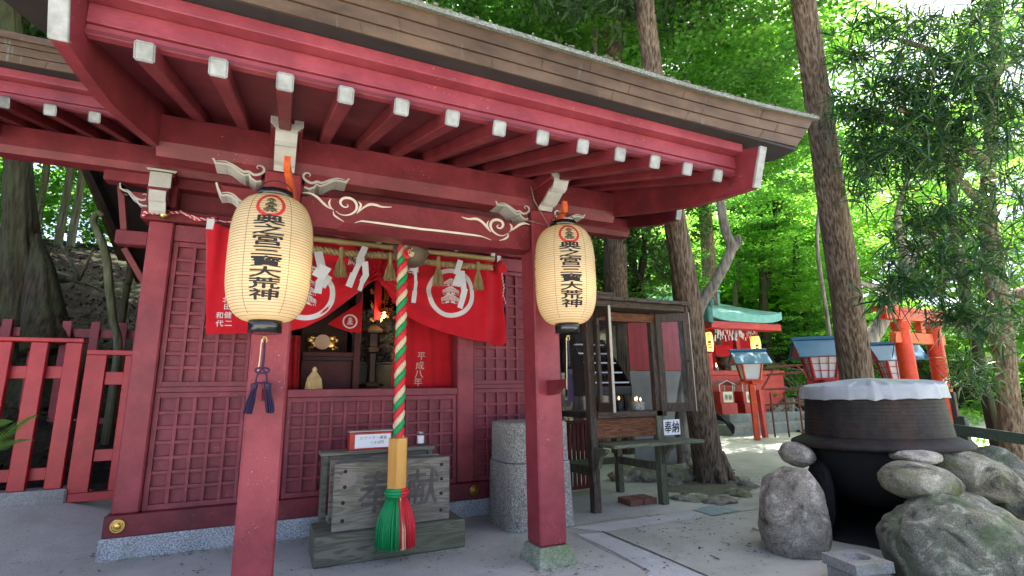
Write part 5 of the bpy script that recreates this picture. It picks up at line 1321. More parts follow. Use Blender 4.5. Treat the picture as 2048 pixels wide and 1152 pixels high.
# ------------------------------------------------------------------ timber lanterns on posts
def post_lantern(name, label, loc, rot, ztop, wood_, lattice_, sc=1., px=None):
    T = thing(name, label, 'lantern', loc, 'red timber post lanterns with blue roofs'); c = Vector(loc); Rz = Matrix.Rotation(rot, 3, 'Z')
    def W_(x, y, z): return c + Rz @ Vector((x*sc, y*sc, 0)) + Vector((0, 0, z))
    def bx_(b, x0, x1, y0, y1, z0, z1, bev=.004, tp=1.):
        b.hexa([W_(x0*tp,y0*tp,z0),W_(x1*tp,y0*tp,z0),W_(x1*tp,y1*tp,z0),W_(x0*tp,y1*tp,z0),W_(x0,y0,z1),W_(x1,y0,z1),W_(x1,y1,z1),W_(x0,y1,z1)], bev)
    hr, hb = .34*sc, .50*sc; ze = ztop-hr; zb = ze-hb
    b = MB(); bx_(b, -.07, .07, -.07, .07, -.1, zb-.09*sc, .006); part('post', b, wood_, T)
    b = MB(); bx_(b, -.30, .30, -.06, .06, zb-.09*sc, zb-.001, .005); bx_(b, -.06, .06, -.30, -.061, zb-.089*sc, zb-.002, .005); bx_(b, -.06, .06, .061, .30, zb-.089*sc, zb-.002, .005); part('cross_arm', b, wood_, T)
    b = MB(); t = .72; wt = .27
    for sx_ in (-1, 1):
        for sy_ in (-1, 1):
            b.bar(W_(sx_*wt*t, sy_*wt*t, zb+.04*sc), W_(sx_*wt, sy_*wt, ze), .045*sc, .045*sc, (0,1,0))
    bx_(b, -wt*t-.03, wt*t+.03, -wt*t-.03, wt*t+.03, zb, zb+.045*sc); 
    for s in (-1, 1):
        b.bar(W_(-wt, s*wt, ze-.02), W_(wt, s*wt, ze-.02), .045*sc, .05*sc); b.bar(W_(s*wt, -wt, ze-.021), W_(s*wt, wt, ze-.021), .045*sc, .05*sc)
        if lattice_:
            for k in (1/3, 2/3):
                b.bar(W_((-1+2*k)*wt*t, s*wt*t, zb+.05*sc), W_((-1+2*k)*wt, s*wt, ze-.03), .014*sc, .014*sc, (0,1,0)); b.bar(W_(s*wt*t, (-1+2*k)*wt*t, zb+.05*sc), W_(s*wt, (-1+2*k)*wt, ze-.03), .014*sc, .014*sc, (0,1,0))
                zz = zb+.05*sc+(hb-.08*sc)*k; q = (t+(1-t)*k)*wt
                b.bar(W_(-q, s*q, zz), W_(q, s*q, zz), .014*sc, .014*sc); b.bar(W_(s*q, -q, zz), W_(s*q, q, zz), .014*sc, .014*sc)
    part('light_frame', b, wood_, T)
    b = MB(); i = .93
    b.hexa([W_(-wt*t*i,-wt*t*i,zb+.047*sc),W_(wt*t*i,-wt*t*i,zb+.047*sc),W_(wt*t*i,wt*t*i,zb+.047*sc),W_(-wt*t*i,wt*t*i,zb+.047*sc),W_(-wt*i,-wt*i,ze-.04*sc),W_(wt*i,-wt*i,ze-.04*sc),W_(wt*i,wt*i,ze-.04*sc),W_(-wt*i,wt*i,ze-.04*sc)])
    part('frosted_pane', b, M['frost'], T)
    b = MB(); e = .43; g = .47
    for s in (-1, 1):
        n = 6
        for k in range(n):
            a0, a1 = k/n, (k+1)/n; dz = .012*sc
            z0_, z1_ = ztop-hr*a0-.03*a0, ztop-hr*a1-.03*a1
            P = [W_(-g, s*e*a1, z1_-dz), W_(g, s*e*a1, z1_-dz), W_(g, s*e*a0, z0_), W_(-g, s*e*a0, z0_)]
            b.hexa([P[0],P[1],P[2],P[3]]+[p+Vector((0,0,.018*sc)) for p in P])
    b.bar(W_(-g-.02, 0, ztop+.02*sc), W_(g+.02, 0, ztop+.02*sc), .10*sc, .06*sc); part('roof', b, M['lampblue'], T)
    b = MB()
    for s in (-1, 1):
        P = [W_(s*(g-.05), -e*.92, ze-.015), W_(s*(g-.04), e*.92, ze-.015), W_(s*(g-.04), 0, ztop-.04)]
        b = MB(); b.prism(P, Rz @ Vector((-s*.02, 0, 0))); part('gable_board', b, wood_, T)
    return T
g1 = aD(1527, 872, 14.0)
post_lantern('post_lantern', 'nearest-to-hall red post lantern with teal roof before the little shrine steps', (g1.x-.25, g1.y, g1.z), math.radians(-33), aD(1500, 718, 14).z, M['vermil'], False, 1.0)
b = MB(); p = aD(1533, 868, 14.1); b.bar((p.x, p.y+.05, p.z-.1), (p.x-.05, p.y+.05, p.z+1.2), .12, .12, (0,1,0)); o = b.build('wooden_stake', M['redhok']); tag(o, 'dull red timber stake leaning beside the teal-roofed post lantern', 'stake')
c2 = aD(1640, 720, 9.6); post_lantern('post_lantern', 'red post lantern with blue roof and latticed white panes left of the big cedar trunk', (c2.x, c2.y, 0), math.radians(-40), aD(1640, 677, 9.6).z, M['redhok'], True, .92)
c3 = aD(1790, 720, 9.9); post_lantern('post_lantern', 'red post lantern with blue roof half hidden behind the left torii post', (c3.x, c3.y, 0), math.radians(-40), aD(1795, 687, 9.9).z, M['redhok'], True, .88)
# ------------------------------------------------------------------ small vermilion torii
TO = thing('torii_gate', 'small bright vermilion torii gate half hidden by long-leaved branches', 'torii', aD(1835, 780, 9.2))
def gpost(p_top, p_bot, d): return aD(*p_top, d), aD(*p_bot, d)
A0 = aD(1822, 765, 9.0); A1 = aD(1797, 640, 9.0); B0 = aD(1888, 770, 9.5); B1 = aD(1857, 640, 9.5)
for q0, q1 in ((A0, A1), (B0, B1)):
    x, y = (q0.x+q1.x)/2, (q0.y+q1.y)/2; zt_ = q1.z
    b = MB(); b.lathe([(.145,-.1),(.14,.8),(.125,zt_-.02),(.12,zt_)], (x, y, 0), 28); part('torii_post', b, M['vermil'], TO, smooth=True)
    b = MB(); b.lathe([(.135,zt_-.16),(.15,zt_-.15),(.15,zt_-.02),(.135,zt_-.01)], (x, y, 0), 28); part('post_collar', b, M['vermil'], TO)
ax_, ay_ = (A0.x+A1.x)/2, (A0.y+A1.y)/2; bx_, by_ = (B0.x+B1.x)/2, (B0.y+B1.y)/2
d = Vector((bx_-ax_, by_-ay_, 0)).normalized(); zn = aD(1785, 675, 9.0).z
b = MB(); b.bar(Vector((ax_,ay_,zn))-d*.32, Vector((bx_,by_,zn))+d*.32, .09, .19); part('tie_beam', b, M['orange'], TO)
zl = A1.z
b = MB(); b.bar(Vector((ax_,ay_,zl+.085))-d*.55, Vector((bx_,by_,zl+.085))+d*.55, .16, .15); b.bar(Vector((ax_,ay_,zl+.20))-d*.65, Vector((bx_,by_,zl+.20))+d*.65, .2, .07); part('top_beam', b, M['vermil'], TO)
mid = (Vector((ax_,ay_,0))+Vector((bx_,by_,0)))/2
b = MB(); b.bar(mid+d*.12+Vector((0,0,zn+.1)), mid+d*.12+Vector((0,0,zl+.0)), .10, .14, (d.x,d.y,0)); part('centre_strut', b, M['vermil'], TO)
# ------------------------------------------------------------------ little shrine with green-blue roof
GZ = .15
HK = thing('little_shrine', 'little red shrine with blue-green copper roof on concrete steps behind the leaning cedar', 'shrine', (14.2, 13.0, GZ))
yf = 12.2
xl = aY(1461, 850, yf).x; ztp = aY(1461, 829, yf).z
b = MB(); b.box(xl, xl+4.2, yf, yf+4.0, GZ-.3, ztp, .03); o = b.build('stone_platform', M['conc']); tag(o, 'pale concrete platform carrying the little shrine', 'platform')
y2 = 11.55; xs_ = aY(1465, 862, y2).x; zs2 = aY(1475, 850, y2).z
b = MB(); b.box(xs_, xs_+4.6, y2, yf-.004, GZ-.3, zs2, .025); o = b.build('stone_step', M['conc']); tag(o, 'lower concrete step in front of the little shrine platform', 'step')
yw = 13.0
hx0 = aY(1413, 780, yw).x; hx1 = aY(1570, 780, yw).x; zb0 = ztp; zsill = aY(1430, 741, yw).z; ztopw = aY(1420, 655, yw).z
b = MB(); b.box(hx0, hx1, yw, yw+2.0, zb0, zsill-.16, .01); part('lower_wall', b, M['redhok'], HK)
b = MB(); b.box(hx0-.03, hx1+.03, yw-.05, yw+.2, zsill-.158, zsill, .01); part('sill', b, M['redhok'], HK)
b = MB(); b.box(hx0, hx1, yw+1.2, yw+2.0, zsill, ztopw+.5, 0); part('back_wall', b, M['cloth2'], HK)
for px in (1420, 1478, 1516):
    x = aY(px, 700, yw).x; b = MB(); b.box(x-.09, x+.09, yw, yw+.18, zsill+.002, ztopw+.3, .01); part('pillar', b, M['redhok'], HK)
b = MB(); b.box(hx0+.0, hx0+.06, yw+.19, yw+1.19, zsill, ztopw+.3, 0); part('side_wall', b, M['redhok'], HK)
ye = 12.0
ex0, ex1 = aY(1428, 652, ye).x, aY(1566, 662, ye).x; ze_ = aY(1436, 651, ye).z
b = MB(); b.box(ex0-.05, ex1, ye+.05, ye+.5, ze_-.06, ze_+.16, .01); part('eave_beam', b, M['redhok'], HK)
yr_ = 14.6; zr_ = aY(1425, 606, yr_).z; xq0, xq1 = aY(1385, 606, yr_).x, aY(1442, 606, yr_).x
ztE = ze_+.42
b = MB(); N = 14; x0, x1 = ex0-.12, ex1+.02
def rz_(t): return ztE+(zr_-ztE)*(t**1.15)
def rx0(t): return x0 + (x0-.9-x0)*t*.9
for i in range(N):
    for j in range(16):
        t0, t1 = i/N, (i+1)/N; s0, s1 = j/16, (j+1)/16
        def pt(t, s): 
            xa_t, xb_t = x0+(xq0-x0)*t, x1+(xq1-x1)*t; xx = xa_t+(xb_t-xa_t)*s; return Vector((xx, ye+(yr_-ye)*t, rz_(t)+.16*(abs(2*s-1)**4)*(1-t)))
        b.face([pt(t0,s0), pt(t0,s1), pt(t1,s1), pt(t1,s0)])
b.face([pt(1,0), pt(1,1), pt(1,1)+Vector((0,3,-1.5)), pt(1,0)+Vector((0,3,-1.5))])
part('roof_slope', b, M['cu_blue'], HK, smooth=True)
b = MB()
for j in range(16):
    s0, s1 = j/16, (j+1)/16
    def pe(s, dz): return Vector((x0+(x1-x0)*s, ye-.01, ze_+.165+dz*(ztE-ze_-.16)+.16*abs(2*s-1)**4))
    p = [pe(s0,0), pe(s1,0), pe(s1,1), pe(s0,1)]; b.hexa([p[0],p[1],p[1]+Vector((0,.3,0)),p[0]+Vector((0,.3,0)),p[3],p[2],p[2]+Vector((0,.3,0)),p[3]+Vector((0,.3,0))])
part('eave_edge', b, M['cu_green'], HK)
b = MB(); b.hexa([(x0-.1,ye-.03,ze_+.1),(x0+.12,ye-.03,ze_+.05),(x0+.02,ye+1.5,ze_+.5),(x0-.5,ye+1.5,ze_+.5),(x0-.1,ye-.03,ze_+.72),(x0+.12,ye-.03,ze_+.62),(x0+.02,ye+1.5,ze_+.95),(x0-.5,ye+1.5,ze_+.95)], .03)
b.rock((x0+.03, ye-.06, ze_+.72), (.10,.08,.14), 3, 2, .1); part('gable_end', b, simple('dark_green_copper', (.03,.11,.10), (.05,.16,.14), 4, .5, .1), HK)
xr0, xr1 = aY(1283, 590, yr_).x, aY(1434, 612, yr_).x
zq0, zq1 = aY(1300, 620, yr_).z, aY(1290, 575, yr_).z
b = MB(); b.hexa([(xr0,yr_-.18,zq0-.25),(xr1,yr_-.18,zq0-.25),(xr1,yr_+.2,zq0-.25),(xr0,yr_+.2,zq0-.25),(xr0-.15,yr_-.18,zq1),(xr1+.02,yr_-.18,zq1),(xr1+.02,yr_+.2,zq1),(xr0-.15,yr_+.2,zq1)], .02); b.box(xr0-.2, xr1+.05, yr_-.25, yr_+.28, zq1+.003, zq1+.10, .02)
part('roof_ridge', b, M['cu_green'], HK)
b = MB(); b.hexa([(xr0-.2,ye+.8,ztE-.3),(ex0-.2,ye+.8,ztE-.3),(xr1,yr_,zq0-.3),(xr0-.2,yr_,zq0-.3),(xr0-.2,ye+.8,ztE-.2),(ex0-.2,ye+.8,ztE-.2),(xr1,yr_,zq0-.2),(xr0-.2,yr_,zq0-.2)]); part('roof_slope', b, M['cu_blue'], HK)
# its two small lanterns
def small_lantern(px, y, label):
    c = aY(px, 712, y); z0 = aY(px, 703, y).z if px < 1450 else aY(px, 711, y).z; H = aY(px, 665, y).z-aY(px, 703, y).z
    c.z = z0; T = thing('small_lantern', label, 'lantern', c, 'small lit lanterns of the little shrine'); R = .155
    b = MB(); pr = [(R*.75,0)]+[(R*(1-.22*abs(2*i/40-1)**4)+.006*math.sin(i*math.pi/2), H*i/40) for i in range(41)]
    b.lathe(pr, c, 28); bd_ = b.build('paper_shade', M['paper'], T, True)
    b = MB(); b.lathe([(.0,H+.04),(.1,H+.04),(.11,H),(.1,H-.01)], c, 20); b.lathe([(.10,.01),(.10,-.05),(0,-.05)], c, 20); b.build('black_ring', M['black'], T)
    an = math.atan2(-c.y, -c.x)+.25
    def on(u, v): a = an+u/R; return Vector((c.x+math.cos(a)*(R+.012), c.y+math.sin(a)*(R+.012), c.z+v))
    b = MB(); column(b, '三寳荒神', 0, H*.60, .13, .085, .085, on, bold=.03, cut=.05); ringm(b, 0, H*.82, .035, .045, on, 24); b.build('lettering', M['ink'], bd_)
    lp = bpy.data.lights.new('small_lantern_bulb', 'POINT'); lp.energy = 9; lp.color = (1,.55,.16); lp.shadow_soft_size = .04
    lo = bpy.data.objects.new('small_lantern_bulb', lp); COL.objects.link(lo); lo.parent = T; lo.location = (0,0,H*.4)
    b = MB(); b.rock(c+Vector((0,0,H*.4)), (.03,.03,.04), 1, 2, 0); b.build('bulb', M['bulb'], T, True)
small_lantern(1419, 12.35, 'small glowing lantern at the left pillar of the little shrine')
small_lantern(1514, 12.3, 'small glowing lantern at the right pillar of the little shrine')
# hanging papers and censer
random.seed(9); b = MB()
for i in range(60):
    x = random.uniform(hx0+.1, aY(1512,680,12.5).x); z = ze_-.05-random.random()*.30
    b.obox((x, 12.5+random.uniform(-.1,.1), z), (random.uniform(.03,.06), .003, random.uniform(.10,.22)), Matrix.Rotation(random.uniform(-.3,.3), 4, 'Y'), 0)
o = b.build('paper_strips', M['washi']); tag(o, 'row of white and dark paper strips hanging under the eave of the little shrine', 'paper strips', kind='stuff')
b = MB(); x = aY(1446,690,12.6).x; b.box(x, aY(1477,690,12.6).x, 12.95, 12.97, aY(1446,712,12.95).z, aY(1446,690,12.95).z, 0); o = b.build('red_valance', M['cloth2']); tag(o, 'short red valance inside the little shrine opening', 'valance')
pc = aY(1450, 732, 13.1); pc.z = zsill
o = thing('incense_burner', 'round dark bronze incense burner on the sill of the little shrine', 'incense burner', pc)
b = MB(); b.lathe([(.10,0),(.12,.04),(.10,.08),(.24,.16),(.27,.30),(.22,.40),(.26,.44),(.24,.46),(0,.44)], pc, 28); part('burner_body', b, M['bronze'], o, smooth=True)
pc = aY(1433, 735, 12.95); pc.z = zsill; o = thing('candle_cup', 'small candle cup with flame on the sill of the little shrine', 'candle', pc)
b = MB(); b.lathe([(.06,0),(.07,.10),(0,.10)], pc, 16); part('cup', b, M['granite2'], o); b = MB(); b.lathe([(0,.11),(.03,.15),(.012,.22),(0,.26)], pc, 8); part('flame', b, M['flame'], o)
pc = aY(1468, 735, 12.93); b = MB(); b.box(pc.x-.16, pc.x+.16, 12.9, 13.05, zsill, zsill+.2, .006); o = b.build('grey_box', M['granite2']); tag(o, 'small speckled grey box on the sill of the little shrine', 'box')
# offering boxes before it
def offering(px0, label):
    y = 12.45; xa = aY(px0, 760, y).x; w_ = .62; z0 = ztp
    T = thing('offering_box', label, 'offering box', (xa+w_/2, y, z0), 'red offering boxes before the little shrine')
    zt_ = aY(px0+10, 783, y).z; zm = aY(px0+10, 807, y).z; zr2 = aY(px0+18, 763, y).z
    b = MB(); b.box(xa-.02, xa+w_+.05, y-.05, y+.42, z0, zm, .008); part('box_base', b, M['redhok'], T)
    b = MB(); b.box(xa, xa+w_, y, y+.38, zm+.002, zt_, .008); bb_ = part('box_body', b, M['redhok'], T)
    b = MB(); b.box(xa+.12, xa+w_-.08, y-.018, y-.003, zm+.03, zt_-.01, .002); sg_ = b.build('sign', simple('pale_gold_sign', (.62,.58,.40), (.74,.70,.55), 6, .5), bb_)
    b = MB(); f_ = lambda u, v: Vector((u, y-.021, v)); put(b, '奉', xa+w_*.40, (zm+zt_)/2, .16, .2, f_, bold=.02); put(b, '納', xa+w_*.68, (zm+zt_)/2, .16, .2, f_, bold=.02); b.build('lettering', M['inkfade'], bb_)
    b = MB()
    for x in (xa+.02, xa+w_-.02):
        for yy_ in (y+.02, y+.36): b.box(x-.012, x+.012, yy_-.012, yy_+.012, zt_+.001, zr2-.05, 0)
    part('roof_post', b, M['alu'], T)
    b = MB(); xm = xa+w_/2; b.hexa([(xa-.06,y-.05,zr2-.12),(xm,y-.05,zr2+.02),(xm,y+.44,zr2+.02),(xa-.06,y+.44,zr2-.12),(xa-.06,y-.05,zr2-.10),(xm,y-.05,zr2+.04),(xm,y+.44,zr2+.04),(xa-.06,y+.44,zr2-.10)])
    b.hexa([(xm,y-.05,zr2+.02),(xa+w_+.06,y-.05,zr2-.12),(xa+w_+.06,y+.44,zr2-.12),(xm,y+.44,zr2+.02),(xm,y-.05,zr2+.04),(xa+w_+.06,y-.05,zr2-.10),(xa+w_+.06,y+.44,zr2-.10),(xm,y+.44,zr2+.04)]); part('tin_roof', b, M['alu'], T)
offering(1437, 'red offering box with tin roof and pale sign nearest the leaning cedar')
offering(1483, 'red offering box with tin roof half hidden behind the teal-roofed post lantern')
# rusty rail along the bank
RA = thing('metal_railing', 'rusty red metal railing between the little shrine and the bank of roots', 'railing', aD(1535, 850, 15.5))
for (a, c_) in (((1532,735),(1625,728)), ((1532,750),(1625,742)), ((1528,779),(1618,775)), ((1530,810),(1618,804))):
    b = MB(); b.tube([aD(*a, 15), aD(*c_, 14.6)], .03, 8); part('rail', b, M['rustrail'], RA)
for (a, c_) in (((1552,730),(1524,779)), ((1592,730),(1640,778))):
    b = MB(); b.tube([aD(*a, 15), aD(*c_, 14.8)], .028, 8); part('brace', b, M['rustrail'], RA)
b = MB()
for px in (1540, 1568, 1596): p = aD(px, 785, 14.9); b.tube([Vector((p.x,p.y,-.1)), p], .025, 8)
part('railing_post', b, M['rustrail'], RA)
# ------------------------------------------------------------------ ground, paving, hillside
import numpy as np
rng = random.Random(123)
def gz(x, y):
    s = .42*x+.907*y
    return GZ*sm(9.5, 13, s)*sm(3, 6, x) + .34*sm(6.7, 8.0, y)*sm(-1.3, -2.0, x)
RBT = [(-75,9.4),(-40,9.3),(-20,9.2),(0,9.7),(20,11.0),(30,13),(38,15.2),(44,18.6),(50,19.6),(56,20.2),(60,24),(66,33),(80,45),(120,60)]
def rb(th):
    for (a, ra), (b_, rb_) in zip(RBT, RBT[1:]):
        if th <= b_: return ra+(rb_-ra)*max(0, (th-a)/(b_-a))
    return 60
def hz(x, y):
    th = math.degrees(math.atan2(x, y)); d = math.hypot(x, y)-rb(th)
    if d <= 0: return gz(x, y)
    return gz(x, y) + 7.5*math.tanh(.74*d/7.5) + min(1, d/2)*(.30*noise.noise(Vector((x*.5, y*.5, 1)))+.12*noise.noise(Vector((x*1.7, y*1.7, 4))))
b = MB(); N = 120
def gp(u, v):
    a, c_ = 2*u-1, 2*v-1; x = 4+math.copysign(abs(a)**2.4, a)*170; y = 5+math.copysign(abs(c_)**2.4, c_)*170
    return Vector((x, y, gz(x, y)))
b.grid(gp, N, N); struct(b.build('ground', M['pave'], None, True))
b = MB()
def hp(u, v):
    th = -75+195*u; r = rb(th)-.5+30*v**1.5; x, y = r*math.sin(math.radians(th)), r*math.cos(math.radians(th))
    return Vector((x, y, hz(x, y)-(.12 if v < .02 else 0)))
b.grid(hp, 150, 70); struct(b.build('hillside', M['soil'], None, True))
def flat(pts, dz, name, mat):
    b = MB(); P = [aZ(*p, 0) for p in pts]; b.face([Vector((p.x, p.y, dz)) for p in P]); return struct(b.build(name, mat))
flat([(1205,1066),(1412,1153),(1420,1190),(1310,1190),(1290,1140),(1148,1070)], .004, 'paving_slab', M['slab'])
flat([(1135,1056),(1330,1030),(1388,1022),(1424,1033),(1330,1046),(1208,1064)], .0035, 'paving_slab', M['slab'])
flat([(1386,1021),(1424,1011),(1482,1021),(1424,1033)], .007, 'drain_cover', simple('blue_grey_lid', (.20,.27,.29), (.27,.34,.36), 6, .6, .1))
JM = simple('dark_joint', (.035,.036,.033), (.06,.06,.055), 9, .95, bump=0)
b = MB()
for pts, wd in (([(1205,1064),(1300,1104),(1412,1153),(1440,1170)], .022), ([(1148,1068),(1220,1102),(1300,1145)], .009), ([(1133,1056),(1230,1040),(1330,1029)], .009), ([(1386,1021),(1425,1033),(1525,1018)], .012), ([(1462,1010),(1484,995),(1530,985)], .008), ([(1420,1112),(1440,1121)], .014)):
    P = [aZ(*p, 0) for p in pts]
    for a, c_ in zip(P, P[1:]):
        d = (c_-a).normalized(); s_ = Vector((-d.y, d.x, 0))*wd/2; z = Vector((0,0,.0095)); b.face([a-s_+z, c_-s_+z, c_+s_+z, a+s_+z])
struct(b.build('paving_joint', JM))
random.seed(33); b = MB()
for i in range(1500):
    px, py = random.uniform(20, 1560), random.uniform(900, 1150); p = aZ(px, py, 0)
    if p.y > 12: continue
    a = random.random()*3; l_ = random.choice((random.uniform(.005, .018), random.uniform(.005, .018), random.uniform(.012, .032))); p.z = .006+random.random()*.006
    d = Vector((math.cos(a), math.sin(a), random.uniform(-.2,.2)))*l_; e = Vector((-math.sin(a), math.cos(a), 0))*l_*.4; b.face([p-d, p+e, p+d, p-e])
for i in range(1000):
    th = math.radians(random.uniform(36, 60)); r = random.uniform(5.5, 14); x, y = r*math.sin(th), r*math.cos(th)
    p = Vector((x, y, gz(x, y)+.008)); a = random.random()*3; l_ = random.uniform(.008, .03)
    d = Vector((math.cos(a), math.sin(a), random.uniform(-.2,.2)))*l_; e = Vector((-math.sin(a), math.cos(a), 0))*l_*.4; b.face([p-d, p+e, p+d, p-e])
for i in range(500):
    k = random.random()
    if k < .55: x, y = random.uniform(-1.4, 2.6), 6.44-abs(random.gauss(0, .09))
    elif k < .8: x, y = random.choice((-.04, 2.4))+random.uniform(-.3,.3), 4.28-abs(random.gauss(0,.08))
    else: x, y = random.uniform(.4, 1.95), 5.23-abs(random.gauss(0,.08))
    p = Vector((x, y, .006+random.random()*.006)); a = random.random()*3; l_ = random.uniform(.005, .02)
    d = Vector((math.cos(a), math.sin(a), random.uniform(-.2,.2)))*l_; e = Vector((-math.sin(a), math.cos(a), 0))*l_*.4; b.face([p-d, p+e, p+d, p-e])
o = b.build('fallen_leaves', simple('dry_leaf', (.06,.05,.03), (.17,.13,.08), 3, .8, bump=0), normals=False); tag(o, 'dry fallen leaves and twigs scattered on the paving', 'fallen leaves', kind='stuff')

# ------------------------------------------------------------------ leaf clouds
def cloud(name, centres, per, cr, leaf, seed, flatz=1., up=.4, asp=.5, droop=0.):
    """many single leaves gathered in clumps round the given centres"""
    rs = np.random.RandomState(seed); C = np.array(centres, float); n = len(C)*per
    cc = np.repeat(C, per, 0); v = rs.normal(size=(n, 3)); v /= np.linalg.norm(v, axis=1)[:, None]
    v *= rs.rand(n)[:, None]**(1/2.2); v[:, 2] *= flatz; crr = np.repeat(cr*(.6+.8*rs.rand(len(C))), per)[:, None]
    p = cc+v*crr
    nn = rs.normal(size=(n, 3)); nn /= np.linalg.norm(nn, axis=1)[:, None]; nn[:, 2] = np.abs(nn[:, 2])+up; nn /= np.linalg.norm(nn, axis=1)[:, None]
    t = rs.normal(size=(n, 3)); t[:, 2] -= droop; t -= nn*(t*nn).sum(1)[:, None]; t /= np.linalg.norm(t, axis=1)[:, None]
    s = np.cross(nn, t); L = (leaf*(.6+.8*rs.rand(n)))[:, None]
    V = np.empty((n, 4, 3)); V[:, 0] = p-t*L/2; V[:, 1] = p+s*L*asp/2-t*L*.08; V[:, 2] = p+t*L/2; V[:, 3] = p-s*L*asp/2-t*L*.08
    me = bpy.data.meshes.new(name); me.vertices.add(n*4); me.loops.add(n*4); me.polygons.add(n)
    me.vertices.foreach_set('co', V.reshape(-1)); me.loops.foreach_set('vertex_index', np.arange(n*4, dtype=np.int32))
    me.polygons.foreach_set('loop_start', np.arange(0, n*4, 4, dtype=np.int32)); me.update(); me.validate()
    return me
def ell(n, R, seed, hollow=.35, rz=.7):
    rs = np.random.RandomState(seed); out = []
    while len(out) < n:
        v = rs.uniform(-1, 1, 3); d = np.linalg.norm(v)
        if d > 1 or d < hollow: continue
        if noise.noise(Vector(v*2.1)+Vector((seed, 0, 0))) < -.08: continue      # gaps
        out.append((v[0]*R, v[1]*R, v[2]*R*rz))
    return out
LF = {
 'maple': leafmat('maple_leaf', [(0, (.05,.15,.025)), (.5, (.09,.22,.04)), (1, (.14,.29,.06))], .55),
 'maplel': leafmat('young_maple_leaf', [(0, (.10,.24,.04)), (.5, (.16,.32,.06)), (1, (.25,.40,.09))], .6),  # lighter maple leaf: the glow of sun in the crowns is painted in
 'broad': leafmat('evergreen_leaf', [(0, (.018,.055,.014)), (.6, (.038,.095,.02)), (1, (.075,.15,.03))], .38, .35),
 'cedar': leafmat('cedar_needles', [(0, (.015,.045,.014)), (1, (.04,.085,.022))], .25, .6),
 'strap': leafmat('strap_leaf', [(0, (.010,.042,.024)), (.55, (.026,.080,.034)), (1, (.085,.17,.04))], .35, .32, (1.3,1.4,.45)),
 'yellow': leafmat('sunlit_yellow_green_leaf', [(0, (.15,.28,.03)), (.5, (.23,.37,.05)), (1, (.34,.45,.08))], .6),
}
CR = {}
def crownmesh(kind, k):
    if (kind, k) not in CR:
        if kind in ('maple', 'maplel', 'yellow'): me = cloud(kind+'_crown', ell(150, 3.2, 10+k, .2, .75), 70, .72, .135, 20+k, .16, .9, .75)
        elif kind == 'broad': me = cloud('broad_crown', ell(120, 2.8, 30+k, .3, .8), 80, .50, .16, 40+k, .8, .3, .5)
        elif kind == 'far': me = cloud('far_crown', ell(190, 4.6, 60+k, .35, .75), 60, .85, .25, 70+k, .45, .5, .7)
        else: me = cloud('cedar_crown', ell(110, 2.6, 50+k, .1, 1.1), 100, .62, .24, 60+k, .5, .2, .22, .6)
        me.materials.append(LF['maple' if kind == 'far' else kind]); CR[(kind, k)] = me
    return CR[(kind, k)]
def crown(T, c, kind, k, sc, rot=0, mat=None, sz=(1,1,1)):
    me = crownmesh(kind, k)
    o = bpy.data.objects.new('crown', me); COL.objects.link(o); o.parent = T; BASE[o.name] = BASE[T.name]
    o.location = Vector(c)-BASE[T.name]; o.scale = (sc*sz[0], sc*sz[1], sc*sz[2]); o.rotation_euler.z = rot
    if mat:
        o.material_slots[0].link = 'OBJECT'; o.material_slots[0].material = LF[mat]
    return o
def densify(P, W, n):
    out, ww = [], []
    for i in range(len(P)-1):
        for k in range(n):
            t = k/n; p0, p1, p2, p3 = P[max(0,i-1)], P[i], P[i+1], P[min(len(P)-1,i+2)]
            out.append(.5*((2*p1)+(-p0+p2)*t+(2*p0-5*p1+4*p2-p3)*t*t+(-p0+3*p1-3*p2+p3)*t**3)); ww.append(W[i]+(W[i+1]-W[i])*t)
    return out+[P[-1]], ww+[W[-1]]
def trunk_px(T, pts, dist, skin, rough=.10, n=28, extra=(), seed=1, dens=8, foot=None, flare=0):
    """trunk along photo points (px, py, width px) at a distance, carried down to the ground"""
    P = [aD(x, y, dist+(q[0] if q else 0)) for x, y, w_, *q in pts]; W = [w_*math.cos(math.atan((x-1024)/F_PX))*(dist+(q[0] if q else 0))/F_PX/2/1.04 for x, y, w_, *q in pts]
    if foot is not None:
        P.insert(0, foot); W.insert(0, W[0]*(1.12+flare))
    P, W = densify(P, W, dens)
    b = MB(); b.tube(P, W, int(n*1.6), True, rough, seed, (4.5, .45))
    for e in extra:
        Q = [aD(x, y, dist+(q[0] if q else 0)) for x, y, w_, *q in e]; w2 = [w_*dist/F_PX/2 for x, y, w_, *q in e]; Q, w2 = densify(Q, w2, 5); b.tube(Q, w2, 10, True, .08, seed+2)
    return b.build('trunk', M[skin], T, True)
def ground_under(p): return Vector((p.x, p.y, hz(p.x, p.y)-.15))
# leaning cedar by the kiosk
p = aD(1424, 968, 8.63); f = Vector((p.x, p.y, -.08))
T = thing('cedar_tree', 'leaning cedar trunk with its foot in a ring of stones right of the kiosk', 'tree', f)
trunk_px(T, [(1419,940,66),(1398,800,60),(1376,600,52),(1350,443,46),(1322,270,43),(1297,75,40),(1283,-60,38),(1262,-260,34)], 8.63, 'bark', .10, 32, foot=f, flare=.30, seed=2)
b = MB()
for a in (3.6, 4.4, 5.3, .3, 1.6): b.tube([f+Vector((.15*math.cos(a), .15*math.sin(a), .55)), f+Vector((.27*math.cos(a), .27*math.sin(a), .22)), f+Vector((.40*math.cos(a), .40*math.sin(a), .05))], [.10,.10,.03], 10, True, .15, a)
b.build('root', M['bark'], T, True)
crown(T, aD(1262,-330,8.6), 'cedar', 0, 1.1, 0); crown(T, aD(1262,-330,8.6)+Vector((1.2,1.6,2.6)), 'cedar', 1, 1.0, 1)
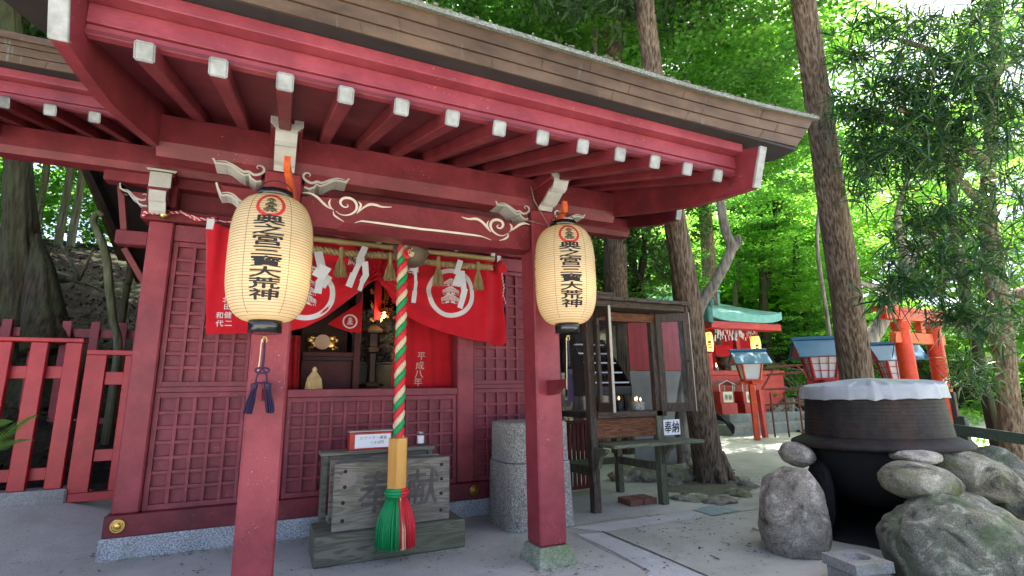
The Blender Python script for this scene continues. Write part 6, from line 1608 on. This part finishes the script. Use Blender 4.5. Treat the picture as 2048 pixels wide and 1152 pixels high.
# big cedar behind the cauldron
p = aD(1715, 770, 8.5); f = Vector((p.x+.06, p.y, -.1))
T = thing('cedar_tree', 'tall straight cedar trunk rising behind the white-covered cauldron', 'tree', f)
trunk_px(T, [(1715,765,74),(1688,560,68),(1660,380,62),(1634,190,56),(1606,0,51),(1590,-120,49),(1570,-330,42)], 8.5, 'bark', .09, 36, foot=f, flare=.1, seed=5)
crown(T, aD(1570,-420,8.6), 'cedar', 1, 1.15, 2); crown(T, aD(1560,-560,8.8)+Vector((.5,1,2)), 'cedar', 0, 1.1, 3)
# straight trunks behind
def simple_tree(name, label, pts, dist, skin, crowns, group=None, rough=.09, extra=(), seed=3, n=20):
    p = aD(pts[0][0], pts[0][1], dist); f = ground_under(p)
    T = thing(name, label, 'tree', f, group)
    trunk_px(T, pts, dist, skin, rough, n, extra, seed, foot=f)
    for (px, py, dd, kind, k, sc, *mm) in crowns: crown(T, aD(px, py, dist+dd), kind, k, sc, k*1.7+px, mm[0] if mm else None, mm[1] if len(mm) > 1 else (1,1,1))
    return T
simple_tree('cedar_tree', 'straight cedar trunk showing above the kiosk roof and above the porch eave', [(1233,620,50),(1231,500,46),(1229,300,42),(1226,60,38),(1222,-200,32)], 12.5, 'bark', [(1222,-300,0,'cedar',0,1.2)], seed=11)
simple_tree('cedar_tree', 'shaggy pale-streaked cedar trunk between the leaning cedar and the crooked pale trunk', [(1424,640,30),(1416,500,29),(1408,380,28),(1396,150,25),(1388,-60,22)], 19.5, 'bark', [(1388,-330,0,'cedar',1,1.2)], rough=.16, seed=13)
simple_tree('crooked_tree', 'crooked smooth pale trunk with an elbow bend beside the leaning cedar', [(1362,835,26),(1378,720,24),(1397,622,25),(1430,565,23),(1462,500,22),(1452,465,20),(1443,420,19),(1440,370,17),(1450,300,14),(1470,200,10)], 9.9, 'barkp', [(1480,130,.5,'maple',0,.62)], rough=.05, seed=17, extra=[[(1465,495,16),(1478,485,14),(1474,470,10)]], n=16)
simple_tree('forked_tree', 'dark forked ivy-clad trunk standing on the bank beyond the little shrine', [(1528,640,20),(1526,560,16),(1520,450,14),(1516,330,11)], 21, 'barkd', [(1515,430,.3,'broad',0,.5),(1540,300,0,'maplel',1,.8)], extra=[[(1527,600,11),(1540,540,10),(1548,450,9),(1552,360,7)]], seed=19)
simple_tree('pale_tree', 'pale curved smooth-barked tree leaning behind the torii', [(1722,735,40),(1735,690,38),(1765,640,34),(1790,590,28),(1812,540,24),(1800,470,20),(1795,430,15),(1815,360,12),(1850,300,9)], 13, 'barkp', [(1850,250,1,'maplel',0,.55),(1740,330,1,'maplel',1,.6)], rough=.05, seed=23, extra=[[(1808,545,16),(1840,500,13),(1880,460,9)],[(1790,590,12),(1700,560,9),(1660,570,6)]], n=16)
simple_tree('thin_tree', 'thin pale leaning sapling trunk just left of the big cedar', [(1655,640,9),(1640,540,9),(1634,480,8),(1640,400,7),(1650,330,5)], 12, 'barkp', [(1600,300,.4,'maple',1,.5)], rough=.04, seed=29, n=10)
# broad-leaved and maple trees that fill the wood: (label, stem pixel, top, distance, skin, crowns)
WOOD = [
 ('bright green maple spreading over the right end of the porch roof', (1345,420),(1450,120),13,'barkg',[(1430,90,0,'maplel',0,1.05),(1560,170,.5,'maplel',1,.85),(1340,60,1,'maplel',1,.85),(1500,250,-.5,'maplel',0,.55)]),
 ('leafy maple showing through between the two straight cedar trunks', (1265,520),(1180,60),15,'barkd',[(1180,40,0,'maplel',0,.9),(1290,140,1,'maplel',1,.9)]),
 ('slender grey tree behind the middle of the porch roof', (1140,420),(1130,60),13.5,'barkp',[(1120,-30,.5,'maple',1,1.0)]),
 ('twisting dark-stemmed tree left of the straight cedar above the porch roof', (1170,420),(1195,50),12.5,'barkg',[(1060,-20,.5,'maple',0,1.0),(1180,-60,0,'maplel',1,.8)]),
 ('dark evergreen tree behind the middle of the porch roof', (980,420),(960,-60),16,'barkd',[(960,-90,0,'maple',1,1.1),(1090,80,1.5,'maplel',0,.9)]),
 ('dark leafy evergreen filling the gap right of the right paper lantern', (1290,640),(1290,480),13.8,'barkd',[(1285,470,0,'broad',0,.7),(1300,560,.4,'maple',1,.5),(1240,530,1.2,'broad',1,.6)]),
 ('mid green maple over the roof of the little shrine', (1470,600),(1460,470),22,'barkg',[(1490,330,-5,'maple',1,.8),(1460,440,0,'maplel',0,.8),(1560,400,.6,'maplel',1,.85)]),  # first crown added nearer to shade the post lantern roof
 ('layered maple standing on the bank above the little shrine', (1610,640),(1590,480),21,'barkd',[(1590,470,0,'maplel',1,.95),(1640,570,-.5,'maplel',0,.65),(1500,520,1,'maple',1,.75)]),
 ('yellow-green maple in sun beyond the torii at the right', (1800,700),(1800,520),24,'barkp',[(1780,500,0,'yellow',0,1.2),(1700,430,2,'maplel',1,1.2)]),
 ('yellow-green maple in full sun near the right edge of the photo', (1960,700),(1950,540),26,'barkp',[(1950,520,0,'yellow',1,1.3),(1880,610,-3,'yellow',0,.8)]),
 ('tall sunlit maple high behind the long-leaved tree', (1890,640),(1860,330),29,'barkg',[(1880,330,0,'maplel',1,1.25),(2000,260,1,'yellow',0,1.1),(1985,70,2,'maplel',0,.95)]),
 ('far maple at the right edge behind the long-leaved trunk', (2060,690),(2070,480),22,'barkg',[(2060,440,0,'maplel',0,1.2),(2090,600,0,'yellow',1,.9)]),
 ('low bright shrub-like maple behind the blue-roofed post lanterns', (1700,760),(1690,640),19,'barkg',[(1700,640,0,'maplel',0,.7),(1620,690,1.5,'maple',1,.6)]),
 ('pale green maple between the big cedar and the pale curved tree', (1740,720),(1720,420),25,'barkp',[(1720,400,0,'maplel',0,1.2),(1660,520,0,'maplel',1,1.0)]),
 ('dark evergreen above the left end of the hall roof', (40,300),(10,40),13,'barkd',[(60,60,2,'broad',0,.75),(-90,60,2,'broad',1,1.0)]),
]
for i, (lab, a, c_, d, skin, crs) in enumerate(WOOD):
    wpx = .26*F_PX/d
    mid_ = ((a[0]+c_[0])/2+random.uniform(-14,14), (a[1]+c_[1])/2)
    ex = [[(mid_[0], mid_[1], wpx*.5), ((mid_[0]+q[0])/2+8, (mid_[1]+q[1])/2, wpx*.4), (q[0], q[1], wpx*.18, q[2])] for q in crs]
    simple_tree('maple_tree' if 'maple' in lab else 'wood_tree', lab, [(a[0], a[1], wpx), (mid_[0], mid_[1], wpx*.8), (c_[0], c_[1], wpx*.45)], d, skin, crs, extra=ex, seed=40+i, n=12)
# far wood that reads as one mass
rs = random.Random(77); cen = []
for i in range(900):
    th = math.radians(rs.uniform(20, 100)); r = rs.uniform(30, 55); cen.append((r*math.sin(th), r*math.cos(th), rs.uniform(0, 5.0) + (rs.uniform(0, 9) if th < math.radians(58) else 0)))
for i in range(500):
    th = math.radians(rs.uniform(14, 58)); r = rb(math.degrees(th))+rs.uniform(7, 16); x, y = r*math.sin(th), r*math.cos(th); cen.append((x, y, hz(x, y)+rs.uniform(0, 5)))
me = cloud('far_wood', cen, 70, 1.5, .42, 5, .55, .5, .7); me.materials.append(LF['maplel']); o = bpy.data.objects.new('far_wood', me); COL.objects.link(o); tag(o, 'sunlit green wood filling the distance behind the trees', 'wood', kind='stuff')
# undergrowth on the slopes
cen = []
for i in range(900):
    th = math.radians(rs.uniform(34, 66)); d = rs.uniform(1.2, 12); r = rb(math.degrees(th))+d; x, y = r*math.sin(th), r*math.cos(th)
    if noise.noise(Vector((x*.35, y*.35, 0))) < -.05 and d < 6: continue
    cen.append((x, y, hz(x, y)+.12))
me = cloud('undergrowth', cen, 60, .5, .15, 8, .5, .6, .45); me.materials.append(LF['maple']); o = bpy.data.objects.new('undergrowth', me); COL.objects.link(o); tag(o, 'low green undergrowth covering the bank at the right', 'undergrowth', kind='stuff')
cen = []
for i in range(260):
    th = math.radians(rs.uniform(58, 95)); r = rs.uniform(13, 34); x, y = r*math.sin(th), r*math.cos(th)
    if 16 < r < 24 and rs.random() < .8: continue
    cen.append((x, y, gz(x, y)+.2))
me = cloud('low_shrubs', cen, 60, .6, .14, 9, .6, .6, .45); me.materials.append(LF['maplel']); o = bpy.data.objects.new('low_shrubs', me); COL.objects.link(o); tag(o, 'low bright green ground cover beyond the fence at the right', 'ground cover', kind='stuff')
# ------------------------------------------------------------------ left slope: huge trunk, bent sapling, stubs
p = aD(60, 690, 8.3); f = ground_under(p)
T = thing('old_tree', 'huge old dark trunk with flaring foot behind the red fence at the left', 'tree', f)
trunk_px(T, [(52,720,150),(48,640,118),(44,540,92),(40,430,74),(36,300,58),(30,150,50),(22,20,46),(14,-120,44)], 8.3, 'barkd', .16, 40, foot=f+Vector((0,0,-.3)), flare=.5, seed=31)
b = MB(); b.tube([aD(96,700,8.0), aD(88,620,8.15), aD(84,540,8.25), aD(74,470,8.35)], [.34,.26,.18,.06], 30, True, .25, 4); b.build('buttress', M['barkd'], T, True)
crown(T, aD(10,-260,8.6), 'broad', 0, 1.3); crown(T, aD(10,-260,8.6)+Vector((-2,2.2,1.2)), 'broad', 1, 1.3); crown(T, aD(10,-260,8.6)+Vector((2.2,3.2,1.6)), 'broad', 1, 1.3, 2)
for i_, q_ in enumerate(((-2.0,12.5,10.5),(-4.4,13.5,11.5),(-.6,10.8,10.2),(-3.2,10.6,11.8),(1.2,12.0,11.0))): crown(T, Vector(q_), 'broad', i_ % 2, 1.25, i_*1.3)  # extra crowns added overhead to keep sun off the left slope
b = MB()
for i in range(26):
    a = random.uniform(0, 6.28); q = aD(random.uniform(-10,50), random.uniform(268,300), 7.6); d_ = Vector((math.cos(a), -.4, math.sin(a)*.5-.15))*.24; s_ = Vector((-math.sin(a), .2, math.cos(a)))*.035; b.face([q, q+d_*.5+s_, q+d_, q+d_*.5-s_])
b.build('leaf_spray', leafmat('big_blue_green_leaf', [(0,(.03,.10,.06)),(1,(.08,.19,.13))], .3), T, normals=False)
def small(name, label, pts, d, skin, seed, foot=True):
    p = aD(pts[0][0], pts[0][1], d); f = ground_under(p) if foot else p
    T = thing(name, label, 'tree', f); trunk_px(T, pts, d, skin, .08, 14, (), seed, foot=f if foot else None); return T
small('bent_sapling', 'bent mossy sapling trunk between the old tree and the hall', [(236,705,20),(226,640,19),(217,560,20),(212,510,19),(196,465,18),(186,440,16),(196,425,14),(206,432,11)], 8.0, 'barkg', 61)
small('tree_stub', 'short dark stub of a trunk beside the hall gable', [(250,600,16),(258,560,16),(262,530,15)], 8.6, 'barkd', 62)
for i, (x, lab) in enumerate(((92,'slim dark trunk on the ridge above the old tree'),(140,'second slim trunk on the ridge left of the hall gable'),(165,'third slim trunk on the ridge close to the hall gable'))):
    t_ = small('ridge_tree', lab, [(x,345,17),(x,300,13),(x+2,230,12)], 14.5, 'barkg', 63+i); q_ = aD(x, 230, 14.5); q_.z = 12.5+.8*i; crown(t_, q_+Vector((-2.5+2.2*i, -1.5+1.2*(i % 2), 0)), 'broad', i % 2, 1.5, i)  # each crown added high out of view to shade the slope below
random.seed(55)
def roots(label, x, y, n, spread, skin, rad=.05, d0=(0,0)):
    f = Vector((x, y, hz(x, y)+.1)); T = thing('tree_roots', label, 'roots', f); b = MB()
    for k in range(n):
        a = random.uniform(0, math.tau) if d0 == (0,0) else math.atan2(d0[1], d0[0])+random.uniform(-.9, .9); P = []; px_, py_ = x, y
        for j in range(9):
            a += random.uniform(-.45, .45); px_ += math.cos(a)*spread/8; py_ += math.sin(a)*spread/8; P.append(Vector((px_, py_, hz(px_, py_)+.03+random.uniform(-.01,.05))))
        r_ = rad*random.uniform(.5, 1.2); b.tube(P, [r_*(1-.7*j/8) for j in range(9)], 7, True, .2, k)
    b.build('root', M[skin], T, True)
q = aD(110, 330, 12.5); roots('tangled dark roots hanging from the ridge at the left', q.x, q.y, 10, 2.2, 'barkg', .05, (.3,-1))
for i, (th, d, lab) in enumerate(((50.5,2.2,'pale tangled roots on the bank right of the little shrine'),(53.0,1.6,'pale tangled roots on the bank left of the blue-roofed lantern'),(48.5,3.4,'pale tangled roots high on the bank above the little shrine'),(52.0,3.6,'pale tangled roots near the top of the bank'))):
    r_ = rb(th)+d; roots(lab, r_*math.sin(math.radians(th)), r_*math.cos(math.radians(th)), 16, 2.6, 'barkp', .075, (-.75,-.66))
p_ = aD(1368, 850, 9.9); f = Vector((p_.x, p_.y, gz(p_.x, p_.y)))
T = thing('tree_roots', 'grey roots spreading over the paving at the foot of the crooked pale trunk', 'roots', f); b = MB()
for k in range(9):
    a = -2.6+k*.45; P = [f+Vector((0,0,.42)), f+Vector((.16*math.cos(a), .16*math.sin(a), .18)), f+Vector((.45*math.cos(a), .45*math.sin(a), .06)), f+Vector((.85*math.cos(a+.2), .85*math.sin(a+.2), .0))]; b.tube(P, [.10,.09,.06,.02], 9, True, .15, k)
b.build('root', M['barkp'], T, True)
# leaf litter on the dark left slope
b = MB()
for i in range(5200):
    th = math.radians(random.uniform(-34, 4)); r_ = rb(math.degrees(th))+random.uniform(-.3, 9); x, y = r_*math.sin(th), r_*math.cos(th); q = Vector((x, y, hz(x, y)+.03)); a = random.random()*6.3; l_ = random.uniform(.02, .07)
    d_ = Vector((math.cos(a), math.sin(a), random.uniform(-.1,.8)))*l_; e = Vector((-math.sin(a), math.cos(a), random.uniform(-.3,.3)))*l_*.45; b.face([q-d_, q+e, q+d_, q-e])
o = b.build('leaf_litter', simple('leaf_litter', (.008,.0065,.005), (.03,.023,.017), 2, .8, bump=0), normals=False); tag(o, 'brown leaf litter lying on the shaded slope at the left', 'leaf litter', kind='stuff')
b = MB(); b.tube([aD(118,480,9.6), aD(160,560,9.2), aD(188,495,9.3)], .02, 6); b.tube([aD(122,560,8.8), aD(152,556,8.7)], .055, 8, True, .2); o = b.build('fallen_branch', M['barkg'], None, True); tag(o, 'fallen branch and log lying on the dark slope at the left', 'branch')
# stones and moss round the foot of the leaning cedar
b = MB(); c = aZ(1420, 975, 0); n = 30
b.face([Vector((c.x+(.72+.12*math.sin(k*2.3))*math.cos(math.tau*k/n)*1.1, c.y+(.60+.1*math.sin(k*1.7))*math.sin(math.tau*k/n), .012)) for k in range(n)])
struct(b.build('tree_pit', stone('mossy_earth', (.055,.05,.035), (.11,.105,.075), (.19,.185,.14), 60, moss=(.10,.12,.05), mossn=(.5,.68))))
spots = [((1345,970),.16,'flat grey stone left of the leaning cedar foot'),((1330,962),.12,'small stone nearest the kiosk leg in the cedar ring'),((1385,1000),.20,'flat pale stone in front of the leaning cedar foot'),((1440,1004),.22,'long pale stone at the front right of the cedar ring'),((1478,990),.17,'grey stone at the right of the cedar ring'),((1500,972),.15,'dark stone at the right back of the cedar ring'),((1475,962),.20,'broad dark stone behind the leaning cedar foot'),((1372,957),.15,'dark jagged stone at the left back of the cedar ring')]
for i, ((px, py), r_, lab) in enumerate(spots):
    c = aZ(px, py, 0); b = MB(); b.rock((c.x, c.y, .0), (r_*1.25, r_*.8, .075), 70+i, 3, .4, Matrix.Rotation(i*1.1, 4, 'Z'), .3); o = b.build('edge_stone', M['rockA' if i % 2 else 'rockC'], None, True); tag(o, lab, 'stone', 'stones round the leaning cedar')
for i, ((px, py), r_, lab) in enumerate([((1265,905),.30,'low mossy boulder seen beneath the kiosk shelf'),((1296,912),.34,'larger green boulder seen beneath the kiosk shelf'),((1345,850),.3,'grey rock behind the votive sign')]):
    c = aD(px, py, 9.0); b = MB(); b.rock((c.x, c.y, gz(c.x,c.y)+.02), (r_*1.4, r_, .22), 90+i, 4, .35, None, .2); o = b.build('boulder', M['rockC'], None, True); tag(o, lab, 'boulder')
b = MB()
for k in range(3):
    P = [aD(1415+4*k, 822+6*k, 10.5), aD(1440+5*k, 832+5*k, 10.4), aD(1462+2*k, 858-3*k, 10.2), aD(1466, 866, 10.2)]
    P = [Vector((q.x, q.y, max(q.z, gz(q.x,q.y)+.03))) for q in P]; P, W = densify(P, [.028]*4, 6); b.tube(P, W, 8)
o = b.build('garden_hose', M['iron'], None, True); tag(o, 'dark coiled hoses lying beside the little shrine step', 'hose')
# ------------------------------------------------------------------ long-leaved tree at the right
p = aD(2032, 950, 8.3); f = Vector((p.x, p.y, -.1))
T = thing('long_leaved_tree', 'dark tree with long strap leaves overhanging the right side of the photo', 'tree', f)
trunk_px(T, [(2030,930,60),(2015,780,54),(2000,640,52),(1985,520,48),(1975,430,40),(1978,330,34),(1985,200,30),(1990,60,26),(1985,-100,22)], 8.3, 'bark', .08, 24, foot=f, seed=81,
  extra=[[(1995,620,30),(2030,590,24),(2080,570,16)], [(1978,330,20),(1930,290,15,-.5),(1880,250,10,-1),(1800,220,7,-1.6)], [(1978,420,18),(1920,360,15),(1900,300,14),(1850,270,10),(1740,230,7)], [(1985,200,16),(1900,120,12,-.6),(1800,80,8,-1.2)], [(1985,150,14),(2060,100,12),(2120,60,8)], [(1985,530,14),(1930,520,9,-1.2),(1860,600,5,-2.2)], [(1990,620,12),(1930,640,8,-1.4),(1850,650,5,-2.4)]])
rs = np.random.RandomState(91); CC = []
blobs = [(1745,90,7.6,.60,90),(1745,220,7.5,.52,90),(1780,200,7.0,.8,170),(1790,300,7.0,.55,100),(1760,380,7.2,.45,60),(1860,60,7.4,.75,130),(1880,180,6.8,.75,150),(1960,120,6.6,.7,130),(1930,270,6.8,.7,140),(2030,220,6.6,.7,120),(2030,60,6.8,.7,100),(1850,330,7.2,.55,90),(2010,360,7.0,.6,90),(1730,310,7.8,.42,60),(1980,440,6.6,.5,60),
 (1900,430,6.4,.42,46),(1850,440,6.6,.38,34),(1880,520,6.2,.42,44),(1930,560,6.0,.42,44),(1830,575,5.9,.34,34),(1770,590,6.0,.25,18),(1965,650,5.8,.38,34),(1915,625,5.8,.34,30),(2030,640,6.2,.4,36),(2010,520,6.5,.4,34),(1925,740,6.6,.34,26),(1970,770,6.8,.22,12),(1800,540,6.2,.3,22),(1820,470,6.5,.3,18)]
for (px, py, d, R, n) in blobs:
    c = np.array(aD(px, py, d)); n = int(n*.44)+4; v = rs.normal(size=(n, 3)); v /= np.linalg.norm(v, axis=1)[:, None]; CC.append(c+v*(rs.rand(n)**.45)[:, None]*R*np.array([1,1,.75]))
CC = np.concatenate(CC); per = 13; n = len(CC)*per
cc = np.repeat(CC, per, 0); az = rs.rand(n)*math.tau; el_ = rs.normal(size=n)*.55+.05; Ls = .29*(.6+.7*rs.rand(n))
ax = np.repeat(rs.normal(size=(len(CC), 3))*.35+np.array([0,0,.25]), per, 0)
dv = np.stack([np.cos(az)*np.cos(el_), np.sin(az)*np.cos(el_), np.sin(el_)], 1)+ax*.6; dv /= np.linalg.norm(dv, axis=1)[:, None]
sd = np.cross(dv, np.array([0,0,1.])+rs.normal(size=(n,3))*.35); sd /= np.linalg.norm(sd, axis=1)[:, None]
Wd = (.0105*(.8+.5*rs.rand(n)))[:, None]; Ls = Ls[:, None]; dr = np.array([0,0,-1.])
V = np.empty((n, 6, 3)); p0 = cc+dv*.015; p1 = cc+dv*Ls*.5+dr*Ls*.03; p2 = cc+dv*Ls+dr*Ls*.22
V[:,0] = p0-sd*Wd*.35; V[:,1] = p0+sd*Wd*.35; V[:,2] = p1-sd*Wd; V[:,3] = p1+sd*Wd; V[:,4] = p2-sd*Wd*.12; V[:,5] = p2+sd*Wd*.12
me = bpy.data.meshes.new('crown'); idx = np.arange(n)[:, None]*6; lo_ = np.concatenate([idx+np.array([[0,1,3,2]]), idx+np.array([[2,3,5,4]])], 1).reshape(-1).astype(np.int32)
me.vertices.add(n*6); me.loops.add(n*8); me.polygons.add(n*2); me.vertices.foreach_set('co', (V-np.array(f)).reshape(-1)); me.loops.foreach_set('vertex_index', lo_); me.polygons.foreach_set('loop_start', np.arange(0, n*8, 4, dtype=np.int32)); me.update(); me.validate()
me.materials.append(LF['strap']); o = bpy.data.objects.new('crown', me); COL.objects.link(o); o.parent = T; BASE[o.name] = f
b = MB()
for i in range(0, len(CC), 6):
    c = Vector(CC[i]); t = c+Vector((rs.normal()*.2, rs.normal()*.2, -.15-abs(rs.normal()*.2))); b.tube([c, (c+t)/2+Vector((0,0,.02)), t], .005, 4)
tag(b.build('twigs', M['barkd'], T), kind='stuff')
for i, (pts, lab) in enumerate((([(1908,470,24),(1905,400,24),(1900,330,22),(1892,290,20),(1880,200,14)], 'dark second stem behind the strap leaves left of the long-leaved trunk'),)):
    small('slim_tree', lab, pts, 9.4, 'barkd', 83)

# ------------------------------------------------------------------ a thing of a single piece is that piece itself
for e in [o for o in COL.objects if o.type == 'EMPTY' and o.parent is None and len(o.children) == 1]:
    c = e.children[0]
    if len(c.children): continue
    nm = e.name; props = {k: e[k] for k in ('label', 'category', 'group') if k in e.keys()}; loc = e.location.copy()
    c.parent = None; c.location = c.location+loc
    bpy.data.objects.remove(e); c.name = nm
    for k, v in props.items(): c[k] = v
# ridge light of the wood above the left slope
cen = []
for i in range(700):
    th = math.radians(rng.uniform(-40, 2)); r = rb(math.degrees(th))+rng.uniform(9.5, 15); x, y = r*math.sin(th), r*math.cos(th); cen.append((x, y, hz(x, y)+rng.uniform(.2, 4)))
me = cloud('ridge_wood', cen, 90, .8, .16, 15, .55, .5, .6); me.materials.append(LF['maple']); o = bpy.data.objects.new('ridge_wood', me); COL.objects.link(o); tag(o, 'small green leaves of the wood along the ridge at the left', 'wood', kind='stuff')
